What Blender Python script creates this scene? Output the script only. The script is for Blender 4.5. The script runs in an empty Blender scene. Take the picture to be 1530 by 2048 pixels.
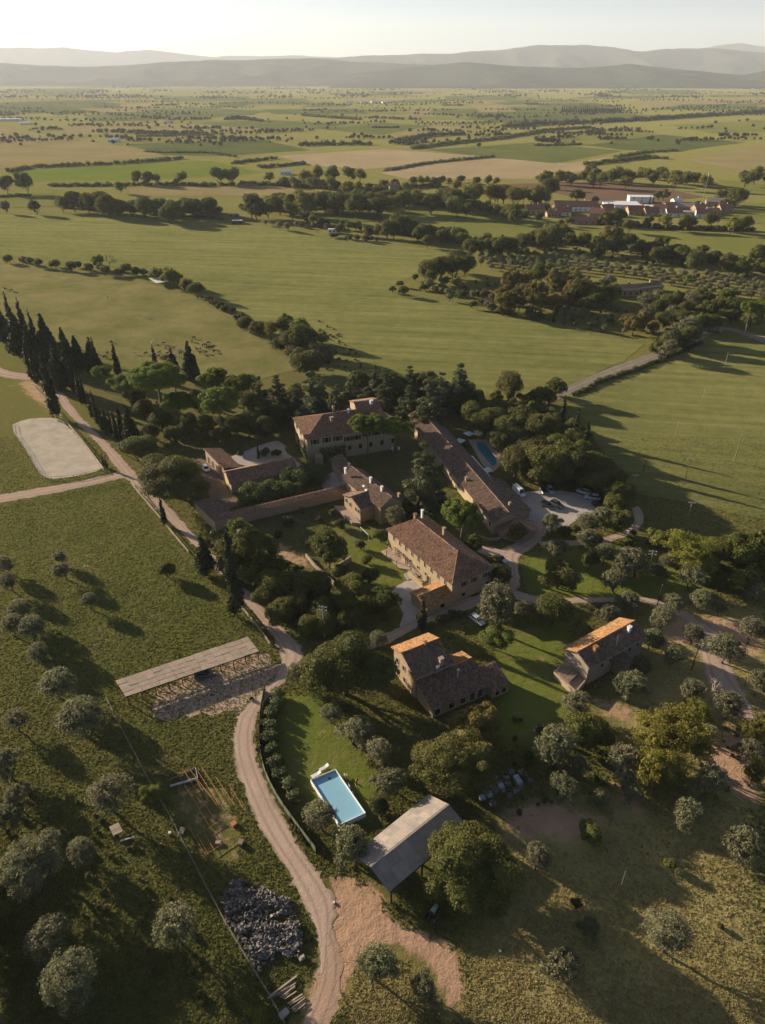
import bpy, math, random
import numpy as np
from mathutils import Vector, Matrix

# ------------------------------------------------------------------ camera, light, exposure
S = bpy.context.scene
COL = S.collection
F = 1422.0; CAM_H = 110.0
PITCH = math.atan((1024 - 150) / F)
cam_d = bpy.data.cameras.new('camera'); cam = bpy.data.objects.new('camera', cam_d); COL.objects.link(cam)
cam.location = (0, 0, CAM_H); cam.rotation_euler = (math.pi / 2 - PITCH, 0, 0)
cam_d.sensor_fit = 'VERTICAL'; cam_d.sensor_height = 24; cam_d.lens = F / 2048 * 24
cam_d.clip_start = 0.5; cam_d.clip_end = 60000
S.camera = cam

SUN_EL = 14.5; SUN_AZ = 303.0          # azimuth clockwise from +Y
W = bpy.data.worlds.new('World'); S.world = W; W.use_nodes = True
wn = W.node_tree; wn.nodes.clear()
wo = wn.nodes.new('ShaderNodeOutputWorld'); wb = wn.nodes.new('ShaderNodeBackground'); sky = wn.nodes.new('ShaderNodeTexSky')
sky.sky_type = 'NISHITA'; sky.sun_disc = False
sky.sun_elevation = math.radians(SUN_EL); sky.sun_rotation = math.radians(SUN_AZ)
sky.air_density = 0.6; sky.dust_density = 0.6; sky.ozone_density = 1.0
wb.inputs[1].default_value = 0.05
wn.links.new(sky.outputs[0], wb.inputs[0]); wn.links.new(wb.outputs[0], wo.inputs[0])
sd = bpy.data.lights.new('sun', 'SUN'); so = bpy.data.objects.new('sun', sd); COL.objects.link(so)
sd.energy = 5.0; sd.angle = math.radians(0.55); sd.color = (1.0, 0.86, 0.67)
_a = math.radians(SUN_AZ); _e = math.radians(SUN_EL)
so.rotation_euler = Vector((-math.sin(_a) * math.cos(_e), -math.cos(_a) * math.cos(_e), -math.sin(_e))).to_track_quat('-Z', 'Y').to_euler()
S.view_settings.view_transform = 'Standard'; S.view_settings.look = 'None'
S.view_settings.gamma = 1; S.view_settings.use_curve_mapping = False
S.view_settings.exposure = 1.40
S.render.engine = 'CYCLES'
S.cycles.use_denoising = True
S.cycles.max_bounces = 5; S.cycles.diffuse_bounces = 2; S.cycles.glossy_bounces = 2
S.cycles.transmission_bounces = 3; S.cycles.volume_bounces = 0; S.cycles.transparent_max_bounces = 6
S.cycles.caustics_reflective = False; S.cycles.caustics_refractive = False

# ------------------------------------------------------------------ helpers
rng = np.random.default_rng(7); random.seed(7)
CP, SP = math.cos(PITCH), math.sin(PITCH)
def G(px, py, z=0.0):
    """point at height z seen at pixel (px, py) of the 1530 x 2048 photograph"""
    x = (px - 765) / F; u = (1024 - py) / F
    d = (x, CP + u * SP, -SP + u * CP)
    t = (z - CAM_H) / d[2]
    return np.array((d[0] * t, d[1] * t, z))
def depth(p): return p[1] * CP + (CAM_H - p[2]) * SP
def GP(pts, z=0.0): return np.array([G(x, y, z) for x, y in pts])

def mesh(name, v, f, mats=None, smooth=False, mi=None):
    """v (N,3); f: array (M,k) or list of arrays with different k"""
    me = bpy.data.meshes.new(name)
    v = np.asarray(v, dtype=np.float32)
    fl = f if isinstance(f, list) else [f]
    fl = [np.asarray(a, dtype=np.int32) for a in fl if len(a)]
    loops = np.concatenate([a.ravel() for a in fl]); counts = np.concatenate([np.full(len(a), a.shape[1], np.int32) for a in fl])
    starts = np.concatenate([[0], np.cumsum(counts)[:-1]]).astype(np.int32)
    me.vertices.add(len(v)); me.vertices.foreach_set('co', v.ravel())
    me.loops.add(len(loops)); me.loops.foreach_set('vertex_index', loops)
    me.polygons.add(len(counts)); me.polygons.foreach_set('loop_start', starts); me.polygons.foreach_set('loop_total', counts)
    if mi is not None: me.polygons.foreach_set('material_index', np.asarray(mi, np.int32))
    me.polygons.foreach_set('use_smooth', np.full(len(counts), smooth))
    for m in (mats or []): me.materials.append(m)
    me.update(calc_edges=True); me.validate()
    return me
def obj(name, me, parent=None, loc=None, **props):
    o = bpy.data.objects.new(name, me); COL.objects.link(o)
    if parent is not None: o.parent = parent
    if loc is not None: o.location = loc
    for k, val in props.items():
        if val is not None: o[k] = val
    return o
def thing(name, label, cat, loc=(0, 0, 0), rotz=0.0, group=None):
    o = bpy.data.objects.new(name, None); COL.objects.link(o)
    o.location = loc; o.rotation_euler = (0, 0, rotz); o.empty_display_size = 0.5
    o['label'] = label; o['category'] = cat
    if group: o['group'] = group
    return o
def tag(o, label, cat, group=None):
    o['label'] = label; o['category'] = cat
    if group: o['group'] = group
    return o
class MB:
    """collects boxes, bars, prisms, tubes into one mesh"""
    def __init__(s): s.v = []; s.f = {3: [], 4: []}; s.n = 0
    def add(s, v, faces):
        v = np.asarray(v, float)
        for q in faces:
            q = [i + s.n for i in q]
            if len(q) in (3, 4): s.f[len(q)].append(q)
            else:
                s.f.setdefault(len(q), []).append(q)
        s.v.append(v); s.n += len(v)
    def box(s, c, size, ax=None):
        x, y, z = [a / 2 for a in size]
        v = np.array([(i, j, k) for i in (-x, x) for j in (-y, y) for k in (-z, z)])
        if ax is not None: v = v @ np.asarray(ax)
        s.add(v + np.asarray(c, float), [(0, 1, 3, 2), (4, 6, 7, 5), (0, 4, 5, 1), (2, 3, 7, 6), (0, 2, 6, 4), (1, 5, 7, 3)])
    def bar(s, a, b, w, h=None):
        a = np.asarray(a, float); b = np.asarray(b, float); d = b - a; L = np.linalg.norm(d); x = d / L
        up = np.array((0, 0, 1.0)) if abs(x[2]) < 0.95 else np.array((0, 1.0, 0))
        y = np.cross(up, x); y /= np.linalg.norm(y); z = np.cross(x, y)
        s.box((a + b) / 2, (L, w, h or w), np.array((x, y, z)))
    def tube(s, a, b, r0, r1, n=6):
        a = np.asarray(a, float); b = np.asarray(b, float); d = b - a; x = d / np.linalg.norm(d)
        up = np.array((0, 0, 1.0)) if abs(x[2]) < 0.9 else np.array((0, 1.0, 0))
        y = np.cross(up, x); y /= np.linalg.norm(y); z = np.cross(x, y)
        t = np.arange(n) * 2 * math.pi / n; ring = np.cos(t)[:, None] * y + np.sin(t)[:, None] * z
        v = np.concatenate([a + ring * r0, b + ring * r1])
        s.add(v, [(i, (i + 1) % n, n + (i + 1) % n, n + i) for i in range(n)] + [tuple(range(n))[::-1], tuple(range(n, 2 * n))])
    def loft(s, rings):
        n = len(rings[0]); v = np.concatenate([np.asarray(r, float) for r in rings]); fs = []
        for k in range(len(rings) - 1):
            fs += [(k * n + i, k * n + (i + 1) % n, (k + 1) * n + (i + 1) % n, (k + 1) * n + i) for i in range(n)]
        fs += [tuple(range(n))[::-1], tuple(range((len(rings) - 1) * n, len(rings) * n))]
        s.add(v, fs)
    def prism(s, poly, down):
        """closed slab: polygon of 3-D points, pushed by vector down"""
        p = np.asarray(poly, float); n = len(p); v = np.concatenate([p, p + np.asarray(down, float)])
        s.add(v, [tuple(range(n)), tuple(range(n, 2 * n))[::-1]] + [(i, n + i, n + (i + 1) % n, (i + 1) % n) for i in range(n)])
    def me(s, name, mats, smooth=False):
        m = mesh(name, np.concatenate(s.v), [np.array(a) for k, a in s.f.items() if a], mats, smooth)
        return m
    def build(s, name, mat, parent=None, loc=None, smooth=False, **p):
        return obj(name, s.me(name, [mat], smooth), parent, loc, **p)

# ------------------------------------------------------------------ materials
def nmat(name):
    m = bpy.data.materials.new(name); m.use_nodes = True; nt = m.node_tree; nt.nodes.clear()
    out = nt.nodes.new('ShaderNodeOutputMaterial'); b = nt.nodes.new('ShaderNodeBsdfPrincipled')
    nt.links.new(b.outputs[0], out.inputs[0]); return m, nt, b, out
def N(nt, t, **kw):
    n = nt.nodes.new(t)
    for k, v in kw.items():
        if k.startswith('i_'): n.inputs[k[2:]].default_value = v
        else: setattr(n, k, v)
    return n
ALB = 0.9
def mixc(nt, a, b, fac, mode='MIX'):
    n = nt.nodes.new('ShaderNodeMix'); n.data_type = 'RGBA'; n.blend_type = mode; n.clamp_factor = True
    for sock, val in ((n.inputs[6], a), (n.inputs[7], b), (n.inputs[0], fac)):
        if hasattr(val, 'links') or hasattr(val, 'is_linked'): nt.links.new(val, sock)
        elif isinstance(val, (int, float)): sock.default_value = val
        else: sock.default_value = (*[x * ALB for x in val], 1)
    return n.outputs[2]
def ramp(nt, fac, lo, hi):
    n = N(nt, 'ShaderNodeMapRange'); n.inputs[1].default_value = lo; n.inputs[2].default_value = hi; nt.links.new(fac, n.inputs[0]); return n.outputs[0]
def math_(nt, op, a, b):
    n = N(nt, 'ShaderNodeMath', operation=op)
    for s_, v in ((n.inputs[0], a), (n.inputs[1], b)):
        if isinstance(v, (int, float)): s_.default_value = v
        else: nt.links.new(v, s_)
    return n.outputs[0]
def noise(nt, scale, detail=4, rough=0.6, vec=None, dist=0.0):
    n = N(nt, 'ShaderNodeTexNoise'); n.inputs['Scale'].default_value = scale; n.inputs['Detail'].default_value = detail
    n.inputs['Roughness'].default_value = rough; n.inputs['Distortion'].default_value = dist
    if vec is not None: nt.links.new(vec, n.inputs['Vector'])
    return n.outputs[0]
def wpos(nt): return N(nt, 'ShaderNodeNewGeometry').outputs['Position']
def bump(nt, b, h, dist, strength=1.0):
    n = N(nt, 'ShaderNodeBump'); n.inputs['Strength'].default_value = strength; n.inputs['Distance'].default_value = dist
    nt.links.new(h, n.inputs['Height']); nt.links.new(n.outputs[0], b.inputs['Normal'])
def simple(name, c1, c2=None, scale=1.5, rough=0.8, metal=0.0, bmp=0.0, spec=0.3, island=0.0, obj_rand=0.0):
    m, nt, b, _ = nmat(name); p = wpos(nt)
    c2 = c2 or c1
    f = ramp(nt, noise(nt, scale, 5, 0.65, p), 0.3, 0.7)
    col = mixc(nt, c1, c2, f)
    if island or obj_rand:
        r = N(nt, 'ShaderNodeNewGeometry').outputs['Random Per Island'] if island else N(nt, 'ShaderNodeObjectInfo').outputs['Random']
        h = N(nt, 'ShaderNodeHueSaturation'); k = island or obj_rand
        v = N(nt, 'ShaderNodeMapRange'); v.inputs[3].default_value = 1 - k; v.inputs[4].default_value = 1 + k; nt.links.new(r, v.inputs[0])
        nt.links.new(v.outputs[0], h.inputs['Value']); nt.links.new(col, h.inputs['Color']); col = h.outputs[0]
    nt.links.new(col, b.inputs['Base Color']); b.inputs['Roughness'].default_value = rough; b.inputs['Metallic'].default_value = metal
    b.inputs['Specular IOR Level'].default_value = spec
    if bmp: bump(nt, b, noise(nt, scale * 6, 4, 0.7, p), bmp)
    return m
def leafmat(name, c1, c2, trans=0.35, var=0.35):
    if name in ('holm_oak_leaves', 'broadleaf_leaves', 'acacia_leaves', 'pine_needles', 'cedar_needles', 'laurel_leaves'): c1 = tuple(x * 1.25 for x in c1); c2 = tuple(x * 1.35 for x in c2)
    m, nt, b, out = nmat(name)
    g = N(nt, 'ShaderNodeNewGeometry'); oi = N(nt, 'ShaderNodeObjectInfo')
    col = mixc(nt, c1, c2, g.outputs['Random Per Island'])
    h = N(nt, 'ShaderNodeHueSaturation')
    v = N(nt, 'ShaderNodeMapRange'); v.inputs[3].default_value = 1 - var; v.inputs[4].default_value = 1 + var; nt.links.new(oi.outputs['Random'], v.inputs[0])
    hu = N(nt, 'ShaderNodeMapRange'); hu.inputs[3].default_value = 0.485; hu.inputs[4].default_value = 0.515
    nt.links.new(math_(nt, 'FRACT', math_(nt, 'MULTIPLY', oi.outputs['Random'], 7.31), 0), hu.inputs[0])
    nt.links.new(v.outputs[0], h.inputs['Value']); nt.links.new(hu.outputs[0], h.inputs['Hue']); nt.links.new(col, h.inputs['Color'])
    nt.links.new(h.outputs[0], b.inputs['Base Color']); b.inputs['Roughness'].default_value = 0.7; b.inputs['Specular IOR Level'].default_value = 0.15
    tr = N(nt, 'ShaderNodeBsdfTranslucent'); mx = N(nt, 'ShaderNodeMixShader'); mx.inputs[0].default_value = trans
    nt.links.new(h.outputs[0], tr.inputs[0]); nt.links.new(b.outputs[0], mx.inputs[1]); nt.links.new(tr.outputs[0], mx.inputs[2]); nt.links.new(mx.outputs[0], out.inputs[0])
    return m
def fieldmat(name, c1, c2, ang, row, rowamt=0.35, big=0.012, bmp=0.25, sheen=0.30):
    """crop or stubble: large patches plus rows"""
    m, nt, b, _ = nmat(name); p = wpos(nt)
    mp = N(nt, 'ShaderNodeMapping'); mp.inputs['Rotation'].default_value = (0, 0, ang); nt.links.new(p, mp.inputs[0])
    st = N(nt, 'ShaderNodeMapping'); st.inputs['Scale'].default_value = (0.06, 1, 1); nt.links.new(mp.outputs[0], st.inputs[0])
    rows = noise(nt, 1.0 / row, 3, 0.6, st.outputs[0])
    f = math_(nt, 'ADD', math_(nt, 'MULTIPLY', noise(nt, big, 6, 0.65, p), 1 - rowamt), math_(nt, 'MULTIPLY', rows, rowamt))
    nt.links.new(mixc(nt, c1, c2, ramp(nt, f, 0.36, 0.64)), b.inputs['Base Color'])
    b.inputs['Roughness'].default_value = 0.95; b.inputs['Specular IOR Level'].default_value = 0.0
    if sheen: nt.links.new(math_(nt, 'MULTIPLY', math_(nt, 'ADD', ramp(nt, f, 0.3, 0.7), ramp(nt, noise(nt, 0.16, 6, 0.85, p), 0.35, 0.65)), sheen), b.inputs['Sheen Weight']); b.inputs['Sheen Roughness'].default_value = 0.6; nt.links.new(mixc(nt, tuple(x * 2.6 for x in c2), tuple(x * 2.0 for x in c1), 0.4), b.inputs['Sheen Tint'])
    bump(nt, b, noise(nt, 0.8, 5, 0.75, p), bmp, 0.8)
    return m

M = {}
M['tile'] = simple('roof_tile', (0.33, 0.175, 0.105), (0.225, 0.150, 0.108), 0.8, 0.9, island=0.45, spec=0.1)
M['tile_brown'] = simple('roof_tile_brown', (0.25, 0.140, 0.095), (0.17, 0.118, 0.09), 0.6, 0.9, island=0.5, spec=0.1)
M['tile_grey'] = simple('roof_tile_weathered', (0.24, 0.145, 0.10), (0.165, 0.122, 0.095), 0.7, 0.9, island=0.45, spec=0.1)  # weathered roofs, and slopes away from the sun with shade put into colour
M['tile_new'] = simple('roof_tile_orange', (0.42, 0.215, 0.09), (0.33, 0.185, 0.09), 0.8, 0.9, island=0.4, spec=0.1)  # orange tiles; on some roofs also sunlight painted on the sunward slope
M['tile_far'] = simple('roof_far', (0.34, 0.15, 0.09), (0.27, 0.13, 0.09), 0.3, 0.9, obj_rand=0.2)
M['plaster'] = simple('wall_plaster', (0.47, 0.345, 0.21), (0.35, 0.265, 0.17), 0.5, 0.95, bmp=0.04, spec=0.1)
M['stone'] = simple('wall_stone', (0.47, 0.325, 0.205), (0.33, 0.235, 0.155), 1.6, 0.95, bmp=0.10, spec=0.1)
M['stone_grey'] = simple('wall_stone_grey', (0.44, 0.345, 0.255), (0.30, 0.245, 0.19), 1.8, 0.95, bmp=0.10, spec=0.1)
M['white'] = simple('white_paint', (0.80, 0.78, 0.75), (0.72, 0.70, 0.66), 0.7, 0.6)
M['cloth'] = simple('white_cloth', (0.75, 0.73, 0.69), (0.66, 0.64, 0.60), 0.6, 0.9)
M['glass'] = simple('dark_glass', (0.012, 0.013, 0.015), None, 1, 0.12, spec=0.5)
M['shutter'] = simple('shutter_wood', (0.075, 0.045, 0.03), (0.05, 0.035, 0.025), 2, 0.8)
M['trim'] = simple('window_stone', (0.46, 0.40, 0.31), (0.38, 0.33, 0.26), 2, 0.9)
M['wood'] = simple('grey_wood', (0.26, 0.20, 0.14), (0.17, 0.13, 0.095), 1.5, 0.9, obj_rand=0.25)
M['wood_pale'] = simple('pale_wood', (0.50, 0.39, 0.27), (0.38, 0.30, 0.21), 1.5, 0.9, obj_rand=0.2)
M['wood_dark'] = simple('dark_wood', (0.06, 0.045, 0.035), (0.04, 0.032, 0.026), 2, 0.9)
M['bark'] = simple('bark', (0.11, 0.08, 0.055), (0.06, 0.045, 0.035), 3, 0.95, bmp=0.05)
M['bark_pine'] = simple('bark_pine', (0.22, 0.155, 0.11), (0.13, 0.095, 0.07), 3, 0.95, bmp=0.05)
M['reed'] = simple('reed_mat', (0.50, 0.37, 0.27), (0.38, 0.29, 0.215), 1.3, 0.95, obj_rand=0.12, bmp=0.05)
M['metalroof'] = simple('fibre_cement', (0.37, 0.30, 0.24), (0.25, 0.215, 0.19), 0.9, 0.85, obj_rand=0.16)
M['rust'] = simple('rusty_pipe', (0.50, 0.22, 0.10), (0.38, 0.16, 0.08), 3, 0.85)
M['concrete'] = simple('concrete', (0.38, 0.35, 0.30), (0.28, 0.26, 0.23), 1.2, 0.9, bmp=0.02)
M['paving'] = simple('paving', (0.46, 0.33, 0.25), (0.36, 0.27, 0.21), 0.9, 0.95, obj_rand=0.1)
M['green_net'] = simple('green_shade_net', (0.10, 0.13, 0.07), (0.14, 0.15, 0.09), 0.8, 0.95)
M['wire'] = simple('galvanised_wire', (0.40, 0.36, 0.30), None, 1, 0.6, metal=0.3)
M['black'] = simple('black_rubber', (0.015, 0.015, 0.015), None, 1, 0.8)
M['horse'] = simple('horse_coat', (0.045, 0.028, 0.02), (0.03, 0.02, 0.016), 2, 0.7)
M['horse_bay'] = simple('horse_bay_coat', (0.16, 0.075, 0.035), (0.12, 0.06, 0.03), 2, 0.7)
M['horse_grey'] = simple('horse_white_coat', (0.60, 0.56, 0.50), (0.5, 0.46, 0.41), 2, 0.7)
M['rubble'] = simple('rubble_stone', (0.24, 0.20, 0.17), (0.055, 0.05, 0.05), 0.8, 0.8, island=0.7, spec=0.4)
M['liner'] = simple('pool_liner', (0.8, 0.8, 0.8), (0.72, 0.74, 0.76), 1, 0.5)
M['lamp_globe'] = simple('lamp_globe', (0.7, 0.68, 0.62), None, 1, 0.3)
def water(name, c, rough=0.04):
    m, nt, b, _ = nmat(name); p = wpos(nt)
    nt.links.new(mixc(nt, c, tuple(x * 0.9 for x in c), noise(nt, 0.8, 3, 0.5, p)), b.inputs['Base Color'])
    b.inputs['Roughness'].default_value = rough; b.inputs['Specular IOR Level'].default_value = 0.3
    bump(nt, b, noise(nt, 3.0, 3, 0.5, p), 0.01, 0.4); return m
M['water_blue'] = water('pool_water_blue', (0.30, 0.55, 0.68))
M['water_teal'] = water('pool_water_teal', (0.045, 0.21, 0.25))
def carpaint(name, c):
    m, nt, b, _ = nmat(name); b.inputs['Base Color'].default_value = (*c, 1); b.inputs['Roughness'].default_value = 0.28; b.inputs['Metallic'].default_value = 0.1
    b.inputs['Coat Weight'].default_value = 0.5; return m
# leaves
LM = dict(
    olive=leafmat('olive_leaves', (0.150, 0.148, 0.070), (0.26, 0.245, 0.135), 0.35, 0.18),
    oak=leafmat('holm_oak_leaves', (0.066, 0.074, 0.016), (0.135, 0.126, 0.033), 0.3, 0.16),
    broad=leafmat('broadleaf_leaves', (0.080, 0.095, 0.020), (0.145, 0.145, 0.034), 0.4, 0.28),
    acacia=leafmat('acacia_leaves', (0.115, 0.120, 0.020), (0.20, 0.18, 0.035), 0.45, 0.15),
    autumn=leafmat('autumn_leaves', (0.165, 0.135, 0.036), (0.230, 0.185, 0.052), 0.4, 0.12),
    pine=leafmat('pine_needles', (0.085, 0.112, 0.016), (0.155, 0.175, 0.030), 0.35, 0.12),
    cypress=leafmat('cypress_leaves', (0.026, 0.034, 0.013), (0.048, 0.055, 0.020), 0.15, 0.2),
    cedar=leafmat('cedar_needles', (0.050, 0.062, 0.024), (0.092, 0.098, 0.040), 0.25, 0.15),
    shrub=leafmat('shrub_leaves', (0.075, 0.085, 0.026), (0.135, 0.130, 0.045), 0.35, 0.3),
    flower=leafmat('oleander_leaves', (0.085, 0.105, 0.035), (0.20, 0.21, 0.10), 0.35, 0.15),
    laurel=leafmat('laurel_leaves', (0.060, 0.085, 0.022), (0.115, 0.130, 0.042), 0.35, 0.15),
    dry=leafmat('dry_scrub', (0.16, 0.11, 0.06), (0.11, 0.085, 0.045), 0.3, 0.2),
    conifer=leafmat('conifer_needles', (0.028, 0.036, 0.014), (0.055, 0.060, 0.022), 0.15, 0.2),
    straw=leafmat('straw_blades', (0.37, 0.315, 0.115), (0.45, 0.375, 0.15), 0.45, 0.0),
    grass=leafmat('grass_blades', (0.138, 0.155, 0.034), (0.235, 0.205, 0.066), 0.5, 0.0),
)
# ------------------------------------------------------------------ the ground and everything flat on it
def inpoly(P, poly):
    x, y = P[:, 0], P[:, 1]; ins = np.zeros(len(P), bool); n = len(poly)
    for i in range(n):
        x1, y1 = poly[i][:2]; x2, y2 = poly[(i + 1) % n][:2]
        if y1 == y2: continue
        c = ((y1 > y) != (y2 > y)) & (x < (x2 - x1) * (y - y1) / (y2 - y1) + x1); ins ^= c
    return ins
def axis(lo, hi, step, far_lo, far_hi, ratio=1.18):
    a = list(np.arange(lo, hi + 1e-6, step)); s = step; b = a[-1]
    while b < far_hi: s *= ratio; b += s; a.append(min(b, far_hi))
    s = step; b = a[0]; pre = []
    while b > far_lo: s *= ratio; b -= s; pre.append(max(b, far_lo))
    return np.array(pre[::-1] + a)
gx = axis(-150, 200, 1.4, -26000, 26000); gy = axis(36, 420, 1.4, -400, 26000)
GX, GY = np.meshgrid(gx, gy); gv = np.stack([GX.ravel(), GY.ravel(), np.zeros(GX.size)], 1)
nx, ny = len(gx), len(gy)
idx = np.arange(nx * ny).reshape(ny, nx)
gf = np.stack([idx[:-1, :-1], idx[:-1, 1:], idx[1:, 1:], idx[1:, :-1]], -1).reshape(-1, 4)
def mask(polys, blur=3, amt=1.0):
    m = np.zeros(len(gv))
    for p in polys: m = np.maximum(m, inpoly(gv, GP(p)).astype(float))
    m = m.reshape(ny, nx)
    for _ in range(blur):
        q = np.pad(m, 1, mode='edge'); m = (q[:-2, 1:-1] + q[2:, 1:-1] + q[1:-1, :-2] + q[1:-1, 2:] + 2 * m) / 6
    return m.ravel() * amt
DIRT = [  # bare red-brown earth, pixel outlines
 [(618,1715),(655,1742),(700,1752),(760,1770),(777,1786),(770,1834),(814,1852),(876,1874),(920,1893),(912,1918),(926,1951),(930,1990),(920,2048),(885,2048),(888,1988),(866,1944),(840,1911),(799,1896),(759,1893),(718,1904),(704,1940),(689,1988),(667,2024),(656,2060),(590,2060),(610,2006),(634,1962),(640,1918),(665,1850),(672,1790),(640,1745)],
 [(1000,1620),(1060,1600),(1130,1590),(1230,1650),(1180,1700),(1080,1680),(1010,1690)],
 [(1170,1600),(1260,1640),(1300,1650),(1240,1610)],
 [(1380,1480),(1480,1450),(1530,1500),(1530,1620),(1450,1600),(1400,1530)],
 [(1290,1240),(1360,1225),(1530,1240),(1530,1330),(1440,1300),(1330,1290)],
 [(1160,1385),(1240,1400),(1300,1440),(1290,1460),(1190,1430)],
 [(540,1090),(560,1080),(640,1130),(630,1150),(560,1120)],
 [(30,765),(70,755),(110,800),(115,830),(60,800)],
 [(1200,1540),(1320,1610),(1290,1640),(1190,1570)],
 [(790,1185),(850,1160),(850,1230),(815,1245)],
]
DRY = [  # sun-bleached grass
 [(920,2060),(930,1880),(1010,1780),(1000,1650),(1150,1560),(1300,1600),(1530,1560),(1560,2060)],
 [(640,2060),(720,1900),(800,1890),(900,2060)],
 [(1300,1210),(1540,1190),(1540,1560),(1300,1560),(1220,1420)],
]
LUSH = [
 [(240,960),(560,1310),(230,1400),(0,1300),(0,1010)],
 [(520,1380),(640,1400),(760,1560),(720,1620),(640,1700),(560,1560)],
 [(640,1050),(780,1060),(830,1160),(720,1150)],
 [(1000,1280),(1140,1240),(1130,1440),(1000,1480)],
 [(240,1420),(470,1440),(470,1560),(320,1560)],
 [(0,640),(40,690),(30,740),(0,720)],
 [(1040,1110),(1400,1100),(1530,1180),(1300,1195),(1060,1190)],
]
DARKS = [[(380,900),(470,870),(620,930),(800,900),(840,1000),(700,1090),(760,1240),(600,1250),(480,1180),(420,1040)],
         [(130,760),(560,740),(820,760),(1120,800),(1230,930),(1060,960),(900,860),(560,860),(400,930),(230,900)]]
WORN = [[(330,1560),(480,1560),(520,1680),(490,1740),(430,1740),(340,1640)]]
LAWN = [[(555,1385),(640,1385),(760,1560),(745,1650),(650,1610),(590,1565)],[(650,1040),(770,1055),(835,1160),(740,1180),(640,1120)],[(990,1270),(1140,1235),(1150,1440),(1010,1500)],[(1045,1105),(1200,1090),(1420,1110),(1420,1190),(1060,1195)]]
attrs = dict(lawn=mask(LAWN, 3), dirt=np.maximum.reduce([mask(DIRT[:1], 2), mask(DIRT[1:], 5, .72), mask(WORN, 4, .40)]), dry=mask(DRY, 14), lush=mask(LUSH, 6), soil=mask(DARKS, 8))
m, nt, b, _ = nmat('ground_grass'); P_ = wpos(nt)
def at_(n): return N(nt, 'ShaderNodeAttribute', attribute_name=n).outputs['Fac']
n1 = noise(nt, 0.035, 6, 0.65, P_, 0.4); n2 = noise(nt, 0.55, 5, 0.7, P_); n3 = noise(nt, 2.6, 4, 0.75, P_)
grass = mixc(nt, (0.100, 0.106, 0.026), (0.150, 0.135, 0.042), ramp(nt, n1, 0.35, 0.65))
dryc = mixc(nt, (0.310, 0.245, 0.100), (0.225, 0.195, 0.068), ramp(nt, n1, 0.3, 0.7))
grass = mixc(nt, grass, dryc, ramp(nt, math_(nt, 'ADD', math_(nt, 'MULTIPLY', at_('dry'), 0.8), math_(nt, 'MULTIPLY', n2, 0.5)), 0.25, 1.0))
grass = mixc(nt, grass, (0.085, 0.106, 0.020), math_(nt, 'MULTIPLY', at_('lush'), 0.6))
grass = mixc(nt, grass, (0.105, 0.130, 0.022), math_(nt, 'MULTIPLY', at_('lawn'), 0.85))
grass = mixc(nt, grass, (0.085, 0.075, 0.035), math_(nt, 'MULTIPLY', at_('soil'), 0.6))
dirtc = mixc(nt, (0.46, 0.275, 0.175), (0.36, 0.225, 0.15), ramp(nt, noise(nt, 0.35, 6, 0.7, P_), 0.35, 0.65))
spots = ramp(nt, math_(nt, 'ADD', noise(nt, 0.16, 7, 0.72, P_), math_(nt, 'MULTIPLY', at_('dry'), 0.015)), 0.585, 0.66)
grass = mixc(nt, grass, (0.235, 0.160, 0.090), math_(nt, 'MULTIPLY', spots, 0.8))
worn = ramp(nt, noise(nt, 0.07, 7, 0.75, P_, 0.6), 0.50, 0.68); grass = mixc(nt, grass, (0.165, 0.130, 0.060), math_(nt, 'MULTIPLY', worn, 0.65))
col = mixc(nt, grass, dirtc, ramp(nt, math_(nt, 'ADD', at_('dirt'), math_(nt, 'MULTIPLY', math_(nt, 'SUBTRACT', n2, 0.5), 1.3)), 0.4, 0.62))
h = N(nt, 'ShaderNodeHueSaturation'); nt.links.new(col, h.inputs['Color'])
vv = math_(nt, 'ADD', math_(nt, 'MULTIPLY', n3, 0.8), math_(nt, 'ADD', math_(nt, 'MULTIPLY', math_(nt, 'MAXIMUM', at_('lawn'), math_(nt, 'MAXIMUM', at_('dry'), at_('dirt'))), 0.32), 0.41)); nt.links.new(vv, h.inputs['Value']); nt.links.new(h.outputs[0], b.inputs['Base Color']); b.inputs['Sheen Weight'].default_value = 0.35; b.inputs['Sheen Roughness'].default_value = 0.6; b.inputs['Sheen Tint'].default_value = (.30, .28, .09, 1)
b.inputs['Roughness'].default_value = 1.0; b.inputs['Specular IOR Level'].default_value = 0.0
bump(nt, b, math_(nt, 'ADD', math_(nt, 'MULTIPLY', n2, 1.0), math_(nt, 'MULTIPLY', n3, 0.35)), 0.30, 0.9)
M['ground'] = m
me = mesh('ground', gv, gf, [m])
for k, a in attrs.items():
    at = me.attributes.new(k, 'FLOAT', 'POINT'); at.data.foreach_set('value', a.astype(np.float32))
obj('ground', me, kind='structure')

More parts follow.
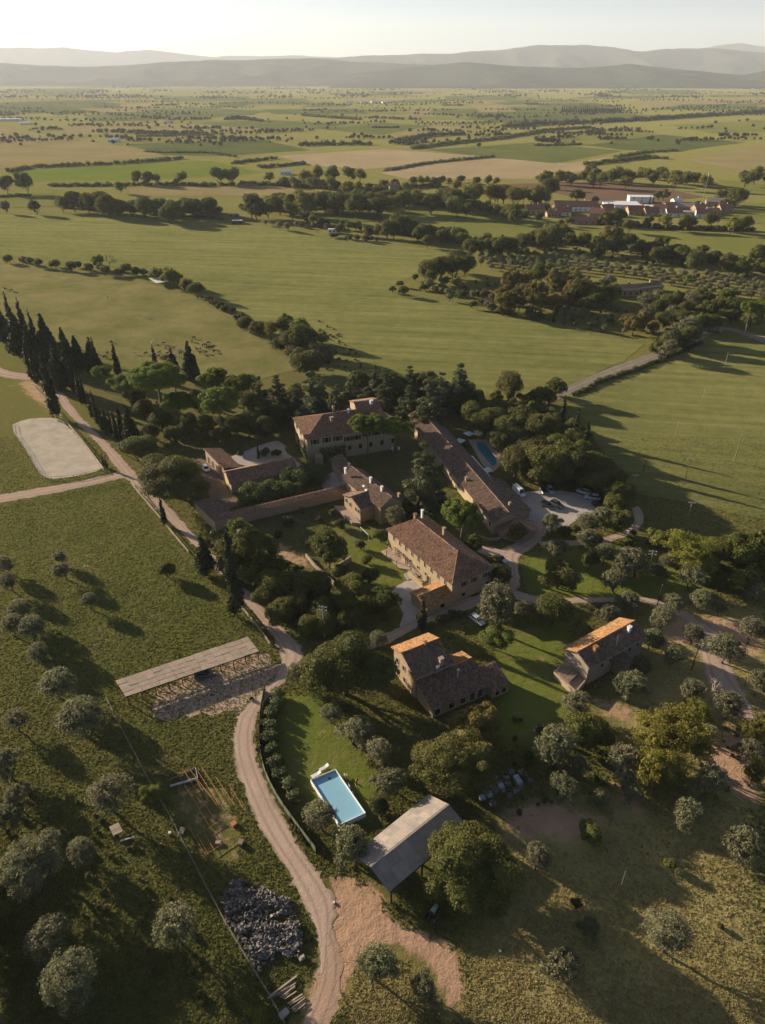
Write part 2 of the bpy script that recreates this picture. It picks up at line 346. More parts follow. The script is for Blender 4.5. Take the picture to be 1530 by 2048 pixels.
def resample(line, step):
    line = np.asarray(line, float); out = [line[0]]
    for a, b_ in zip(line[:-1], line[1:]):
        n = max(1, int(np.linalg.norm(b_ - a) / step))
        out += [a + (b_ - a) * (k + 1) / n for k in range(n)]
    return np.array(out)
def smoothline(l, k=2):
    l = np.asarray(l, float)
    for _ in range(k):
        q = [l[0]]
        for a, b_ in zip(l[:-1], l[1:]): q += [a * 0.75 + b_ * 0.25, a * 0.25 + b_ * 0.75]
        l = np.array(q + [l[-1]])
    return l
ROADPOLYS = []
def road(name, edges, mat, z=0.03, step=1.2, jit=0.22, **props):
    """edges: list of (left x, left y, right x, right y) in pixels"""
    L = smoothline([G(a, b_)[:2] for a, b_, _, _ in edges]); R = smoothline([G(c, d)[:2] for _, _, c, d in edges])
    n = max(int(np.sum(np.linalg.norm(np.diff(L, axis=0), axis=1)) / step), 8)
    def rs(l):
        s = np.concatenate([[0], np.cumsum(np.linalg.norm(np.diff(l, axis=0), axis=1))]); t = np.linspace(0, s[-1], n)
        return np.stack([np.interp(t, s, l[:, 0]), np.interp(t, s, l[:, 1])], 1)
    L = rs(L); R = rs(R); ROADPOLYS.append(np.concatenate([L, R[::-1]]))
    k = 9; u = np.linspace(0, 1, k); V = L[:, None] * (1 - u)[None, :, None] + R[:, None] * u[None, :, None]
    V[:, 0] += rng.normal(0, jit, (n, 2)); V[:, -1] += rng.normal(0, jit, (n, 2))
    v = np.concatenate([V.reshape(-1, 2), np.full((n * k, 1), z)], 1)
    v[:, 2] += np.tile(0.03 * np.sin(u * math.pi), n)
    I = np.arange(n * k).reshape(n, k); f = np.stack([I[:-1, :-1], I[:-1, 1:], I[1:, 1:], I[1:, :-1]], -1).reshape(-1, 4)
    me = mesh(name, v, f, [mat]); a = me.attributes.new('across', 'FLOAT', 'POINT'); a.data.foreach_set('value', np.tile(u, n).astype(np.float32))
    return obj(name, me, kind='structure', **props)
def tess(P, z):
    from mathutils.geometry import tessellate_polygon
    t = tessellate_polygon([[Vector((p[0], p[1], 0)) for p in P]])
    return np.concatenate([P[:, :2], np.full((len(P), 1), z)], 1), np.array(t)
def patch(name, px, mat, z=0.02, jit=0.3, step=2.0, kind='structure', smooth=1, track=True):
    P = GP(px)[:, :2]
    if smooth: P = smoothline(np.concatenate([P, P[:1]]), smooth)[:-1]
    if step: P = resample(np.concatenate([P, P[:1]]), step)[:-1]
    P = P + rng.normal(0, jit, P.shape)
    if track: ROADPOLYS.append(P)
    v, f = tess(P, z)
    return obj(name, mesh(name, v, f, [mat]), kind=kind)

def gravelmat(name, c1, c2, tracks=True, grassy=0.35, weeds=False):
    m, nt, b, _ = nmat(name); p = wpos(nt)
    n1 = noise(nt, 0.22, 6, 0.7, p); n2 = noise(nt, 5.0, 3, 0.7, p)
    col = mixc(nt, c1, c2, ramp(nt, n1, 0.35, 0.65))
    if tracks:
        u = N(nt, 'ShaderNodeAttribute', attribute_name='across').outputs['Fac']
        d = math_(nt, 'ABSOLUTE', math_(nt, 'SUBTRACT', u, 0.5), 0)
        e = ramp(nt, math_(nt, 'ADD', d, math_(nt, 'MULTIPLY', math_(nt, 'SUBTRACT', n1, 0.5), 0.4)), 0.36, 0.5)
        col = mixc(nt, col, (0.15, 0.12, 0.06), math_(nt, 'MULTIPLY', e, grassy * 1.6))
        w = math_(nt, 'ABSOLUTE', math_(nt, 'SUBTRACT', d, 0.2), 0)
        col = mixc(nt, col, tuple(min(1, x * 0.70) for x in c2), math_(nt, 'MULTIPLY', ramp(nt, math_(nt, 'ADD', w, math_(nt, 'MULTIPLY', n1, 0.06)), 0.12, 0.02), 0.75))
    if weeds: col = mixc(nt, col, (0.10, 0.115, 0.03), ramp(nt, noise(nt, 0.5, 6, 0.75, p), 0.64, 0.72))
    hh = N(nt, 'ShaderNodeHueSaturation'); nt.links.new(col, hh.inputs['Color']); nt.links.new(math_(nt, 'ADD', math_(nt, 'MULTIPLY', n2, 0.5), 0.75), hh.inputs['Value'])
    nt.links.new(hh.outputs[0], b.inputs['Base Color']); b.inputs['Roughness'].default_value = 1; b.inputs['Specular IOR Level'].default_value = 0.0
    bump(nt, b, math_(nt, 'ADD', n2, math_(nt, 'MULTIPLY', noise(nt, 1.2, 4, 0.7, p), 1.5)), 0.05); return m
M['gravel'] = gravelmat('gravel_road', (0.54, 0.385, 0.29), (0.45, 0.33, 0.25))
M['gravel_flat'] = gravelmat('gravel_yard', (0.52, 0.44, 0.38), (0.41, 0.35, 0.30), False)
M['yard_red'] = gravelmat('carport_earth', (0.50, 0.35, 0.25), (0.42, 0.30, 0.215), False, weeds=True)
M['sand'] = gravelmat('arena_sand', (0.58, 0.49, 0.37), (0.42, 0.36, 0.285), False)
M['track'] = gravelmat('farm_track', (0.30, 0.25, 0.19), (0.23, 0.20, 0.14), True, 0.5)
M['earth'] = gravelmat('yard_earth', (0.26, 0.18, 0.125), (0.20, 0.145, 0.105), False)

road('road', [(-60,690,-60,722),(0,740,-10,755),(60,748,70,762),(104,761,118,772),(113,801,146,816),(146,838,176,849),(205,896,223,893),(229,933,256,929),(263,969,289,966),(318,1024,340,1013),(373,1075,384,1065),(430,1135,440,1122),(484,1198,487,1172),(513,1234,524,1212),(553,1282,568,1260),(566,1320,610,1297),(545,1372,606,1335),(478,1420,530,1395),(466,1460,507,1450),(463,1492,508,1490),(472,1543,514,1523),(490,1588,546,1598),(512,1646,579,1656),(542,1694,608,1707),(561,1720,634,1740),(594,1786,671,1790),(627,1845,672,1830),(638,1889,660,1880),(642,1925,654,1915),(640,1950,648,1945)], M['gravel'], z=0.04, step=0.7, jit=0.3)
M['dirt_track'] = gravelmat('dirt_track', (0.50, 0.335, 0.235), (0.41, 0.275, 0.19), True, 0.12)
road('dirt_road', [(630,1850,664,1826),(637,1885,668,1862),(641,1915,684,1900),(638,1962,688,1960),(620,2006,674,2010),(588,2072,652,2072)], M['dirt_track'], z=0.03, step=0.6, jit=0.35)
road('road_branch', [(-40,992,-40,1012),(0,989,0,1006),(73,977,80,993),(161,962,165,975),(220,949,242,958),(250,938,268,952)], M['gravel'], z=0.03)
road('garden_road', [(720,1290,740,1300),(751,1276,770,1290),(809,1250,825,1262),(839,1236,850,1246),(905,1203,930,1222),(985,1180,1000,1197),(1010,1157,1042,1180),(1003,1125,1038,1140),(990,1102,1036,1112),(1020,1090,1062,1100),(1064,1070,1095,1068),(1062,1040,1100,1045)], M['gravel'], z=0.045)
road('garden_road_branch', [(955,1092,950,1104),(985,1096,985,1112),(1020,1102,1015,1120)], M['gravel'], z=0.05)
road('loop_road', [(1085,1096,1075,1082),(1150,1092,1148,1080),(1203,1087,1200,1077),(1256,1073,1250,1063),(1287,1052,1270,1045),(1288,1028,1268,1028),(1276,1012,1262,1018)], M['gravel'], z=0.035)
road('east_road', [(1025,1180,1030,1198),(1098,1198,1096,1212),(1146,1194,1146,1206),(1190,1195,1190,1206),(1226,1193,1226,1204),(1281,1193,1281,1204),(1321,1199,1316,1211),(1372,1220,1358,1230),(1395,1240,1375,1250),(1440,1262,1395,1290),(1450,1300,1402,1320),(1470,1350,1408,1368),(1500,1405,1462,1395),(1512,1440,1480,1445)], M['gravel'], z=0.03)
road('farm_track', [(1040,812,1075,822),(1090,790,1118,798),(1135,768,1170,776),(1200,743,1235,750),(1265,719,1295,728),(1340,693,1362,699),(1378,678,1408,680),(1405,655,1432,660),(1445,650,1468,662),(1530,672,1535,690)], M['track'], z=0.03)
patch('arena', [(24,849),(48,839),(92,835),(121,838),(146,863),(172,893),(201,925),(206,940),(161,951),(110,958),(84,955),(66,925),(48,893),(27,867)], M['sand'], 0.03, 0.15)
patch('carport_yard', [(300,1392),(345,1362),(430,1330),(505,1300),(540,1318),(572,1350),(528,1396),(480,1424),(430,1424),(370,1434),(330,1440),(305,1420)], M['yard_red'], 0.025, 0.6, 1.2, track=False)
patch('car_park', [(1018,992),(1045,983),(1110,980),(1165,988),(1192,1005),(1185,1028),(1150,1040),(1135,1060),(1100,1050),(1062,1062),(1045,1040),(1030,1015)], M['gravel_flat'], 0.028)
patch('courtyard', [(456,917),(480,905),(517,892),(548,880),(566,884),(570,905),(615,933),(594,941),(560,925),(482,935)], M['gravel_flat'], 0.02)
patch('yard', [(384,922),(411,914),(440,949),(462,988),(490,1009),(440,1020),(415,985),(405,948)], M['earth'], 0.02)
patch('gravel_court', [(640,958),(680,938),(690,978),(648,985)], M['gravel_flat'], 0.02)
patch('house_yard', [(783,1180),(840,1150),(870,1190),(840,1225),(825,1250),(800,1262),(806,1220)], M['gravel_flat'], 0.02, 0.4)
# paved terraces by the large farmhouse
def slab(name, px, z, mat, **p):
    P = GP(px); P[:, 2] = z; mb = MB(); mb.prism(P, (0, 0, -z - 0.2)); ROADPOLYS.append(P[:, :2]); return mb.build(name, mat, **p)
slab('terrace', [(762,1103),(780,1096),(798,1100),(818,1132),(822,1141),(800,1137)], 0.14, M['paving'], kind='structure')
slab('terrace', [(807,1149),(826,1139),(836,1153),(815,1161)], 0.12, M['concrete'], kind='structure')
slab('pool_deck', [(936,880),(955,879),(1002,880),(1008,925),(985,945),(965,930)], 0.10, M['paving'], kind='structure')

# fields of the plain (pixel outlines on the flat ground)
FM = dict(
 bright=fieldmat('field_bright', (0.115, 0.155, 0.022), (0.145, 0.165, 0.032), 0.1, 2.5, sheen=0.10),
 tan=fieldmat('field_stubble', (0.27, 0.21, 0.115), (0.33, 0.25, 0.145), 0.5, 5, sheen=0.10),
 tan2=fieldmat('field_dry', (0.20, 0.165, 0.07), (0.25, 0.20, 0.09), 0.2, 6, sheen=0.10),
 brown=fieldmat('field_ploughed', (0.13, 0.082, 0.052), (0.165, 0.105, 0.066), 0.12, 3, 0.6, sheen=0.10),
 green=fieldmat('field_green', (0.085, 0.105, 0.028), (0.125, 0.135, 0.045), 0.15, 5, sheen=0.10),
 dark=fieldmat('field_vines', (0.062, 0.080, 0.022), (0.110, 0.120, 0.042), 0.4, 4, 0.6, sheen=0.10),
 yel=fieldmat('field_meadow', (0.140, 0.155, 0.036), (0.180, 0.172, 0.055), 0.3, 7, sheen=0.10),
 graze=fieldmat('field_grazed', (0.112, 0.116, 0.034), (0.170, 0.142, 0.060), 0.4, 9, 0.2, 0.035, 0.4),
 pasture=fieldmat('field_pasture', (0.098, 0.108, 0.032), (0.160, 0.148, 0.052), 0.14, 4.5, 0.62, 0.010),
)
fz = [0.05]
def field(px, kind):
    fz[0] += 0.012
    return patch('field', px, FM[kind], fz[0], 0.0 if px[0][1] < 300 else 0.6, 0 if px[0][1] < 300 else 8, track=False, smooth=0)
field([(-20,428),(200,433),(420,440),(640,470),(780,485),(950,505),(850,540),(775,580),(990,620),(1290,690),(1250,722),(1140,770),(1040,808),(960,790),(760,775),(600,735),(470,640),(390,590),(250,550),(110,520),(-20,508)], 'pasture')
field([(-40,512),(110,524),(250,554),(390,594),(470,644),(600,738),(520,760),(300,745),(90,700),(-40,650)], 'graze')
field([(1140,790),(1300,732),(1410,685),(1600,690),(1600,1060),(1400,1010),(1260,985),(1230,930),(1190,880)], 'pasture')
field([(10,345),(70,363),(265,360),(480,350),(525,345),(425,322),(320,325),(50,340)], 'bright')
field([(555,312),(765,298),(955,312),(850,328),(740,338),(625,332)], 'tan')
field([(760,346),(850,330),(985,317),(1055,320),(1135,327),(1230,312),(1165,330),(1180,340),(1065,358),(815,358)], 'tan')
field([(850,300),(1065,285),(1245,302),(1110,327),(985,315)], 'green')
field([(885,372),(1085,366),(1200,364),(1315,374),(1410,394),(1330,402),(1185,401),(1085,382)], 'brown')
field([(1170,290),(1310,268),(1490,285),(1410,295),(1365,302),(1245,300)], 'dark')
field([(1375,320),(1600,275),(1600,350),(1485,348),(1440,335)], 'tan2')
field([(1435,360),(1600,372),(1600,400),(1465,382)], 'yel')
field([(-60,250),(60,264),(150,280),(290,300),(330,312),(290,320),(50,335),(-60,340)], 'tan2')
field([(120,255),(260,245),(400,250),(570,260),(400,265),(140,270)], 'tan2')
field([(250,288),(525,280),(620,300),(450,312),(325,310)], 'dark')
field([(255,378),(435,370),(600,375),(575,392),(265,392)], 'tan2')
field([(-40,392),(135,384),(205,396),(120,412),(-40,418)], 'yel')
field([(765,422),(905,415),(1045,435),(1125,460),(1265,457),(1365,467),(1560,482),(1560,520),(1365,500),(1190,480),(1050,492),(930,465),(765,442)], 'yel')
field([(660,430),(765,422),(765,442),(680,448)], 'green')
field([(1420,410),(1540,405),(1540,450),(1440,440)], 'yel')
field([(380,245),(540,240),(700,248),(640,258),(480,256)], 'green')
field([(640,258),(760,245),(860,252),(760,270)], 'green')
field([(860,252),(960,256),(900,268),(790,272)], 'tan2')
field([(1080,278),(1290,262),(1320,270),(1180,290)], 'yel')
field([(200,225),(380,215),(560,222),(420,236),(240,238)], 'green')
field([(0,205),(150,200),(300,212),(100,232),(-40,230)], 'dark')
field([(560,222),(760,214),(900,222),(720,236)], 'yel')
field([(900,224),(1130,222),(1330,232),(1180,244),(930,240)], 'green')
field([(1250,200),(1600,196),(1600,214),(1300,214)], 'tan2')
field([(700,200),(960,196),(1060,206),(800,210)], 'tan2')
field([(330,205),(520,198),(640,206),(450,214)], 'yel')
field([(1340,250),(1600,236),(1600,262),(1420,266)], 'yel')
_r = random.Random(4)
for k in range(70):
    y = 172 + 62 * _r.random() ** 1.2; x = _r.uniform(-100, 1600); w = _r.uniform(60, 190); hh = (y - 150) * _r.uniform(.06, .2); sk = _r.uniform(-60, 60)
    field([(x, y), (x + w, y - hh * .2), (x + w + sk, y + hh), (x + sk, y + hh * 1.1)], _r.choice(['green', 'tan2', 'yel', 'dark', 'green', 'dark', 'pasture']))

# ------------------------------------------------------------------ hills
def fbm(x, y, oct=5, seed=0):
    r = np.random.default_rng(seed); out = np.zeros_like(x); a = 1.0; f = 1.0
    for _ in range(oct):
        for _k in range(3):
            th = r.uniform(0, 6.28); ph = r.uniform(0, 6.28)
            out += a * np.sin((x * math.cos(th) + y * math.sin(th)) * f + ph) / 3
        a *= 0.55; f *= 2.05
    return out
def hills(sky_px, D, front, back, seed, mat, amp=0.5):
    D, front, back = D * 1.75, front * 1.75, back * 1.75
    sk = np.array(sky_px, float); xs = np.arange(sk[0, 0], sk[-1, 0] + 1, 7.0)
    r = np.random.default_rng(seed)
    sy = np.interp(xs, sk[:, 0], sk[:, 1]); Dv = D * (1 + 0.03 * fbm(xs / 90, xs * 0, 3, seed))
    # true height over the ground of the skyline point at distance D along the view's Y axis
    H = np.array([CAM_H + Dv[i] * ((-SP + (1024 - sy[i]) / F * CP) / (CP + (1024 - sy[i]) / F * SP)) for i in range(len(xs))])
    H += 0.022 * H * fbm(xs / 11, xs * 0, 4, seed + 5)
    X1 = (xs - 765) / F / CP
    rows = np.concatenate([np.linspace(-1, 0, 26), np.linspace(0, 1, 6)[1:]])
    V = []
    for t in rows:
        Y = Dv + (t * front if t < 0 else t * back)
        prof = (1 + t) ** 1.25 if t < 0 else (1 - t) ** 1.2
        X = X1 * Dv * (1 + (0 if t < 0 else 0)) 
        n = -np.clip(1.25 * np.abs(fbm(X / 420 + t * 1.6, Y / 900, 5, seed + 9)), 0, 1)
        hgt = H * prof * (1 + amp * n * 4 * (-t if t < 0 else t) * (1 + t if t < 0 else 1 - t) * 1.6)
        V.append(np.stack([X, Y, np.maximum(hgt, -3) - 3 * (abs(t) == 1)], 1))
    V = np.array(V); a, c = V.shape[:2]; I = np.arange(a * c).reshape(a, c)
    f = np.stack([I[:-1, :-1], I[:-1, 1:], I[1:, 1:], I[1:, :-1]], -1).reshape(-1, 4)
    return obj('hills', mesh('hills', V.reshape(-1, 3), f, [mat], True), kind='structure')
m, nt, b, _ = nmat('wooded_hillside'); p = wpos(nt)
n1 = noise(nt, 0.0022, 6, 0.6, p); n2 = noise(nt, 0.02, 5, 0.7, p)
nt.links.new(mixc(nt, mixc(nt, (0.040, 0.048, 0.022), (0.075, 0.075, 0.034), ramp(nt, n2, 0.35, 0.65)), (0.15, 0.13, 0.06), ramp(nt, n1, 0.58, 0.68)), b.inputs['Base Color'])
b.inputs['Roughness'].default_value = 1; b.inputs['Specular IOR Level'].default_value = 0
bump(nt, b, n2, 14, 0.8); M['hill'] = m
hills([(-400,96),(0,92),(60,97),(120,98),(165,95),(250,96),(310,95),(345,100),(385,105),(430,98),(470,107),(520,113),(560,112),(640,111),(760,118),(900,140)], 12500, 2600, 1500, 11, M['hill'])
hills([(1100,135),(1180,108),(1225,95),(1255,89),(1275,86),(1300,90),(1340,97),(1370,110),(1450,135)], 13000, 2000, 1500, 12, M['hill'])
hills([(500,140),(620,122),(700,115),(765,110),(840,107),(900,103),(950,97),(985,91),(1050,90),(1090,94),(1130,102),(1150,101),(1200,95),(1245,97),(1290,102),(1330,108),(1370,110),(1410,106),(1450,104),(1530,104),(1700,110),(2000,120)], 9200, 2500, 1500, 13, M['hill'])
hills([(-400,124),(0,120),(70,118),(130,124),(210,125),(270,131),(330,134),(400,130),(450,125),(520,120),(600,118),(660,116),(720,122),(800,128),(880,133),(960,140)], 6700, 1300, 900, 14, M['hill'])
hills([(700,150),(800,136),(880,124),(960,132),(1050,136),(1120,128),(1200,140),(1290,150),(1340,135),(1450,131),(1540,128),(1700,130)], 5600, 1100, 800, 15, M['hill'])

# ------------------------------------------------------------------ air
zb = MB(); zb.box((0, 12800, 720), (54000, 27000, 1444))
m = bpy.data.materials.new('haze'); m.use_nodes = True; nt = m.node_tree; nt.nodes.clear()
o_ = nt.nodes.new('ShaderNodeOutputMaterial'); pv = nt.nodes.new('ShaderNodeVolumePrincipled')
pv.inputs['Color'].default_value = (0.90, 0.95, 1.0, 1); pv.inputs['Density'].default_value = 4.3e-5; pv.inputs['Anisotropy'].default_value = 0.15
for s_ in ('Density Attribute', 'Temperature Attribute', 'Color Attribute'):
    if s_ in pv.inputs: pv.inputs[s_].default_value = ''
nt.links.new(pv.outputs[0], o_.inputs['Volume']); m.cycles.homogeneous_volume = True
zb.build('haze', m, kind='stuff')
# ------------------------------------------------------------------ buildings
def tiles_on(poly, du=0.27, dv=0.42, r=None):
    """half-round cover tiles over a roof plane; poly[0]->poly[1] is the eave; returns verts, quads"""
    r = r or rng
    p = np.asarray(poly, float); e = p[1] - p[0]; e /= np.linalg.norm(e)
    n = np.cross(p[1] - p[0], p[2] - p[0]); n /= np.linalg.norm(n)
    if n[2] < 0: n = -n
    s = np.cross(n, e)
    if s[2] < 0: s = -s
    q = np.stack([(p - p[0]) @ e, (p - p[0]) @ s], 1)
    us = np.arange(q[:, 0].min() + du / 2, q[:, 0].max(), du); vs = np.arange(q[:, 1].min() + dv * 0.3, q[:, 1].max() - 0.03, dv)
    U, Vv = np.meshgrid(us, vs); c = np.stack([U.ravel(), Vv.ravel()], 1); c = c[inpoly(c, q)]
    k = len(c); c = c + r.normal(0, 0.012, c.shape); lift = r.uniform(0.0, 0.03, k)
    prof = np.array([(-0.5, 0.0), (-0.24, 0.075), (0.24, 0.075), (0.5, 0.0)])
    out = []
    for end, w in ((-0.55, 0.98), (0.5, 0.82)):
        for a, hgt in prof:
            uu = c[:, 0] + a * du * w; v2 = c[:, 1] + end * dv; hh = hgt * w + lift + (0.035 if end < 0 else 0.0) + 0.015
            out.append(p[0] + uu[:, None] * e + v2[:, None] * s + hh[:, None] * n)
    v = np.stack(out, 1)
    b_ = np.arange(k)[:, None, None] * 8; f = np.array([(0, 1, 5, 4), (1, 2, 6, 5), (2, 3, 7, 6)])[None] + b_
    return v.reshape(-1, 3), f.reshape(-1, 4)
def caps(mb, a, b_, w=0.34):
    """ridge tiles from a to b"""
    a = np.asarray(a, float); b_ = np.asarray(b_, float); L = np.linalg.norm(b_ - a); n = max(1, int(L / 0.5)); d = (b_ - a) / n
    up = np.array((0, 0, 1.0)); y = np.cross(up, d / np.linalg.norm(d)); y /= np.linalg.norm(y)
    for i in range(n):
        p0 = a + d * i; p1 = a + d * (i + 1.06); rings = []
        for q, k in ((p0, 1.0), (p1, 0.86)):
            rings.append([q + y * w * t * k + up * hh * k + up * 0.03 for t, hh in ((-.5, -.04), (-.3, .1), (0, .16), (.3, .1), (.5, -.04))])
        v = np.array(rings).reshape(-1, 3) + rng.normal(0, 0.008, 3)
        mb.add(v, [(j, j + 1, j + 6, j + 5) for j in range(4)])
class House:
    def __init__(s, name, label, cat, A, B, D, eave, ang=None, size=None):
        a, b_, d = G(*A, eave), G(*B, eave), G(*D, eave)
        s.o = np.array((a[0], a[1], 0.0)); s.u = (b_ - a); s.u[2] = 0; s.L = np.linalg.norm(s.u); s.u /= s.L
        if ang is not None: s.u = np.array((math.cos(math.radians(ang)), math.sin(math.radians(ang)), 0.0)); s.L = size[0]
        s.v = np.array((-s.u[1], s.u[0], 0.0)); w = (d - a) @ s.v if size is None else size[1]
        if w < 0: s.v = -s.v; w = -w
        s.W = w; s.e = eave; s.root = thing(name, label, cat, tuple(s.o)); s.roofs = []
        ROADPOLYS.append(np.array([s.P(-.3, -.3), s.P(s.L + .3, -.3), s.P(s.L + .3, s.W + .3), s.P(-.3, s.W + .3)])[:, :2] + s.o[:2])
    def P(s, x, y, z=0.0): return s.u * x + s.v * y + np.array((0, 0, z))
    def walls(s, x0, x1, y0, y1, e, zr=None, gl=True, gr=True, mat='plaster', yr=None, zb=-0.6, e2=None, name='wall'):
        """wall ring with gables; e front eave height, e2 rear eave"""
        e2 = e if e2 is None else e2; yr = (y0 + y1) / 2 if yr is None else yr; mb = MB()
        def end(x, g):
            r = [(y0, zb), (y1, zb), (y1, e2 - .04)] + ([(yr, zr - .06)] if g and zr else []) + [(y0, e - .04)]
            return [s.P(x, y, z) for y, z in r]
        for (x, g, d) in ((x0, gl, 1), (x1, gr, -1)): mb.prism(end(x, g), s.u * 0.45 * d)
        for (y, ee, d) in ((y0, e, 1), (y1, e2, -1)):
            mb.prism([s.P(x0 + .45, y, zb), s.P(x1 - .45, y, zb), s.P(x1 - .45, y, ee - .05), s.P(x0 + .45, y, ee - .05)], s.v * 0.44 * d)
        return mb.build(name, M[mat], s.root)
    def roof(s, planes, mat='tile', ridges=(), thick=0.14, du=0.27, name='roof', orand=None):
        mb = MB(); tv, tf, k = [], [], 0
        for p in planes:
            p3 = [s.P(*q) for q in p]; n = np.cross(p3[1] - p3[0], p3[2] - p3[0]); n /= np.linalg.norm(n); n = n if n[2] > 0 else -n
            mb.prism(p3, -n * thick)
            v, f = tiles_on(p3, du); tv.append(v); tf.append(f + k); k += len(v)
        r = mb.build(name, M[mat], s.root)
        obj('roof_tiles', mesh('roof_tiles', np.concatenate(tv), np.concatenate(tf), [M[mat]]), r, kind='stuff')
        if ridges:
            cm = MB()
            for a, b_ in ridges: caps(cm, s.P(*a), s.P(*b_))
            cm.build('ridge_tiles', M[mat], r, kind='stuff')
        s.roofs.append(r); return r
    def gable(s, x0, x1, y0, y1, e, zr, hA=None, hB=None, mat='tile', wall='plaster', o=0.45, yr=None, e2=None, walls=True, du=0.27, mat2=None):
        """pitched roof with its ridge along x; hA, hB: hip lengths (None = gable)"""
        yr = (y0 + y1) / 2 if yr is None else yr; e2 = e if e2 is None else e2
        if walls: s.walls(x0, x1, y0, y1, e, zr, hA is None, hB is None, wall, yr, e2=e2)
        dz = (zr - e) / (yr - y0) * o; dz2 = (zr - e2) / (y1 - yr) * o
        a0, a1, c0, c1 = x0 - o, x1 + o, y0 - o, y1 + o; f0, f1 = e - dz, e2 - dz2
        ra = a0 if hA is None else x0 + hA; rb = a1 if hB is None else x1 - hB
        pl = [[(a0, c0, f0), (a1, c0, f0), (rb, yr, zr), (ra, yr, zr)], [(a1, c1, f1), (a0, c1, f1), (ra, yr, zr), (rb, yr, zr)]]
        rg = [((ra, yr, zr), (rb, yr, zr))]
        if hA is not None: pl.append([(a0, c1, f1), (a0, c0, f0), (ra, yr, zr)]); rg += [((a0, c0, f0), (ra, yr, zr)), ((a0, c1, f1), (ra, yr, zr))]
        if hB is not None: pl.append([(a1, c0, f0), (a1, c1, f1), (rb, yr, zr)]); rg += [((a1, c0, f0), (rb, yr, zr)), ((a1, c1, f1), (rb, yr, zr))]
        if mat2: s.roof(pl[1:2], mat2, du=du); pl.pop(1)  # second slope gets its own tile, to paint it as shaded
        return s.roof(pl, mat, rg, du=du)
    def chimney(s, x, y, z0, h, w=0.6, mat='plaster', roof=0):
        mb = MB(); c = s.P(x, y, 0); ax = np.array((s.u, s.v, (0, 0, 1)))
        mb.box(c + (0, 0, z0 + h / 2 - .3), (w, w * .8, h + .6), ax); mb.box(c + (0, 0, z0 + h + .03), (w * 1.25, w * 1.05, .1), ax)
        for i in (-1, 1):
            mb.box(c + s.u * i * w * .42 + (0, 0, z0 + h + .2), (.12, w * .7, .26), ax)
        mb.prism([c + s.u * -w * .7 + s.v * -w * .6 + (0, 0, z0 + h + .36), c + s.u * w * .7 + s.v * -w * .6 + (0, 0, z0 + h + .36), c + s.u * w * .7 + s.v * w * .6 + (0, 0, z0 + h + .36), c + s.u * -w * .7 + s.v * w * .6 + (0, 0, z0 + h + .36)], (0, 0, -.06))
        mb.build('chimney', M[mat], s.roofs[roof])
    def window(s, side, t, z, w=0.9, h=1.3, x0=0, x1=None, y0=0, y1=None, kind='window', shut=True):
        """side F/K along x at y0/y1, L/R along y at x0/x1; t = distance along it"""
        x1 = s.L if x1 is None else x1; y1 = s.W if y1 is None else y1
        if side == 'F': c, a, n = s.P(t, y0, z), s.u, -s.v
        elif side == 'K': c, a, n = s.P(t, y1, z), s.u, s.v
        elif side == 'L': c, a, n = s.P(x0, t, z), s.v, -s.u
        else: c, a, n = s.P(x1, t, z), s.v, s.u
        ax = np.array((a, n, (0, 0, 1))); mb = MB()
        for i in (-1, 1): mb.box(c + a * i * (w / 2 + .06) + n * .03, (.12, .14, h + .24), ax)
        mb.box(c + np.array((0, 0, h / 2 + .06)) + n * .035, (w - .005, .13, .12), ax); mb.box(c + np.array((0, 0, -h / 2 - .06)) + n * .06, (w + .3, .2, .1), ax)
        f = mb.build(kind, M['trim'], s.root)
        g = MB(); g.box(c + n * .012, (w, .03, h), ax); g.build('pane', M['glass' if kind == 'window' else 'shutter'], f)
        if kind == 'window':
            g = MB(); g.box(c + n * .035, (.05, .03, h), ax); g.box(c + n * .036 + np.array((0, 0, h * .12)), (w, .028, .05), ax); g.build('frame', M['shutter'], f)
            if shut:
                for i in (-1, 1):
                    g = MB(); g.box(c + a * i * (w * .75 + .14) + n * .05, (w * .48, .06, h), ax); g.build('shutter', M['shutter'], f)
        return f

# the villa at the head of the courtyard
h = House('villa', 'long pale villa with a red hipped roof behind two umbrella pines', 'villa', (614, 877), (797, 864), (570, 837.5), 9.0, 20.0, (30.5, 17.5))
zr = 12.6
h.gable(0, h.L, 0, h.W, 9.0, zr, h.W * .46, h.W * .3)
for t, w in ((2.6, 1.3), (6.6, 1.3), (10.4, 1.4)): h.window('F', t, 7.4, w, 1.7)
for t in (14.0, 17.0, 20.5, 24.0, 27.5, 30.5): h.window('F', t, 6.6 if t < 20 else 7.2, 1.3, 1.6)
for t in (14.4, 18.2, 22, 26, 30): h.window('F', t, 3.2, 1.2, 1.7, shut=False)
for t in (.22, .5, .8): h.window('L', t * h.W, 7.2, 1.0, 1.5); h.window('L', t * h.W, 4.1, 1.0, 1.6)
h.chimney(h.L * .33, h.W * .3, zr - 2.4, 2.4, .9, 'stone_grey'); h.chimney(h.L * .42, h.W * .7, zr - 1.6, 2.4, .8); h.chimney(h.L * .55, h.W * .45, zr - .4, 1.3, .5, 'white'); h.chimney(h.L * .84, h.W * .55, zr - .6, 2.6, .9, 'white')
# raised wing on the villa roof
xw = h.L * .66; h.walls(xw, xw + 8, h.W * .4, h.W * .95, zr + .1, zr + 1.6, mat='plaster', zb=10.2)
h.roof([[(xw - .3, h.W * .38, zr), (xw + 8.3, h.W * .38, zr), (xw + 8.3, h.W * .67, zr + 1.7), (xw - .3, h.W * .67, zr + 1.7)], [(xw + 8.3, h.W * .97, zr), (xw - .3, h.W * .97, zr), (xw - .3, h.W * .67, zr + 1.7), (xw + 8.3, h.W * .67, zr + 1.7)]], 'tile')
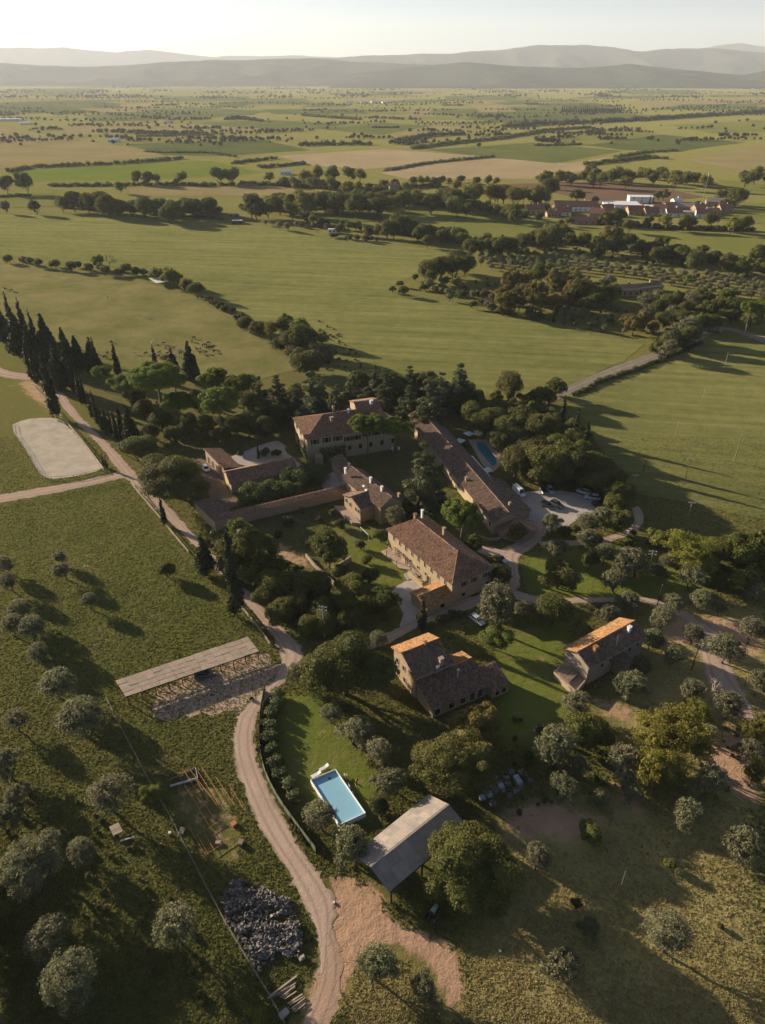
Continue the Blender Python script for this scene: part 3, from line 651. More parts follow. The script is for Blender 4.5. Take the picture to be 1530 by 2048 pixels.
# lower porch with stone piers by the corner
d = MB(); d.box(h.P(3.2, -1.6, 1.6), (2.2, 2.6, 3.2), np.array((h.u, h.v, (0, 0, 1)))); d.build('porch', M['plaster'], h.root)
VILLA = h

# courtyard outbuilding: two wings in an L
h = House('courtyard_outbuilding', 'low red roofed L shaped outbuilding framing the gravel courtyard', 'outbuilding', (461.4, 966.3), (594, 939), (447, 929), 3.6)
h.gable(0, h.L, 0, 8.6, 3.6, 5.5, mat='tile')
a = G(409.5, 897.6, 4.2) - h.o; x_ = a @ h.u; y_ = a @ h.v
# left wing runs from the front wing's rear corner to the far end
q = [h.u * 0, h.v * 0]
wA = G(409.5, 898, 4.8); wB = G(458, 942, 4.8); wC = G(443, 899, 3.2)
w2 = House('courtyard_wing', 'narrow red roofed wing with a sunlit end wall beside the parked white car', 'outbuilding', (409.5, 898), (447, 935), (440, 899), 4.8)
w2.walls(0, w2.L, 0, 5.2, 4.8, None, False, False, 'stone', e2=3.4)
mb = MB()
for x in (0.0, w2.L - .45): mb = MB(); mb.prism([w2.P(x + .002, .46, 3.3), w2.P(x + .002, 4.74, 3.3), w2.P(x + .002, .46, 4.74)], w2.u * .44); mb.build('gable_end', M['stone'], w2.root)
w2.roof([[(w2.L + .4, 5.7, 3.28), (-.4, 5.7, 3.28), (-.4, -.4, 4.95), (w2.L + .4, -.4, 4.95)]], 'tile')
for t in (2.5, 6.0, 9.5): w2.window('F', t, 1.6, 1.7, 2.6, kind='door')

# boundary wall with a tiled coping, and its lean-to
a = G(428, 1040, 3.2); b_ = G(700, 976, 3.2)
t = thing('boundary_wall', 'long brick garden wall with a broad sunlit tiled coping', 'wall', (a[0], a[1], 0))
d = b_ - a; d[2] = 0; L = np.linalg.norm(d); u = d / L; nrm = np.array((-u[1], u[0], 0))
mb = MB(); mb.prism([u * 0 + (0, 0, -.4), u * L + (0, 0, -.4), u * L + (0, 0, 3.0), u * 0 + (0, 0, 3.0)], nrm * .5); wl = mb.build('wall', M['stone'], t)
cp = [u * 0 - nrm * .35 + (0, 0, 2.95), u * L - nrm * .35 + (0, 0, 2.95), u * L + nrm * 1.9 + (0, 0, 3.55), nrm * 1.9 + (0, 0, 3.55)]
mb = MB(); mb.prism(cp, (0, 0, -.12)); r_ = mb.build('coping', M['tile_new'], t); v, f = tiles_on(cp); obj('coping_tiles', mesh('coping_tiles', v, f, [M['tile']]), r_, kind='stuff')
ROADPOLYS.append(np.array([a, b_, b_ + nrm * 2, a + nrm * 2])[:, :2])
h = House('lean_to', 'dark single pitch shed along the brick corner wall beside the road', 'shed', (389, 1004), (429, 1042), (420, 985), 3.4)
h.walls(0, h.L, 0, 6.5, 3.6, None, False, False, 'stone', e2=2.6)
h.roof([[(h.L + .2, 6.9, 2.5), (-.2, 6.9, 2.5), (-.2, -.3, 3.7), (h.L + .2, -.3, 3.7)]], 'tile_grey')
t_door = h.window('K', 4, 1.1, 2.0, 2.0, y1=6.5, kind='door')

# middle house
h = House('middle_house', 'stone house with two roof lights and a projecting wing by the brick wall', 'house', (684.6, 953.4), (761, 1013.5), (804.9, 999.8), 6.0)
h.gable(0, h.L, 0, h.W, 6.0, 8.3, mat='tile_grey', wall='stone')
# wing: ridge perpendicular to the main ridge
wx0, wx1 = h.L * .40, h.L * .82; wd = 4.4; zc = 7.6
mb = MB()
mb.prism([h.P(wx0, -wd, -.6), h.P(wx1, -wd, -.6), h.P(wx1, -wd, 5.2), h.P((wx0 + wx1) / 2, -wd, 6.6), h.P(wx0, -wd, 5.2)], h.v * .45)
for x, dd in ((wx0, 1), (wx1, -1)): mb.prism([h.P(x, -wd + .45, -.6), h.P(x, -.01, -.6), h.P(x, -.01, 5.2), h.P(x, -wd + .45, 5.2)], h.u * .44 * dd)
mb.build('wall', M['stone'], h.root)
xm = (wx0 + wx1) / 2; yb = h.W * .42
h.roof([[(wx0 - .4, yb, 5.05), (wx0 - .4, -wd - .4, 5.05), (xm, -wd - .4, 6.75), (xm, yb, 6.75)], [(wx1 + .4, -wd - .4, 5.05), (wx1 + .4, yb, 5.05), (xm, yb, 6.75), (xm, -wd - .4, 6.75)]], 'tile_grey', [((xm, -wd - .4, 6.75), (xm, yb, 6.75))])
for t_, z in ((wx0 + 1.2, 3.9), (wx0 + 3.4, 3.6), (wx1 - 2.2, 3.6), (wx1 - .9, 3.6)): h.window('F', t_, z, .9, 1.2, y0=-wd, shut=False)
h.window('R', h.W * .45, 4.2, 1.2, 1.7, shut=False)
for t_ in (1.8, 4.2): h.window('F', t_, 4.0, .8, 1.2, shut=False)
for x, y, z, hh, mt in ((1.2, .5, 8.1, 1.0, 'white'), (h.L * .52, h.W * .44, 8.0, 1.5, 'white'), (h.L * .80, h.W * .44, 8.0, 1.3, 'white'), (h.L * .96, h.W * .93, 6.2, 1.3, 'plaster')): h.chimney(x, y, z, hh, .65, mt)
for x, y in ((wx0 + 1.0, h.W * .16), (wx0 + 3.0, h.W * .1)):
    mb = MB(); e_ = np.array((0, 0, 0)); z = 6.0 + y * (2.3 / (h.W / 2)) + .22
    mb.prism([h.P(x, y, z), h.P(x + .9, y, z), h.P(x + .9, y + 1.0, z + .4), h.P(x, y + 1.0, z + .4)], (0, 0, -.12)); mb.build('roof_light', M['liner'], h.roofs[0])
l2 = House('lean_to', 'small grey roofed link building between the villa corner and the middle house', 'shed', (663, 917.5), (688, 948), (685, 917.5), 4.0)
l2.walls(0, l2.L, 0, l2.W, 4.0, None, False, False, 'stone_grey', e2=5.0)
l2.roof([[(-.3, -.35, 3.95), (l2.L + .3, -.35, 3.95), (l2.L + .3, l2.W + .3, 5.1), (-.3, l2.W + .3, 5.1)]], 'tile_grey'); l2.chimney(l2.L * .8, l2.W * .8, 4.6, 1.2, .6, 'white')
mb = MB()
P = GP([(668, 1003), (693, 1003), (722, 1038), (703, 1036)], 2.4); c0 = P.mean(0)
t = thing('terrace_wall', 'raised brown terrace edge in front of the projecting stone wing', 'terrace', (c0[0], c0[1], 0)); mb.prism(P - (c0[0], c0[1], 0) - (0, 0, 1.5), (0, 0, -1.4)); mb.build('deck', M['paving'], t)

# the large farmhouse
h = House('farmhouse', 'large hip roofed farmhouse with a row of narrow windows on its sunlit wall', 'farmhouse', (776.5, 1057.6), (905, 1166), (979.6, 1129.8), 6.3)
FH = h; zr = 9.6
h.gable(0, h.L, 0, h.W, 6.3, zr, h.W * .33, h.W * .50, mat='tile', wall='plaster')
for k in range(9): h.window('F', h.L * (.10 + .1 * k), 4.9, .55 if k != 6 else .6, 1.35, shut=False)
for k in (.27, .38, .5, .62): h.window('F', h.L * k, 2.3, .8, .8, shut=False)
h.window('F', h.L * .66, 1.2, 1.3, 2.3, kind='door'); h.window('F', h.L * .19, 1.2, 1.2, 2.2, kind='door')
for k in (.3, .55, .85): h.window('R', h.W * k, 4.6, .8, 1.3)
h.window('R', h.W * .3, 1.4, 1.1, 1.1, shut=False); h.window('R', h.W * .9, 1.3, 1.2, 2.2, kind='door')
h.chimney(h.W * .30, h.W * .5, zr - .5, 1.5, .8, 'tile'); h.chimney(h.W * .25, h.W * .72, zr - 2.4, 3.4, .6, 'white'); h.chimney(h.L * .45, h.W * .72, zr - 1.7, 2.3, .7, 'plaster')
# annex in front of the facade: ridge square to it
ax0, ax1, ad = h.L * .80, h.L * 1.03, 8.0; xm = (ax0 + ax1) / 2
mb = MB()
mb.prism([h.P(ax0, -ad, -.5), h.P(ax1, -ad, -.5), h.P(ax1, -ad, 2.9), h.P(xm, -ad, 4.0), h.P(ax0, -ad, 2.9)], h.v * .45)
for x, dd in ((ax0, 1), (ax1, -1)): mb.prism([h.P(x, -ad + .45, -.5), h.P(x, -.01, -.5), h.P(x, -.01, 2.9), h.P(x, -ad + .45, 2.9)], h.u * .44 * dd)
mb.build('annex', M['plaster'], h.root)
h.roof([[(ax0 - .4, -.02, 2.75), (ax0 - .4, -ad - .4, 2.75), (xm, -ad - .4, 4.15), (xm, -.02, 4.15)], [(ax1 + .4, -ad - .4, 2.75), (ax1 + .4, -.02, 2.75), (xm, -.02, 4.15), (xm, -ad - .4, 4.15)]], 'tile_new', [((xm, -ad - .4, 4.15), (xm, -.02, 4.15))])
h.window('R', -3.4, 1.5, 1.2, 1.3, x1=ax1, shut=False)
ROADPOLYS.append(np.array([h.P(ax0, -ad), h.P(ax1, -ad), h.P(ax1, 0), h.P(ax0, 0)])[:, :2] + h.o[:2])
mb = MB()
mb.prism([h.P(h.L * .47, -2.6, .1), h.P(h.L * .47, -2.2, .1), h.P(h.L * .47, -2.2, 1.7), h.P(h.L * .47, -2.6, 1.7)], h.u * 6.2); mb.prism([h.P(h.L * .47 + 6.2, -2.6, .1), h.P(h.L * .47 + 6.2, -.02, .1), h.P(h.L * .47 + 6.2, -.02, .9), h.P(h.L * .47 + 6.2, -2.6, 1.2)], h.u * .35)
mb.build('ramp_wall', M['plaster'], h.root)
# pergola on the terrace
c = G(792, 1108, 2.4); t = thing('pergola', 'wooden pergola shading the paved terrace by the large farmhouse', 'pergola', (c[0], c[1], 0.14))
for i in (-1, 1):
    for j in (-1, 1):
        mb = MB(); mb.tube(h.u * 2.4 * i + h.v * 1.4 * j, h.u * 2.4 * i + h.v * 1.4 * j + np.array((0, 0, 2.3)), .11, .11); mb.build('post', M['wood'], t)
for k in range(7): mb = MB(); mb.bar(h.u * (-2.6 + k * .87) + h.v * -1.7 + np.array((0, 0, 2.4)), h.u * (-2.6 + k * .87) + h.v * 1.7 + np.array((0, 0, 2.4)), .14); mb.build('beam', M['wood_pale'], t)

# long low barn
h = House('long_barn', 'very long low barn with a weathered ridged roof next to the car park', 'barn', (828.5, 848.7), (987.4, 1043), (1030.5, 1042.4), 4.4)
LB = h; h.W = 9.2; zr = 6.5
h.gable(0, h.L, 0, h.W, 4.4, zr, mat='tile_grey', wall='plaster', yr=4.6)
h.gable(-7, -.5, .6, 8.6, 5.0, 7.0, mat='tile', wall='plaster', yr=4.6)
x0 = h.L * .64; h.walls(x0, h.L - 5, h.W + .02, h.W + 4.6, 3.9, None, False, False, 'plaster', e2=2.7)
h.roof([[(h.L - 4.8, h.W + 5, 2.65), (x0 - .2, h.W + 5, 2.65), (x0 - .2, h.W + .5, 4.05), (h.L - 4.8, h.W + .5, 4.05)]], 'tile_grey')
for t_ in (.08, .30, .42, .52, .62, .90, .97): h.window('F', h.L * t_, 2.4, 1.0, 1.4, shut=False)
h.window('R', 5.2, 2.9, 1.3, 1.5); h.window('R', 2.2, 1.1, 1.2, 2.1, kind='door')
h.chimney(h.L * .93, 6.9, 5.2, 1.2, .6); h.chimney(h.L * .66, 1.2, 4.6, 1.3, .6)
# half-round end bay
mb = MB(); rf = MB(); cx, cy, rr = h.L + .01, h.W * .72, 5.4; pr = []
for k in range(13): a = -math.pi / 2 + math.pi * k / 12; pr.append((cx + math.cos(a) * rr, cy + math.sin(a) * rr))
for (xa, ya), (xb, yb_) in zip(pr[:-1], pr[1:]):
    q0, q1 = h.P(xa, ya), h.P(xb, yb_); n_ = (h.P(cx, cy) - (q0 + q1) / 2); n_ /= np.linalg.norm(n_)
    mb.prism([q0 + (0, 0, -.5), q1 + (0, 0, -.5), q1 + (0, 0, 2.6), q0 + (0, 0, 2.6)], n_ * .35)
    rf.prism([q0 - n_ * .35 + (0, 0, 2.6), q1 - n_ * .35 + (0, 0, 2.6), h.P(cx, cy, 4.3)], (0, 0, -.14))
mb.build('bay_wall', M['stone'], h.root); rf.build('bay_roof', M['tile'], h.root)
# white awning along the barn
P = [G(921, 905.6, 3.9), G(956.8, 949, 3.9), G(983, 955.7, 2.7), G(945.7, 911.6, 2.7)]; c = np.mean(P, 0) * (1, 1, 0)
t = thing('awning', 'long white fabric awning between the barn and the turquoise pool', 'awning', tuple(c))
for k in range(2):
    f0, f1 = k / 2 + .004, (k + 1) / 2 - .004; q = [P[0] + (P[1] - P[0]) * f0, P[0] + (P[1] - P[0]) * f1, P[3] + (P[2] - P[3]) * f1, P[3] + (P[2] - P[3]) * f0]
    mb = MB(); mb.prism(np.array(q) - c, (0, 0, -.06)); mb.build('canopy', M['cloth'], t)
for q in (P[2], P[3], (P[2] + P[3]) / 2): mb = MB(); mb.tube(q * (1, 1, 0) - c, q - c - (0, 0, .07), .06, .06); mb.build('post', M['white'], t)

# two-part farmhouse below the garden road
h = House('farmhouse', 'two part farmhouse with a tall sunlit orange roof slope and a low dark wing', 'farmhouse', (788, 1294.5), (856.3, 1268.4), (837.7, 1345.4), 7.0)
zr = 8.6
hs = h
hs.gable(0, hs.L, 0, hs.W, 7.0, zr, mat='tile_new', wall='stone', yr=hs.W * .42, e2=6.4, mat2='tile_grey')  # one roof: sunlit and shaded slopes told apart by tile colour
low = G(876, 1411, 3.0) - h.o; yl0 = hs.W; yl1 = low @ hs.v; xr = (G(980, 1371.5, 3.0) - h.o) @ hs.u
xr2 = (G(968, 1294.5, 6.0) - h.o) @ hs.u
hs.walls(0.3, xr, yl0 + .02, yl1, 4.7, None, False, False, 'stone', e2=3.0)
yrr = yl0 - 1.0
mb = MB(); mb.prism([hs.P(.31, yl0 + .03, 2.9), hs.P(.31, yl1 - .46, 2.9), hs.P(.31, yl0 + .03, 4.85)], hs.u * .43); mb.build('gable_end', M['stone'], h.root); mb = MB(); mb.prism([hs.P(xr - .44, yl0 + .03, 2.9), hs.P(xr - .44, yl1 - .46, 2.9), hs.P(xr - .44, yl0 + .03, 4.85)], hs.u * .43); mb.build('gable_end', M['stone'], h.root)
hs.roof([[(0, yl1 + .4, 2.85), (xr + .3, yl1 + .4, 2.85), (xr + .3, yl0 - .0, 5.0), (0, yl0 - .0, 5.0)]], 'tile_brown')
hs.walls(hs.L + .02, xr, yl0 - 3.2, yl0, 4.0, None, False, False, 'stone', e2=4.7)
hs.roof([[(hs.L + .1, yl0 - 3.6, 3.95), (xr + .3, yl0 - 3.6, 3.95), (xr + .3, yl0 - .0, 5.05), (hs.L + .1, yl0 - .0, 5.05)]], 'tile_new', [((hs.L, yl0, 5.03), (xr, yl0, 5.03))])  # lit rear slope of the low roof, its sunlight put into the tile colour
hs.chimney(hs.L * .72, hs.W * .98, 6.2, 1.9, .8, 'stone_grey'); hs.chimney(hs.L * .62, hs.W * .45, zr - .3, .9, .5, 'tile'); hs.chimney(hs.L * 1.0, yl0 + 2.6, 4.6, 1.5, .4, 'concrete')
mb = MB(); mb.bar(hs.P(hs.L * .58, hs.W * 1.04, 5.4), hs.P(hs.L * .58, hs.W * 1.04, 6.8), .05); c = hs.P(hs.L * .58, hs.W * 1.04 + .1, 6.9)
mb.box(c, (.75, .08, .75), np.array((hs.u, hs.v, (0, 0, 1)))); mb.build('satellite_dish', M['white'], h.root)
for t_, z in ((1.6, 4.6), (4.2, 4.6), (1.8, 1.6), (4.6, 1.6)): hs.window('L', t_, z, .9, 1.3, shut=False)
for k, kd in ((.1, 'window'), (.35, 'window'), (.55, 'window'), (.72, 'door'), (.86, 'door')): hs.window('K', xr * k, 1.35, 1.2, 1.6 if kd == 'window' else 2.2, y1=yl1, kind=kd, shut=False)
mb = MB(); mb.box(hs.P(-.12, .4, 2.2), (.5, .9, 3.6), np.array((hs.u, hs.v, (0, 0, 1)))); 
# small wing at the right end of the low roof
wl_ = (G(1032, 1379, 2.6) - h.o) @ hs.u; y0_, y1_ = yl0 + 2.2, yl1 + 1.6
hs.walls(xr + .02, wl_, y0_, y1_, 3.7, None, False, False, 'stone', e2=2.5)
hs.roof([[(xr - .3, y1_ + .4, 2.35), (wl_ + .3, y1_ + .4, 2.35), (wl_ + .3, y0_ - .2, 4.0), (xr - .3, y0_ - .2, 4.0)]], 'tile_brown')
mb = MB(); mb.prism([hs.P(wl_ - .44, y0_ + .46, 2.4), hs.P(wl_ - .44, y1_ - .46, 2.4), hs.P(wl_ - .44, y0_ + .46, 3.7)], hs.u * .43); mb.build('gable_end', M['stone'], h.root)
for k in (.3, .7): hs.window('K', xr + (wl_ - xr) * k, 1.3, 1.0, 1.5, y1=y1_, shut=False)
ROADPOLYS.append(np.array([hs.P(0, 0), hs.P(xr, 0), hs.P(xr, yl1), hs.P(0, yl1)])[:, :2] + h.o[:2])

# stone house with the orange roof
h = House('stone_house', 'stone house with one bright orange roof slope and one dark slope', 'house', (1178.4, 1332), (1289, 1269.6), (1128, 1298), 5.6)
SH = h; zr = 7.15
h.walls(0, h.L, 0, h.W, 5.6, zr, True, True, 'stone_grey')
o = .4; ym = h.W / 2; dz = (zr - 5.6) / ym * o
h.roof([[(-o, -o, 5.6 - dz), (h.L + o, -o, 5.6 - dz), (h.L + o, ym, zr), (-o, ym, zr)]], 'tile_grey')  # slope away from the sun: shade painted in as a darker tile
h.roof([[(h.L + o, h.W + o, 5.6 - dz), (-o, h.W + o, 5.6 - dz), (-o, ym, zr), (h.L + o, ym, zr)]], 'tile_new', [((-o, ym, zr), (h.L + o, ym, zr))])  # sunward slope of the same roof: sunlight painted in as orange tile
h.chimney(h.L * .2, ym * .55, zr - 1.1, 1.6, .8, 'tile_new'); h.chimney(h.L * .82, ym * .6, zr - 1.1, 1.7, .7, 'white')
mb = MB(); p0 = h.P(h.L * .52, .8, 5.8); mb.tube(p0, p0 + (0, 0, 3.4), .035, .025); mb.bar(p0 + (0, 0, 2.6) - h.u * .9, p0 + (0, 0, 2.6) + h.u * .9, .03); mb.build('aerial', M['wire'], h.root)
h.walls(h.L * .46, h.L * .62, -2.4, -.02, 3.2, None, False, False, 'stone', e2=4.0)
h.roof([[(h.L * .45, -2.8, 3.1), (h.L * .63, -2.8, 3.1), (h.L * .63, 0, 4.15), (h.L * .45, 0, 4.15)]], 'tile_grey')
for t_ in (.25, .4, .75, .9): h.window('F', h.L * t_, 3.6, .8, 1.1, shut=False)
mb = MB(); mb.tube(h.P(h.L * .44, -.1, 0), h.P(h.L * .44, -.1, 5.4), .06, .06); mb.tube(h.P(-.12, -.12, 0), h.P(-.12, -.12, 5.4), .06, .06); mb.build('downpipe', M['wood_dark'], h.root)
# terrace with a slatted pergola against the gable
T = GP([(1108.7, 1343.7), (1128, 1326), (1174, 1356.6), (1151.8, 1382.5)], 1.7); c = T.mean(0) * (1, 1, 0)
t = thing('terrace', 'brick terrace raised against the gable of the stone house', 'terrace', tuple(c)); mb = MB(); mb.prism(T - c - (0, 0, .5), (0, 0, -1.8)); mb.build('deck', M['paving'], t)
for a, b_ in ((T[0], T[3]), (T[0], T[1]), (T[3], T[2])): mb = MB(); mb.bar(a - c - (0, 0, .2), b_ - c - (0, 0, .2), .3, .64); mb.build('parapet', M['stone'], t)
t = thing('pergola', 'slatted timber pergola above the brick terrace of the stone house', 'pergola', tuple(c)); ex = (T[3] - T[0]); ey = (T[1] - T[0])
for k in range(12):
    f0 = .05 + k * .052; a = T[0] + ex * f0 + ey * .06 - c + (0, 0, .35); mb = MB(); mb.bar(a, a + ey * .9, .13, .2); mb.build('slat', M['wood_pale'], t)
for f0, f1 in ((0.04, .06), (.66, .06), (.04, .94), (.66, .94)): a = T[0] + ex * f0 + ey * f1 - c; mb = MB(); mb.bar(a - (0, 0, .5), a + (0, 0, .28), .14); mb.build('post', M['wood'], t)
for f1 in (.06, .94): a = T[0] + ex * .02 + ey * f1 - c + (0, 0, .2); mb = MB(); mb.bar(a, a + ex * .66, .12, .14); mb.build('beam', M['wood'], t)
# bare awning frame on the lawn side
t = thing('pipe_frame', 'thin bare pipe frame standing beside the orange roofed stone house', 'frame', tuple(h.P(-.5, h.W, 0) + h.o))
pts = [np.array((0, 0, 2.6)), h.u * 4 + (0, 0, 2.6), h.u * 4 + h.v * 3 + (0, 0, 2.6), h.v * 3 + (0, 0, 2.6)]
for k in range(4):
    mb = MB(); mb.tube(pts[k] * (1, 1, 0), pts[k], .04, .04); mb.build('post', M['wire'], t); mb = MB(); mb.tube(pts[k], pts[(k + 1) % 4], .04, .04); mb.build('rail', M['wire'], t)

# open-sided barn with a fibre cement roof
E0, E1, E2, E3 = G(705, 1711, 3.6), G(857, 1588.5, 3.6), G(934, 1652.6, 3.6), G(778, 1784, 3.6)
R0, R1 = G(740, 1733, 5.2), G(897, 1608.6, 5.2); c = ((E0 + E2) / 2) * (1, 1, 0)
t = thing('open_barn', 'open sided barn with a pale and a dark sheeted roof slope by the red clearing', 'barn', tuple(c))
for a0, a1, r0, r1 in ((E0, E1, R0, R1), (E3, E2, R0, R1)):
    nc, nr = 14, 2
    for i in range(nc):
        for j in range(nr):
            f0, f1 = i / nc, (i + 1.04) / nc; g0, g1 = j / nr, min(1, (j + 1.06) / nr)
            A = lambda f, g: (a0 + (a1 - a0) * f) * (1 - g) + (r0 + (r1 - r0) * f) * g
            # corrugated sheet
            n_ = 13; vv = []
            nn = np.cross(a1 - a0, r0 - a0); nn /= np.linalg.norm(nn); nn = nn if nn[2] > 0 else -nn
            for q in range(n_):
                ff = f0 + (f1 - f0) * q / (n_ - 1); zz = nn * (.035 * (q % 2) + .012 * j + .006 * (i % 2))
                vv += [A(ff, g0) + zz - c, A(ff, g1) + zz - c]
            fc = [(2 * q, 2 * q + 2, 2 * q + 3, 2 * q + 1) for q in range(n_ - 1)]
            obj('roof_panel', mesh('roof_panel', vv, np.array(fc), [M['metalroof']]), t)
mb = MB(); mb.bar(R0 - c + (0, 0, .06), R1 - c + (0, 0, .06), .4, .07); mb.build('ridge_cap', M['metalroof'], t)
for a0, a1 in ((E0, E1), (E3, E2)):
    for k in range(6):
        p = a0 + (a1 - a0) * (.03 + k * .188) - c; mb = MB(); mb.bar(p * (1, 1, 0) - (0, 0, .3), p - (0, 0, .12), .28); mb.build('post', M['wood_dark'], t)
    mb = MB(); mb.bar(a0 - c - (0, 0, .16), a1 - c - (0, 0, .16), .16, .22); mb.build('beam', M['wood_dark'], t)
for k in range(6):
    f_ = .03 + k * .188; p0 = E0 + (E1 - E0) * f_ - c; p1 = E3 + (E2 - E3) * f_ - c; mb = MB(); mb.bar(p0 - (0, 0, .3), p1 - (0, 0, .3), .12, .2); mb.build('truss', M['wood_dark'], t)
ROADPOLYS.append(np.array([E0, E1, E2, E3])[:, :2])

# reed-roofed carport
E0, E1, E2, E3 = G(231, 1362, 2.7), G(495.6, 1274, 2.7), G(517.8, 1302, 2.45), G(251, 1393, 2.45); c = ((E0 + E2) / 2) * (1, 1, 0)
t = thing('carport', 'long carport roofed with reed mats on eleven dark posts', 'carport', tuple(c))
nc = 16
for i in range(nc):
    for j in range(4):
        f0, f1 = i / nc + .0006, (i + 1) / nc - .0006; g0, g1 = j / 4 - .01, (j + 1) / 4 + .01
        A = lambda f, g: (E0 + (E1 - E0) * f) * (1 - g) + (E3 + (E2 - E3) * f) * g
        j1 = rng.normal(0, .03, 4); q = np.array([A(f0, g0), A(f1, g0), A(f1, g1), A(f0, g1)]) - c; q[:, 2] += .02 * (3 - j) + .03 * rng.random() ; q[:, 1] += (rng.normal(0, .05) if j in (0, 3) else 0)
        mb = MB(); mb.prism(q, (0, 0, -.05)); mb.build('reed_mat', M['reed'], t)
for (a0, a1, h_) in ((E0, E1, 2.6), (E3, E2, 2.35)):
    for k in range(11):
        p = a0 + (a1 - a0) * (.012 + k * .0976) - c; mb = MB(); mb.tube(p * (1, 1, 0) - (0, 0, .3), p * (1, 1, 0) + (0, 0, h_), .12, .11, 6); mb.build('post', M['wood_dark'], t)
    mb = MB(); mb.bar(a0 * (1, 1, 0) + (0, 0, h_ - .12) - c, a1 * (1, 1, 0) + (0, 0, h_ - .12) - c, .12, .18); mb.build('beam', M['wood_dark'], t)
for k in range(11):
    f_ = .012 + k * .0976; p0 = E0 + (E1 - E0) * f_ - c; p1 = E3 + (E2 - E3) * f_ - c; mb = MB(); mb.bar(p0 * (1, 1, 0) + (0, 0, 2.52), p1 * (1, 1, 0) + (0, 0, 2.3), .09, .12); mb.build('rafter', M['wood_dark'], t)
# ------------------------------------------------------------------ trees: one crown mesh and one trunk mesh per variant, shared by the copies
def unit(v): return v / np.maximum(np.linalg.norm(v, axis=-1, keepdims=True), 1e-9)
def rdir(n, r): return unit(r.normal(size=(n, 3)))
def cards(P, Nn, size, r, aspect=1.0, spread=0.8):
    n = len(P); nn = unit(Nn + spread * r.normal(size=(n, 3)))
    t = unit(np.cross(nn, r.normal(size=(n, 3)))); b_ = np.cross(nn, t); s = size * r.uniform(.6, 1.35, (n, 1)); 
    v = np.stack([P - t * s * .5, P + b_ * s * .32 * aspect, P + t * s * .5, P - b_ * s * .32 * aspect], 1)
    return v.reshape(-1, 3), np.arange(n * 4).reshape(n, 4)
_ico = None
def ico(sub=1):
    import bmesh
    bm = bmesh.new(); bmesh.ops.create_icosphere(bm, subdivisions=sub, radius=1)
    v = np.array([x.co[:] for x in bm.verts]); f = np.array([[q.index for q in x.verts] for x in bm.faces]); bm.free(); return v, f
ICO1 = ico(1); ICO2 = ico(2)
def crown_from_lobes(C, R, n, leaf, r, mat, inner=0.72, up=0.25, spread=.8, name='crown', shell=(.80, 1.06), gap=-9.0):
    """C (k,3), R (k,3): foliage lobes; leaf cards over their outer shells, and a lumpy inner mass"""
    C = np.asarray(C, float); R = np.asarray(R, float); k = len(C)
    area = (R[:, 0] * R[:, 1] + R[:, 0] * R[:, 2] + R[:, 1] * R[:, 2]); w = area / area.sum()
    m_ = int(n * (1.7 if gap < -3 else 2.6)); li = r.choice(k, m_, p=w); d = rdir(m_, r)
    d[:, 2] = np.where((d[:, 2] < -.3) & (r.random(m_) < .6), -d[:, 2], d[:, 2])
    P = C[li] + R[li] * d * r.uniform(*shell, (m_, 1))
    keep = np.ones(m_, bool)
    for j in range(k):
        q = np.sum(((P - C[j]) / R[j]) ** 2, 1); keep &= ~((q < .62) & (li != j))
    fr = 5.2 / max(R[:, 0].max(), .05) * np.ones(3) if R[:, 0].max() > 1 else np.array((21., 21., 23.)); ph = r.uniform(0, 6.28, 6)
    q3 = P * fr; nz = np.sin(q3[:, 0] + 1.3 * np.sin(q3[:, 1] * .8 + ph[0]) + ph[1]) + np.sin(q3[:, 1] + 1.2 * np.sin(q3[:, 2] * .9 + ph[2]) + ph[3]) + np.sin(q3[:, 2] * 1.1 + 1.2 * np.sin(q3[:, 0] * .7 + ph[4]) + ph[5])
    keep &= nz + r.normal(0, .35, m_) > gap
    P, d = P[keep][:n], d[keep][:n]
    v, f = cards(P, d + np.array((0, 0, up)), leaf, r, spread=spread)
    vs, f3, o_ = [v], [], len(v)
    iv, jf = ICO1
    for j in range(k):
        vv = C[j] + R[j] * iv * inner * r.uniform(.85, 1.15, (len(iv), 1)); vs.append(vv); f3.append(jf + o_); o_ += len(iv)
    return mesh(name, np.concatenate(vs), [f, np.concatenate(f3)], [mat])
def trunk_mesh(h, r0, tips, r, mat, name='trunk', lean=0.05):
    mb = MB(); p = np.array((0, 0, -.02)); n = 3; pts = [p]
    top = np.array((r.normal(0, lean), r.normal(0, lean), h))
    for i in range(1, n + 1): pts.append(p + (top - p) * i / n + r.normal(0, lean * .3, 3) * (1, 1, 0))
    for i in range(n): mb.tube(pts[i], pts[i + 1], r0 * (1 - .2 * i / n), r0 * (1 - .2 * (i + 1) / n), 7)
    for tp in tips: 
        tp = np.asarray(tp, float); mid = pts[-1] + (tp - pts[-1]) * .5 + r.normal(0, .02, 3); mb.tube(pts[-1], mid, r0 * .55, r0 * .38, 5); mb.tube(mid, tp, r0 * .38, r0 * .16, 5)
    return mb.me(name, [mat])
KIND = {}   # kind -> (trunk height, crown height) in crown widths
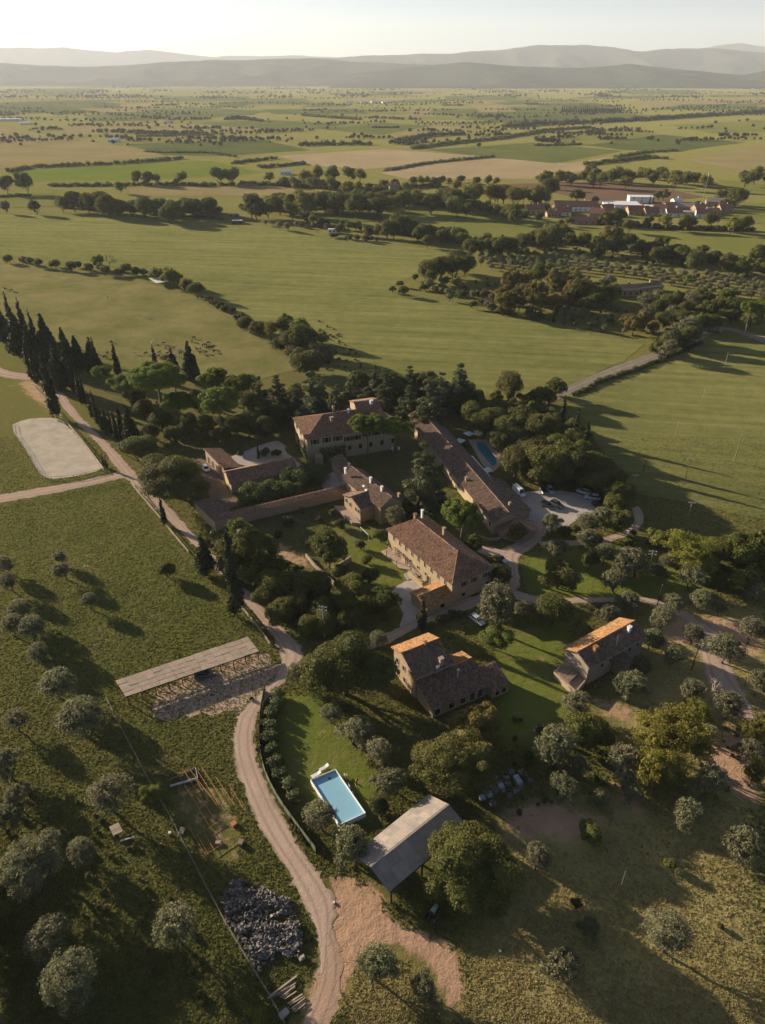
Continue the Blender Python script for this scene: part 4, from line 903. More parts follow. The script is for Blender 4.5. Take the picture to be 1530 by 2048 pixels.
def lobes(kind, r, big):
    L = []
    if kind in ('olive', 'broad', 'acacia', 'autumn', 'oak', 'shrub', 'laurel', 'flower', 'dry'):
        th, ch = KIND[kind]; n = {'olive': 13, 'broad': 17, 'acacia': 20, 'autumn': 18, 'oak': 26}.get(kind, 9); n = int(n * (1.8 if big else 1)); rr = {'olive': .21, 'oak': .19, 'broad': .2, 'acacia': .165, 'autumn': .18}.get(kind, .24) * (.78 if big else 1)
        st = np.array((r.uniform(.82, 1.12), r.uniform(.82, 1.12), 1)); ph = r.uniform(0, 6.28, 3); am = .34 if kind == 'olive' else .24 if kind in ('olive', 'broad', 'acacia', 'autumn') else .13
        for i in range(n):
            d = rdir(1, r)[0]; d[2] = abs(d[2]) * 1.1 - .35 if r.random() < .8 else d[2]
            az = math.atan2(d[1], d[0]); irr = 1 + am * (math.sin(2 * az + ph[0]) + .7 * math.sin(3 * az + ph[1]) + .6 * math.sin(4 * d[2] + ph[2]))
            q = r.uniform(.6, 1.08) * irr; s = rr * (r.uniform(.35, 1.5) if kind in ('olive', 'acacia', 'broad') else r.uniform(.5, 1.4))
            c = np.array((d[0] * (.5 - s * .8) * q, d[1] * (.5 - s * .8) * q, 0)) * st + np.array((0, 0, th + ch * .5 + d[2] * (ch * .5 - s * .6) * q)); L.append((c, (s, s, s * r.uniform(.7, 1.0))))
        for _ in range(1 if kind == 'olive' else 3): L.append((np.array((r.normal(0, .08), r.normal(0, .08), th + ch * r.uniform(.38, .5))), (.19, .19, ch * .2)))
    elif kind == 'pine':
        th, ch = KIND[kind]
        for i in range(46 if big else 34):
            a = r.uniform(0, 6.283); q = math.sqrt(r.random()) * .43; s = r.uniform(.07, .115)
            z = th + ch * (.15 + .75 * math.sqrt(max(0, 1 - (q / .5) ** 2)) * r.uniform(.75, 1.0)); L.append((np.array((q * math.cos(a), q * math.sin(a), z)), (s, s, s * .8)))
        L.append((np.array((0, 0, th + ch * .35)), (.38, .38, ch * .33)))
    elif kind in ('cypress', 'conifer'):
        th, ch = KIND[kind]; n = 26 if kind == 'cypress' else 34
        for i in range(n):
            t = (i + r.random()) / n; w = .5 * min(1, (t / .14 + .25)) * (1 - t) ** (.55 if kind == 'cypress' else .8) * 1.15; a = r.uniform(0, 6.283); s = max(w * .55, .07)
            L.append((np.array((math.cos(a) * w * .5, math.sin(a) * w * .5, th + ch * (.03 + t * .95))), (s, s, s * (2.0 if kind == 'cypress' else 1.0))))
        for t, w in ((.15, .40), (.35, .36), (.55, .27), (.75, .15)): L.append((np.array((0, 0, th + ch * t)), (w, w, ch * .16)))
    elif kind == 'cedar':
        th, ch = KIND[kind]
        for lev in range(9):
            t = lev / 8; w = .5 * (1 - t) ** .62 + .04; m_ = int(9 * (1 - t)) + 3
            for i in range(m_):
                a = r.uniform(0, 6.283); q = w * r.uniform(.35, .92); s = r.uniform(.09, .15) * (1 - .4 * t); L.append((np.array((q * math.cos(a), q * math.sin(a), th + ch * (.06 + .88 * t) + r.normal(0, .02) - .10 * q)), (s * 1.25, s * 1.25, s * .5)))
        for t, w in ((.12, .25), (.4, .18), (.65, .1)): L.append((np.array((0, 0, th + ch * t)), (w, w, ch * .2)))
    return np.array([a for a, _ in L]), np.array([b_ for _, b_ in L])
KIND.update(olive=(.22, .80), oak=(.10, .86), broad=(.12, .95), acacia=(.2, .85), autumn=(.2, .85), pine=(.75, .42), cypress=(.12, 5.2), conifer=(.1, 2.1), cedar=(.06, 1.45), shrub=(.0, .75), laurel=(.0, .8), flower=(.0, .85), dry=(.0, .5))
TRUNK_R = dict(olive=.035, oak=.035, broad=.025, acacia=.022, autumn=.025, pine=.022, cypress=.05, conifer=.035, cedar=.035, shrub=.02, laurel=.02, flower=.02, dry=.015)
NEARN = dict(olive=(5200, .050), oak=(7000, .038), broad=(5200, .048), acacia=(5200, .044), autumn=(5200, .044), pine=(6500, .036), cypress=(4200, .10), conifer=(4200, .085), cedar=(6500, .042), shrub=(2600, .066), laurel=(2600, .075), flower=(2400, .075), dry=(1500, .06))
PROTO = {}
def proto(kind, lod, var):
    key = (kind, lod, var)
    if key not in PROTO:
        r = np.random.default_rng(abs(hash((len(kind) * 7 + ord(kind[0]) + ord(kind[-1]) * 3, lod, var))) % 99991)
        C, R = lobes(kind, r, lod == 0)
        n, leaf = NEARN[kind]
        if lod == 0: n = int(n * 2.3); leaf *= .62
        if lod == 2: n = int(n * .16); leaf *= 2.0
        if lod == 3: n = int(n * .05); leaf *= 3.2
        mat = LM[kind]
        cm = crown_from_lobes(C, R, n, leaf, r, mat, inner=.5 if kind in ('olive', 'acacia') and lod < 2 else .76, spread=1.0 if kind in ('olive', 'acacia') else .8, gap={'olive': -.15, 'acacia': -.2, 'broad': -.5, 'autumn': -.5, 'oak': -1.5, 'cedar': -.7}.get(kind, -9.0) if lod < 2 else -9.0, shell=(.55, 1.38) if kind in ('olive', 'acacia', 'laurel', 'flower') else (.80, 1.08))
        th, ch = KIND[kind]; tips = []
        if kind in ('pine',): tips = [(r.normal(0, .16), r.normal(0, .16), th + ch * .3) for _ in range(5)]
        elif kind in ('cypress', 'conifer', 'cedar'): tips = [(0, 0, th + ch * .6)]
        elif th > 0: tips = [(r.normal(0, .15), r.normal(0, .15), th + ch * r.uniform(.3, .5)) for _ in range(4)]
        else: tips = [(r.normal(0, .1), r.normal(0, .1), ch * .4) for _ in range(3)]
        tm = trunk_mesh(max(th, .06), TRUNK_R[kind], tips, r, M['bark_pine' if kind == 'pine' else 'bark'], lean=.07 if kind == 'olive' else .02)
        if lod >= 2:    # one mesh: crown and trunk
            nv = len(cm.vertices); a = np.empty(nv * 3, np.float32); cm.vertices.foreach_get('co', a); b2 = np.empty(len(tm.vertices) * 3, np.float32); tm.vertices.foreach_get('co', b2)
            fl = {}
            for me_, off, mi_ in ((cm, 0, 0), (tm, nv, 1)):
                for p_ in me_.polygons: fl.setdefault((len(p_.vertices), mi_), []).append([q + off for q in p_.vertices])
            ks = list(fl); cm = mesh('tree', np.concatenate([a, b2]).reshape(-1, 3), [np.array(fl[k_]) for k_ in ks], [mat, M['bark']], mi=np.concatenate([np.full(len(fl[k_]), k_[1]) for k_ in ks]))
        PROTO[key] = (cm, tm)
    return PROTO[key]
NAMES = dict(olive='olive_tree', oak='oak_tree', broad='broadleaf_tree', acacia='acacia_tree', autumn='autumn_tree', pine='umbrella_pine', cypress='cypress_tree', conifer='conifer_tree', cedar='cedar_tree', shrub='shrub', laurel='laurel_bush', flower='flowering_shrub', dry='dry_shrub')
CATS = dict(shrub='shrub', laurel='bush', flower='shrub', dry='shrub')
DESC = dict(olive='silvery olive tree', oak='dark round tree', broad='leafy green tree', acacia='yellow green tree', autumn='brown tinged tree', pine='flat topped umbrella pine', cypress='slim dark cypress', conifer='broad dark conifer', cedar='tiered dark cedar', shrub='low green shrub', laurel='tall leafy laurel bush', flower='flowering oleander shrub', dry='dry brown shrub')
PLANTS = []     # (object, kind, px, py, position, group)
def plant(kind, cx, cy, w, sc=1.0, label=None, group=None, lod=None, var=None, tall=1.0):
    """crown centred on pixel (cx, cy), w pixels wide"""
    th, ch = KIND[kind]; z = 4.0
    for _ in range(8):
        p = G(cx, cy, z); wm = w * depth(p) / F; z = wm * (th + ch / 2) * tall
    if lod is None: lod = 0 if w >= 108 else 1 if w >= 34 else 2 if w >= 13 else 3
    nv = {0: 2, 1: 4, 2: 4, 3: 3}[lod]
    v = random.randrange(nv) if var is None else var
    cm, tm = proto(kind, lod, v); p[2] = 0
    if lod >= 2:    # too small to show its parts
        o = bpy.data.objects.new(NAMES[kind], cm); COL.objects.link(o)
        if th > .15: pass
    else:
        o = bpy.data.objects.new(NAMES[kind], None); COL.objects.link(o)
        c_ = bpy.data.objects.new('trunk' if False else 'crown', cm); COL.objects.link(c_); c_.parent = o
        t_ = bpy.data.objects.new('trunk', tm); COL.objects.link(t_); t_.parent = o
    o.location = p; o.rotation_euler = (0, 0, random.uniform(0, 6.283)); s_ = wm; o.scale = (s_, s_ * random.uniform(.82, 1.12), s_ * tall * random.uniform(.88, 1.08))
    o['category'] = CATS.get(kind, 'tree')
    if group: o['group'] = group
    if label: o['label'] = label
    PLANTS.append((o, kind, cx, cy, p, group, label))
    return o
NEAR = {
'olive': [(11,1126,40),(18,1159,45),(119,1113,32),(126,1139,38),(176,1201,34),(35,1216,50),(59,1254,55),(108,1364,72),(152,1430,90),(15,1530,60),
 (785,1033,44),(846,1033,30),(1000,1222,88),(659,1423,48),(707,1460,65),(751,1502,58),(784,1554,70),(645,1634,66),(692,1682,80),(758,1280,40),
 (1116,1089,45),(1177,1076,45),(1210,1107,45),(1274,1118,66),(1248,1139,48),(1233,1157,55),(1323,1140,35),(1336,1122,35),(1384,1153,55),(1400,1197,42),(1254,1199,42),(1219,1221,45),(1327,1232,48),(1347,1206,42),(1389,1267,45),(1455,1296,65),(1506,1261,55),(1303,1275,45),(1259,1375,60),(1153,1404,58),(1519,1367,55),(1380,1382,55),(1459,1408,65),(1113,1503,80),(1248,1516,62),(1127,1577,62),(1250,1556,55),(1263,1590,38),(1420,1555,70),(1369,1626,62),(1480,1685,75),(1076,1716,62),(1340,1866,105),(1124,1926,72),(1173,1857,42),
 (220,1588,95),(37,1599,58),(77,1716,115),(95,1877,85),(143,1954,115),(351,1851,100),(751,1933,75),(857,1980,65),(1106,1046,40),(1175,1042,50),(1212,1035,45),(592,1346,42),(1510,1180,40),(1440,1215,34)],
'oak': [(340,944,128),(278,896,74),(690,1335,168),(903,1524,162),(1110,1220,76),(945,1735,172),(1118,1147,72),(332,1138,36),(1175,1455,88),(1020,771,64),(945,819,60),(985,832,60),(1043,835,62),(1084,852,70),(1106,863,60),(1029,868,58),(1033,920,80),(1084,927,88),(1139,923,88),(1190,928,72),(1222,950,66),(1000,880,50),(860,768,50),(1183,1075,45),(1237,1040,52),(761,1069,34),(990,1122,34),(996,1145,52),(1036,1062,42),(546,1165,72),(634,1165,58),(1341,1727,26),(815,775,58),(905,795,50),(1442,1104,62),(1240,985,52),(1055,893,55),(1110,890,58),(1150,880,56),(1160,905,60),(1065,940,56),(1115,942,60),(1170,942,58),(585,1205,60),(560,1225,56),(540,1130,60)],
'broad': [(490,1092,112),(657,1097,80),(700,1165,60),(690,1200,55),(762,1198,60),(987,1270,56),(1497,1100,82),(1490,1159,60),(311,1582,48),(948,1088,38),(1182,1665,50),(640,1215,50),(455,1130,50)],
'acacia': [(1380,1096,112),(1343,1461,150),(1321,1540,90),(1512,1459,60),(1305,1500,70),(1400,1420,60),(1510,1545,50),(516,2030,36)],
'autumn': [(960,1435,100)],
'pine': [(201,741,44),(253,756,72),(310,748,112),(345,762,66),(426,755,72),(357,803,68),(436,807,92),(482,770,66),(735,845,78),(787,848,72),(923,1024,94),(290,770,60)],
'cypress': [(16,620,15),(42,637,17),(62,650,15),(93,757,26),(75,730,13),(66,738,12),(55,720,16),(190,715,15),(231,719,17),(309,720,15),(156,775,13),(165,780,12),(189,818,13),(199,832,12),(210,840,13),(220,846,12),(229,852,13),(240,845,14),(463,1143,36),(846,1222,19),(1126,831,15),(1153,857,18),(1173,879,18),(324,1020,13),(205,919,6),(211,923,6),(132,735,16),(143,752,15),(516,902,7),(178,805,12),(110,745,15),(1110,623,9)],
'conifer': [(30,662,46),(90,675,44),(113,735,40),(152,700,34),(183,712,34),(344,722,24),(379,722,36),(258,848,40),(406,1105,44),(130,700,36),(60,690,36),(5,650,34)],
'cedar': [(848,945,108),(556,787,56),(625,800,84),(772,778,50),(675,800,56),(700,790,50),(860,806,78),(590,800,60),(820,800,56),(520,800,60),(640,780,50)],
'shrub': [(576,1040,26),(639,1038,15),(683,1047,28),(666,1026,20),(555,1068,22),(760,1609,44),(1153,1804,25),(1442,1851,16),(530,905,22),(552,905,20),(480,905,18),(618,910,18),(600,895,16),(890,935,24),(880,900,20),(905,885,24),(930,890,22),(1130,1062,26),(1150,1058,22),(820,1060,24),(800,1050,20),(1000,1040,22),(620,1085,20),(605,1020,16),(720,1090,24),(735,1120,26),(770,1235,20)],
'laurel': [(500+k*19, 985-k*4.2+(k%2)*6-(14 if k>3 else 0), 40) for k in range(8)]+[(495+k*20,1000-k*5,34) for k in range(6)],
'flower': [(555,1384,28),(549,1404,28),(543,1424,28),(540,1446,27),(539,1470,28),(542,1495,28),(548,1521,28),(559,1544,28),(574,1566,28),(586,1586,28)],
}
NEAR['oak'] += [(285,815,44),(320,835,48),(375,845,46),(410,850,44),(470,850,44),(500,840,48),(530,850,46),(300,860,40),(345,870,40),(440,870,40),(550,820,44),(395,800,50),(500,800,46),(265,790,44),(600,835,0.1)][:-1]
NEAR['oak'] += [(600,1165,56),(500,1150,56),(480,1120,50),(650,1240,54),(700,1235,50),(620,1250,50),(530,1190,50),(740,1150,36),(680,1140,34)]
NEAR['oak'] += [(1010,855,54),(965,845,52),(1075,900,70),(1195,965,60),(1230,1005,50),(1000,845,50),(1130,905,54)]
NEAR['oak'] += [(-75,1800,165),(-70,1680,110),(-90,1930,150)]
NEAR['olive'] += [(20,1250,48),(75,1300,44),(30,1440,52),(5,1640,60),(170,1700,54),(1200,1590,48),(1150,1530,50),(1290,1330,40),(1345,1310,42),(1420,1470,46),(1500,1500,50),(1050,1215,44)]
NEAR['broad'] += [(1180,1120,44),(1400,1130,50),(1320,1075,50),(1540,1130,60),(1440,1160,44),(840,770,44),(745,770,36),(885,780,40),(590,785,44)]
for kind, rows in NEAR.items():
    for x, y, w in rows: plant(kind, x, y, w * (1.12 if kind == 'oak' and w > 50 else 1.06), tall=1.15 if kind == 'cypress' and w > 20 else .76 if w > 100 and kind in ('oak', 'acacia') else .88 if kind == 'oak' and w > 55 else 1.0)

# ------------------------------------------------------------------ belts, groves and rows further off
ORD = ['first', 'second', 'third', 'fourth', 'fifth', 'sixth', 'seventh', 'eighth', 'ninth', 'tenth', 'eleventh', 'twelfth', 'thirteenth', 'fourteenth', 'fifteenth', 'sixteenth', 'seventeenth', 'eighteenth', 'nineteenth']
TENS = {2: 'twenty', 3: 'thirty', 4: 'forty', 5: 'fifty', 6: 'sixty'}
def ordw(i):
    if i < 19: return ORD[i]
    n = i + 1; t, u_ = divmod(n, 10); return (TENS[t] + '-' + ORD[u_ - 1]) if u_ else TENS[t][:-1] + 'ieth'
def belt(where, group, spots, k_=1.22):
    """spots: (kind, x, y, w); labelled in order from the left"""
    for i, (k, x, y, w) in enumerate(sorted(spots, key=lambda q: q[1])):
        plant(k, x, y, w * k_, label=f'{DESC[k]}, {ordw(i)} from the left {where}', group=group)
R_ = random.Random(11)
def along(line, n, kinds, w, jx=4, jy=4):
    l = resample(np.array(line, float), 1e9); d = np.concatenate([[0], np.cumsum(np.linalg.norm(np.diff(l, axis=0), axis=1))]); out = []
    for i in range(n):
        t = d[-1] * (i + R_.random() * .8) / n; out.append((R_.choice(kinds), float(np.interp(t, d, l[:, 0]) + R_.gauss(0, jx)), float(np.interp(t, d, l[:, 1]) + R_.gauss(0, jy)), w * R_.uniform(.75, 1.3)))
    return out
def within(poly, n, kinds, w):
    P = np.array(poly, float); lo, hi = P.min(0), P.max(0); out = []
    while len(out) < n:
        q = np.array([[R_.uniform(lo[0], hi[0]), R_.uniform(lo[1], hi[1])]])
        if inpoly(q, P)[0]: out.append((R_.choice(kinds), float(q[0, 0]), float(q[0, 1]), w * R_.uniform(.75, 1.3)))
    return out
belt('in the dark tree belt behind the pasture', 'dark tree belt behind the pasture',
     along([(125,402),(190,405),(300,408),(430,415)], 24, ['oak', 'oak', 'oak', 'broad'], 30, 4, 5) + along([(500,408),(580,405),(640,400),(760,405)], 24, ['oak', 'oak', 'broad', 'oak'], 32, 4, 5) + [('oak', 10, 412, 22), ('oak', 70, 411, 26)])
belt('in the wood before the ploughed field', 'long wood before the ploughed field',
     along([(700,395),(760,398),(850,392),(930,390),(1000,385),(1110,388)], 32, ['oak', 'broad', 'oak', 'acacia', 'broad'], 28, 5, 7) + along([(880,405),(960,412),(1040,425)], 16, ['broad', 'broad', 'oak'], 24, 4, 4))
belt('in the scrub wood above the olive grove', 'scrub wood between meadow and olive grove',
     along([(770,455),(850,462),(950,480),(1020,495)], 22, ['oak', 'oak', 'broad'], 26, 4, 7) + along([(1040,480),(1110,470),(1220,480),(1330,500),(1440,515),(1540,530)], 38, ['oak', 'oak', 'broad', 'oak', 'shrub'], 28, 6, 9) + [('autumn', 1220, 472, 44), ('broad', 1100, 470, 44)])
belt('in the dark clump at the grove corner', 'dark clump at the grove corner', [('oak', 858, 540, 46), ('oak', 882, 530, 44), ('oak', 905, 527, 46), ('oak', 930, 528, 36), ('oak', 915, 520, 40), ('oak', 806, 580, 20), ('oak', 800, 566, 13), ('oak', 785, 578, 12), ('oak', 830, 553, 13)])
belt('in the brown orchard beside the olive grove', 'brown orchard beside the olive grove', within([(1000,562),(1080,545),(1165,552),(1190,580),(1120,600),(1065,618),(985,600)], 34, ['autumn', 'autumn', 'autumn', 'broad'], 32) + within([(1240,635),(1310,630),(1320,650),(1250,660)], 5, ['autumn'], 30))
belt('in the young orchard by the pasture', 'young orchard along the pasture edge', within([(835,570),(900,555),(985,590),(1070,620),(1200,620),(1290,670),(1180,655),(1040,630),(920,605)], 60, ['shrub', 'broad', 'olive', 'shrub', 'oak'], 14))
belt('around the house below the olive grove', 'trees around the hidden house', within([(1190,560),(1240,555),(1230,600),(1330,590),(1420,580),(1530,600),(1530,640),(1440,640),(1360,640),(1230,625),(1170,610)], 46, ['oak', 'oak', 'broad', 'oak', 'olive'], 28) + [('pine', 1455, 585, 30), ('pine', 1502, 618, 40), ('pine', 1380, 555, 26)])
belt('in the hedge beside the farm track', 'hedge trees beside the farm track', along([(1310,690),(1350,668),(1400,645)], 12, ['shrub', 'broad', 'olive'], 36, 5, 5) + along([(1050,800),(1085,790),(1130,772)], 7, ['shrub', 'broad'], 30, 4, 4) + along([(1060,815),(1120,790)], 4, ['oak'], 22, 3, 3))
belt('in the hollow between two pastures', 'bushes in the hollow between the pastures', [('shrub', 490, 647, 34), ('shrub', 480, 636, 24), ('acacia', 541, 655, 36), ('broad', 570, 648, 40), ('broad', 598, 655, 40), ('oak', 520, 655, 36), ('oak', 580, 680, 42), ('broad', 607, 675, 50), ('shrub', 617, 725, 62), ('dry', 645, 710, 44), ('broad', 646, 675, 26), ('oak', 600, 715, 44), ('shrub', 560, 688, 34), ('dry', 590, 700, 46)] + along([(440,612),(465,625)], 4, ['shrub'], 14, 2, 2) + along([(415,598),(430,606)], 3, ['oak'], 14, 2, 2))
belt('along the bank above the grazing horses', 'bushes along the bank above the horses', along([(-5,512),(60,520),(110,526),(180,532),(260,545),(300,548)], 16, ['shrub', 'oak', 'dry'], 16, 4, 2) + [('broad', 193, 520, 22), ('oak', 252, 536, 20)] + along([(300,545),(345,550),(390,578)], 12, ['broad', 'shrub', 'acacia'], 22, 4, 4))
belt('along the lawn wood east of the villa', 'trees behind the villa', along([(840,770),(900,775),(960,790)], 8, ['oak', 'cedar', 'broad'], 46, 6, 6) + along([(700,770),(760,760),(830,765)], 7, ['cedar', 'acacia', 'broad'], 40, 6, 5))
belt('in the village behind the meadow', 'trees in the far village', [('broad', 1095, 414, 18), ('oak', 1155, 391, 30), ('oak', 1192, 400, 18), ('oak', 1330, 388, 26), ('oak', 1318, 390, 22), ('oak', 1235, 430, 36), ('oak', 1215, 435, 32), ('broad', 1260, 448, 32), ('broad', 1297, 438, 24), ('acacia', 1333, 440, 34), ('broad', 1370, 445, 30), ('acacia', 1385, 445, 30), ('broad', 1420, 440, 34), ('acacia', 1465, 448, 34), ('broad', 1490, 445, 36), ('oak', 1440, 390, 34), ('oak', 1475, 393, 44), ('oak', 1450, 405, 26), ('oak', 1140, 440, 22), ('oak', 1120, 445, 20), ('shrub', 1075, 432, 26), ('oak', 1395, 408, 22), ('cypress', 1300, 402, 6), ('cypress', 1306, 403, 5)], .95)
belt('in the wood north of the ploughed field', 'wood north of the ploughed field', along([(1080,355),(1140,352),(1230,350),(1300,345),(1360,350),(1420,365)], 34, ['broad', 'oak', 'broad', 'acacia'], 20, 5, 5) + along([(1490,352),(1535,350)], 6, ['broad', 'oak'], 20, 4, 4) + along([(760,368),(900,362),(1000,360)], 16, ['broad', 'acacia', 'shrub'], 15, 4, 3))
belt('along the lane below the bright field', 'trees along the lane below the bright field', [('broad', 272, 352, 22), ('broad', 292, 355, 22), ('broad', 310, 355, 20), ('broad', 361, 352, 22), ('broad', 436, 348, 28), ('broad', 463, 349, 26), ('acacia', 538, 352, 22), ('acacia', 612, 355, 24), ('broad', 50, 362, 34), ('broad', 10, 365, 30), ('broad', 635, 348, 24), ('broad', 665, 348, 28), ('acacia', 660, 362, 24), ('broad', 700, 345, 26), ('acacia', 720, 348, 24), ('broad', 240, 372, 20), ('oak', 350, 362, 12)] + along([(560,362),(700,372),(760,375)], 12, ['broad', 'acacia', 'shrub'], 18, 4, 4))
belt('in the garden strip at the pasture corner', 'garden trees at the pasture corner', along([(530,448),(600,452),(640,446)], 6, ['broad', 'olive'], 11, 3, 3) + along([(610,440),(660,448),(720,455),(760,462)], 14, ['oak', 'broad', 'shrub'], 18, 3, 4) + along([(660,470),(760,480)], 8, ['shrub'], 12, 2, 2))
for i in range(34):
    x = 1125 + i * 3.55; plant('cypress', x, 217 - i * .03 + R_.uniform(-1, 1), 3.4, label=f'dark poplar, {ordw(i)} from the left in the long far poplar row', group='long far poplar row', tall=.8)
for i in range(30):
    plant('broad', 275 + i * 5.2, 272 - i * .05 - (i > 15) * 1.5, 6.5, label=f'small round orchard tree, {ordw(i)} from the left in the far orchard row', group='far orchard row')
for i in range(28):
    plant('olive', 832 + i * 5.8, 245 + (i % 2) * 2.5, 6, label=f'small far olive, {ordw(i)} from the left in the double row on the plain', group='far double olive row')
# the olive grove in rows
OG = np.array([(945, 510), (1060, 508), (1300, 540), (1545, 566), (1545, 604), (1400, 588), (1330, 572), (1200, 552), (1130, 548), (1000, 546), (950, 530)], float)
gp = GP(OG); a0 = G(950, 530); dirr = G(1545, 604) - a0; dirr /= np.linalg.norm(dirr); prp = np.array((-dirr[1], dirr[0], 0)); gi = []
for rI in range(14):
    row = []
    for k in range(48):
        p = a0 + prp * (rI * 8.2 - 8) + dirr * (k * 7.0 + (rI % 2) * 3 - 20) + rng.normal(0, .5, 3) * (1, 1, 0)
        if inpoly(p[None], gp)[0]: row.append(p)
    gi.append(row)
tot = sum(map(len, gi))
ng = 0
for rI, row in enumerate(gi):
    for k, p in enumerate(row):
        ng += 1
        if ng > 230: break
        cm, tm = proto('olive', 2, random.randrange(4)); o = bpy.data.objects.new('olive_tree', cm); COL.objects.link(o); s_ = random.uniform(3.6, 4.8)
        o.location = p; o.rotation_euler = (0, 0, random.uniform(0, 6.28)); o.scale = (s_, s_, s_)
        o['label'] = f'small grove olive, {ordw(k)} from the left of grove row {ordw(rI)} from the front'; o['category'] = 'tree'; o['group'] = 'olive grove in rows'
rest = [p for row in gi for p in row][230:]
def joined(name, kind, lod, pts, sizes, **props):
    """many small plants as one object"""
    vs, fq, ft, o_ = [], [], [], 0
    base = []
    for v_ in range(3):
        me = proto(kind, lod, v_)[0]; n = len(me.vertices); a = np.empty(n * 3, np.float32); me.vertices.foreach_get('co', a)
        q = np.array([list(p_.vertices) for p_ in me.polygons if len(p_.vertices) == 4]); t3 = np.array([list(p_.vertices) for p_ in me.polygons if len(p_.vertices) == 3]); base.append((a.reshape(-1, 3), q, t3))
    for p, s_ in zip(pts, sizes):
        a, q, t3 = base[rng.integers(3)]; th = rng.uniform(0, 6.28); c_, s2 = math.cos(th), math.sin(th)
        v = np.stack([a[:, 0] * c_ - a[:, 1] * s2, a[:, 0] * s2 + a[:, 1] * c_, a[:, 2]], 1) * s_ + p; vs.append(v); fq.append(q + o_); ft.append(t3 + o_); o_ += len(v)
    if not vs: return
    return obj(name, mesh(name, np.concatenate(vs), [np.concatenate(fq), np.concatenate(ft)], [LM[kind]]), kind='stuff', **props)
if rest: joined('olive_grove_trees', 'olive', 2, rest, rng.uniform(3.6, 4.8, len(rest)))

# hedgerows: one object each
def hedge(line, w, h_, label, kind='shrub', name='hedge', group=None, leaf=None, dens=1.0, cat='hedge'):
    l = resample(GP(line)[:, :2], w * .55); dm = np.mean([depth(np.array((*q, 0))) for q in l]); leaf = leaf or max(.16, 1.6 * dm / F * 1.3); C, R = [], []
    for q in l:
        for _ in range(2):
            s_ = w * rng.uniform(.22, .66); hh = h_ * rng.uniform(.22, .62); C.append((q[0] + rng.normal(0, w * .22), q[1] + rng.normal(0, w * .22), hh * .9)); R.append((s_, s_, hh))
    C, R = np.array(C), np.array(R); o3 = np.array((*C[:, :2].mean(0), 0)); n = int(min(9000, len(C) * w * h_ * 5.5 / leaf ** 2 * .35 * dens))
    o = obj(name, crown_from_lobes(C - o3, R, max(n, 60), leaf, rng, LM[kind], inner=.85, name=name), loc=tuple(o3)); tag(o, label, cat, group); return o
hedge([(861,1254),(880,1240),(900,1233),(923,1232)], 1.6, 1.6, 'clipped curved hedge beside the garden road above the two part farmhouse')
hedge([(1148,792),(1200,764),(1260,744),(1330,718),(1400,688)], 2.4, 1.4, 'long low hedge along the ditch right of the farm track')
hedge([(20,344),(60,336),(150,332),(240,328),(320,322),(360,318)], 7, 5, 'thick dark hedge on the far edge of the bright green field', 'broad')
hedge([(100,372),(200,372),(300,370),(430,372)], 7, 4, 'low hedge on the near edge of the bright green field', 'broad')
hedge([(440,372),(500,370),(580,372),(600,368)], 7, 4.5, 'rounded hedge right of the bright green field', 'broad')
hedge([(465,328),(510,322),(550,318)], 7, 4, 'upper of two short hedges beside the left stubble field', 'oak')
hedge([(520,336),(570,332),(605,328)], 7, 4, 'lower of two short hedges beside the left stubble field', 'oak')
hedge([(770,342),(850,328),(900,322),(985,314)], 7, 3.5, 'narrow hedge between the two stubble fields', 'olive')
hedge([(825,298),(900,288),(1000,278),(1090,262),(1180,256)], 9, 6, 'long hedge behind the striped green field', 'broad')
hedge([(1175,330),(1240,322),(1300,315),(1330,318)], 9, 5, 'front hedge right of the big stubble field', 'broad')
hedge([(1230,316),(1290,305),(1350,302)], 9, 4, 'rear hedge right of the big stubble field', 'broad')
hedge([(1010,255),(1080,250),(1180,246),(1300,240),(1420,232),(1540,225)], 16, 11, 'broad belt of trees crossing the plain on the right', 'broad', 'tree_belt', cat='tree belt')
hedge([(1070,292),(1160,290)], 8, 4, 'short dark hedge inside the striped green field', 'oak')
hedge([(290,304),(330,306),(420,306),(470,314)], 7, 3.5, 'dark hedge below the far vineyard field', 'oak')
hedge([(600,292),(660,290),(740,290)], 9, 8, 'clump of tall bushes behind the left stubble field', 'oak')
hedge([(790,285),(830,278),(860,272),(930,270)], 9, 8, 'wooded hedge behind the striped green field', 'oak')
hedge([(450,240),(480,238),(520,243)], 14, 9, 'dark clump of trees on the far plain', 'conifer', 'tree_clump', cat='trees')
hedge([(605,232),(660,236),(720,240)], 14, 7, 'low far copse right of the dark clump', 'oak', 'tree_clump', cat='trees')
hedge([(745,256),(800,256)], 9, 5, 'small copse in the middle of the far fields', 'oak', 'tree_clump', cat='trees')
hedge([(120,414),(250,420),(430,426)], 9, 6, 'dense scrub filling the dark tree belt at the left', 'oak', 'thicket', cat='thicket')
hedge([(490,420),(600,416),(760,414),(860,410)], 10, 7, 'dense scrub filling the dark tree belt at the centre', 'oak', 'thicket', cat='thicket')
hedge([(870,412),(960,420),(1050,436)], 9, 6, 'leafy thicket along the front of the wood left of the village', 'broad', 'thicket', cat='thicket')
hedge([(770,466),(860,474),(950,490),(1030,505)], 8, 6, 'dark thicket between the garden strip and the olive grove', 'oak', 'thicket', cat='thicket')
hedge([(1040,490),(1120,482),(1230,492),(1340,512),(1450,526),(1545,540)], 9, 6, 'dark thicket along the top of the olive grove', 'oak', 'thicket', cat='thicket')
hedge([(1080,360),(1150,358),(1240,354),(1330,352),(1420,370)], 10, 6, 'leafy thicket north of the ploughed field', 'broad', 'thicket', cat='thicket')
hedge([(560,372),(660,378),(760,382),(880,372)], 8, 5, 'leafy thicket along the lane in the middle distance', 'broad', 'thicket', cat='thicket')
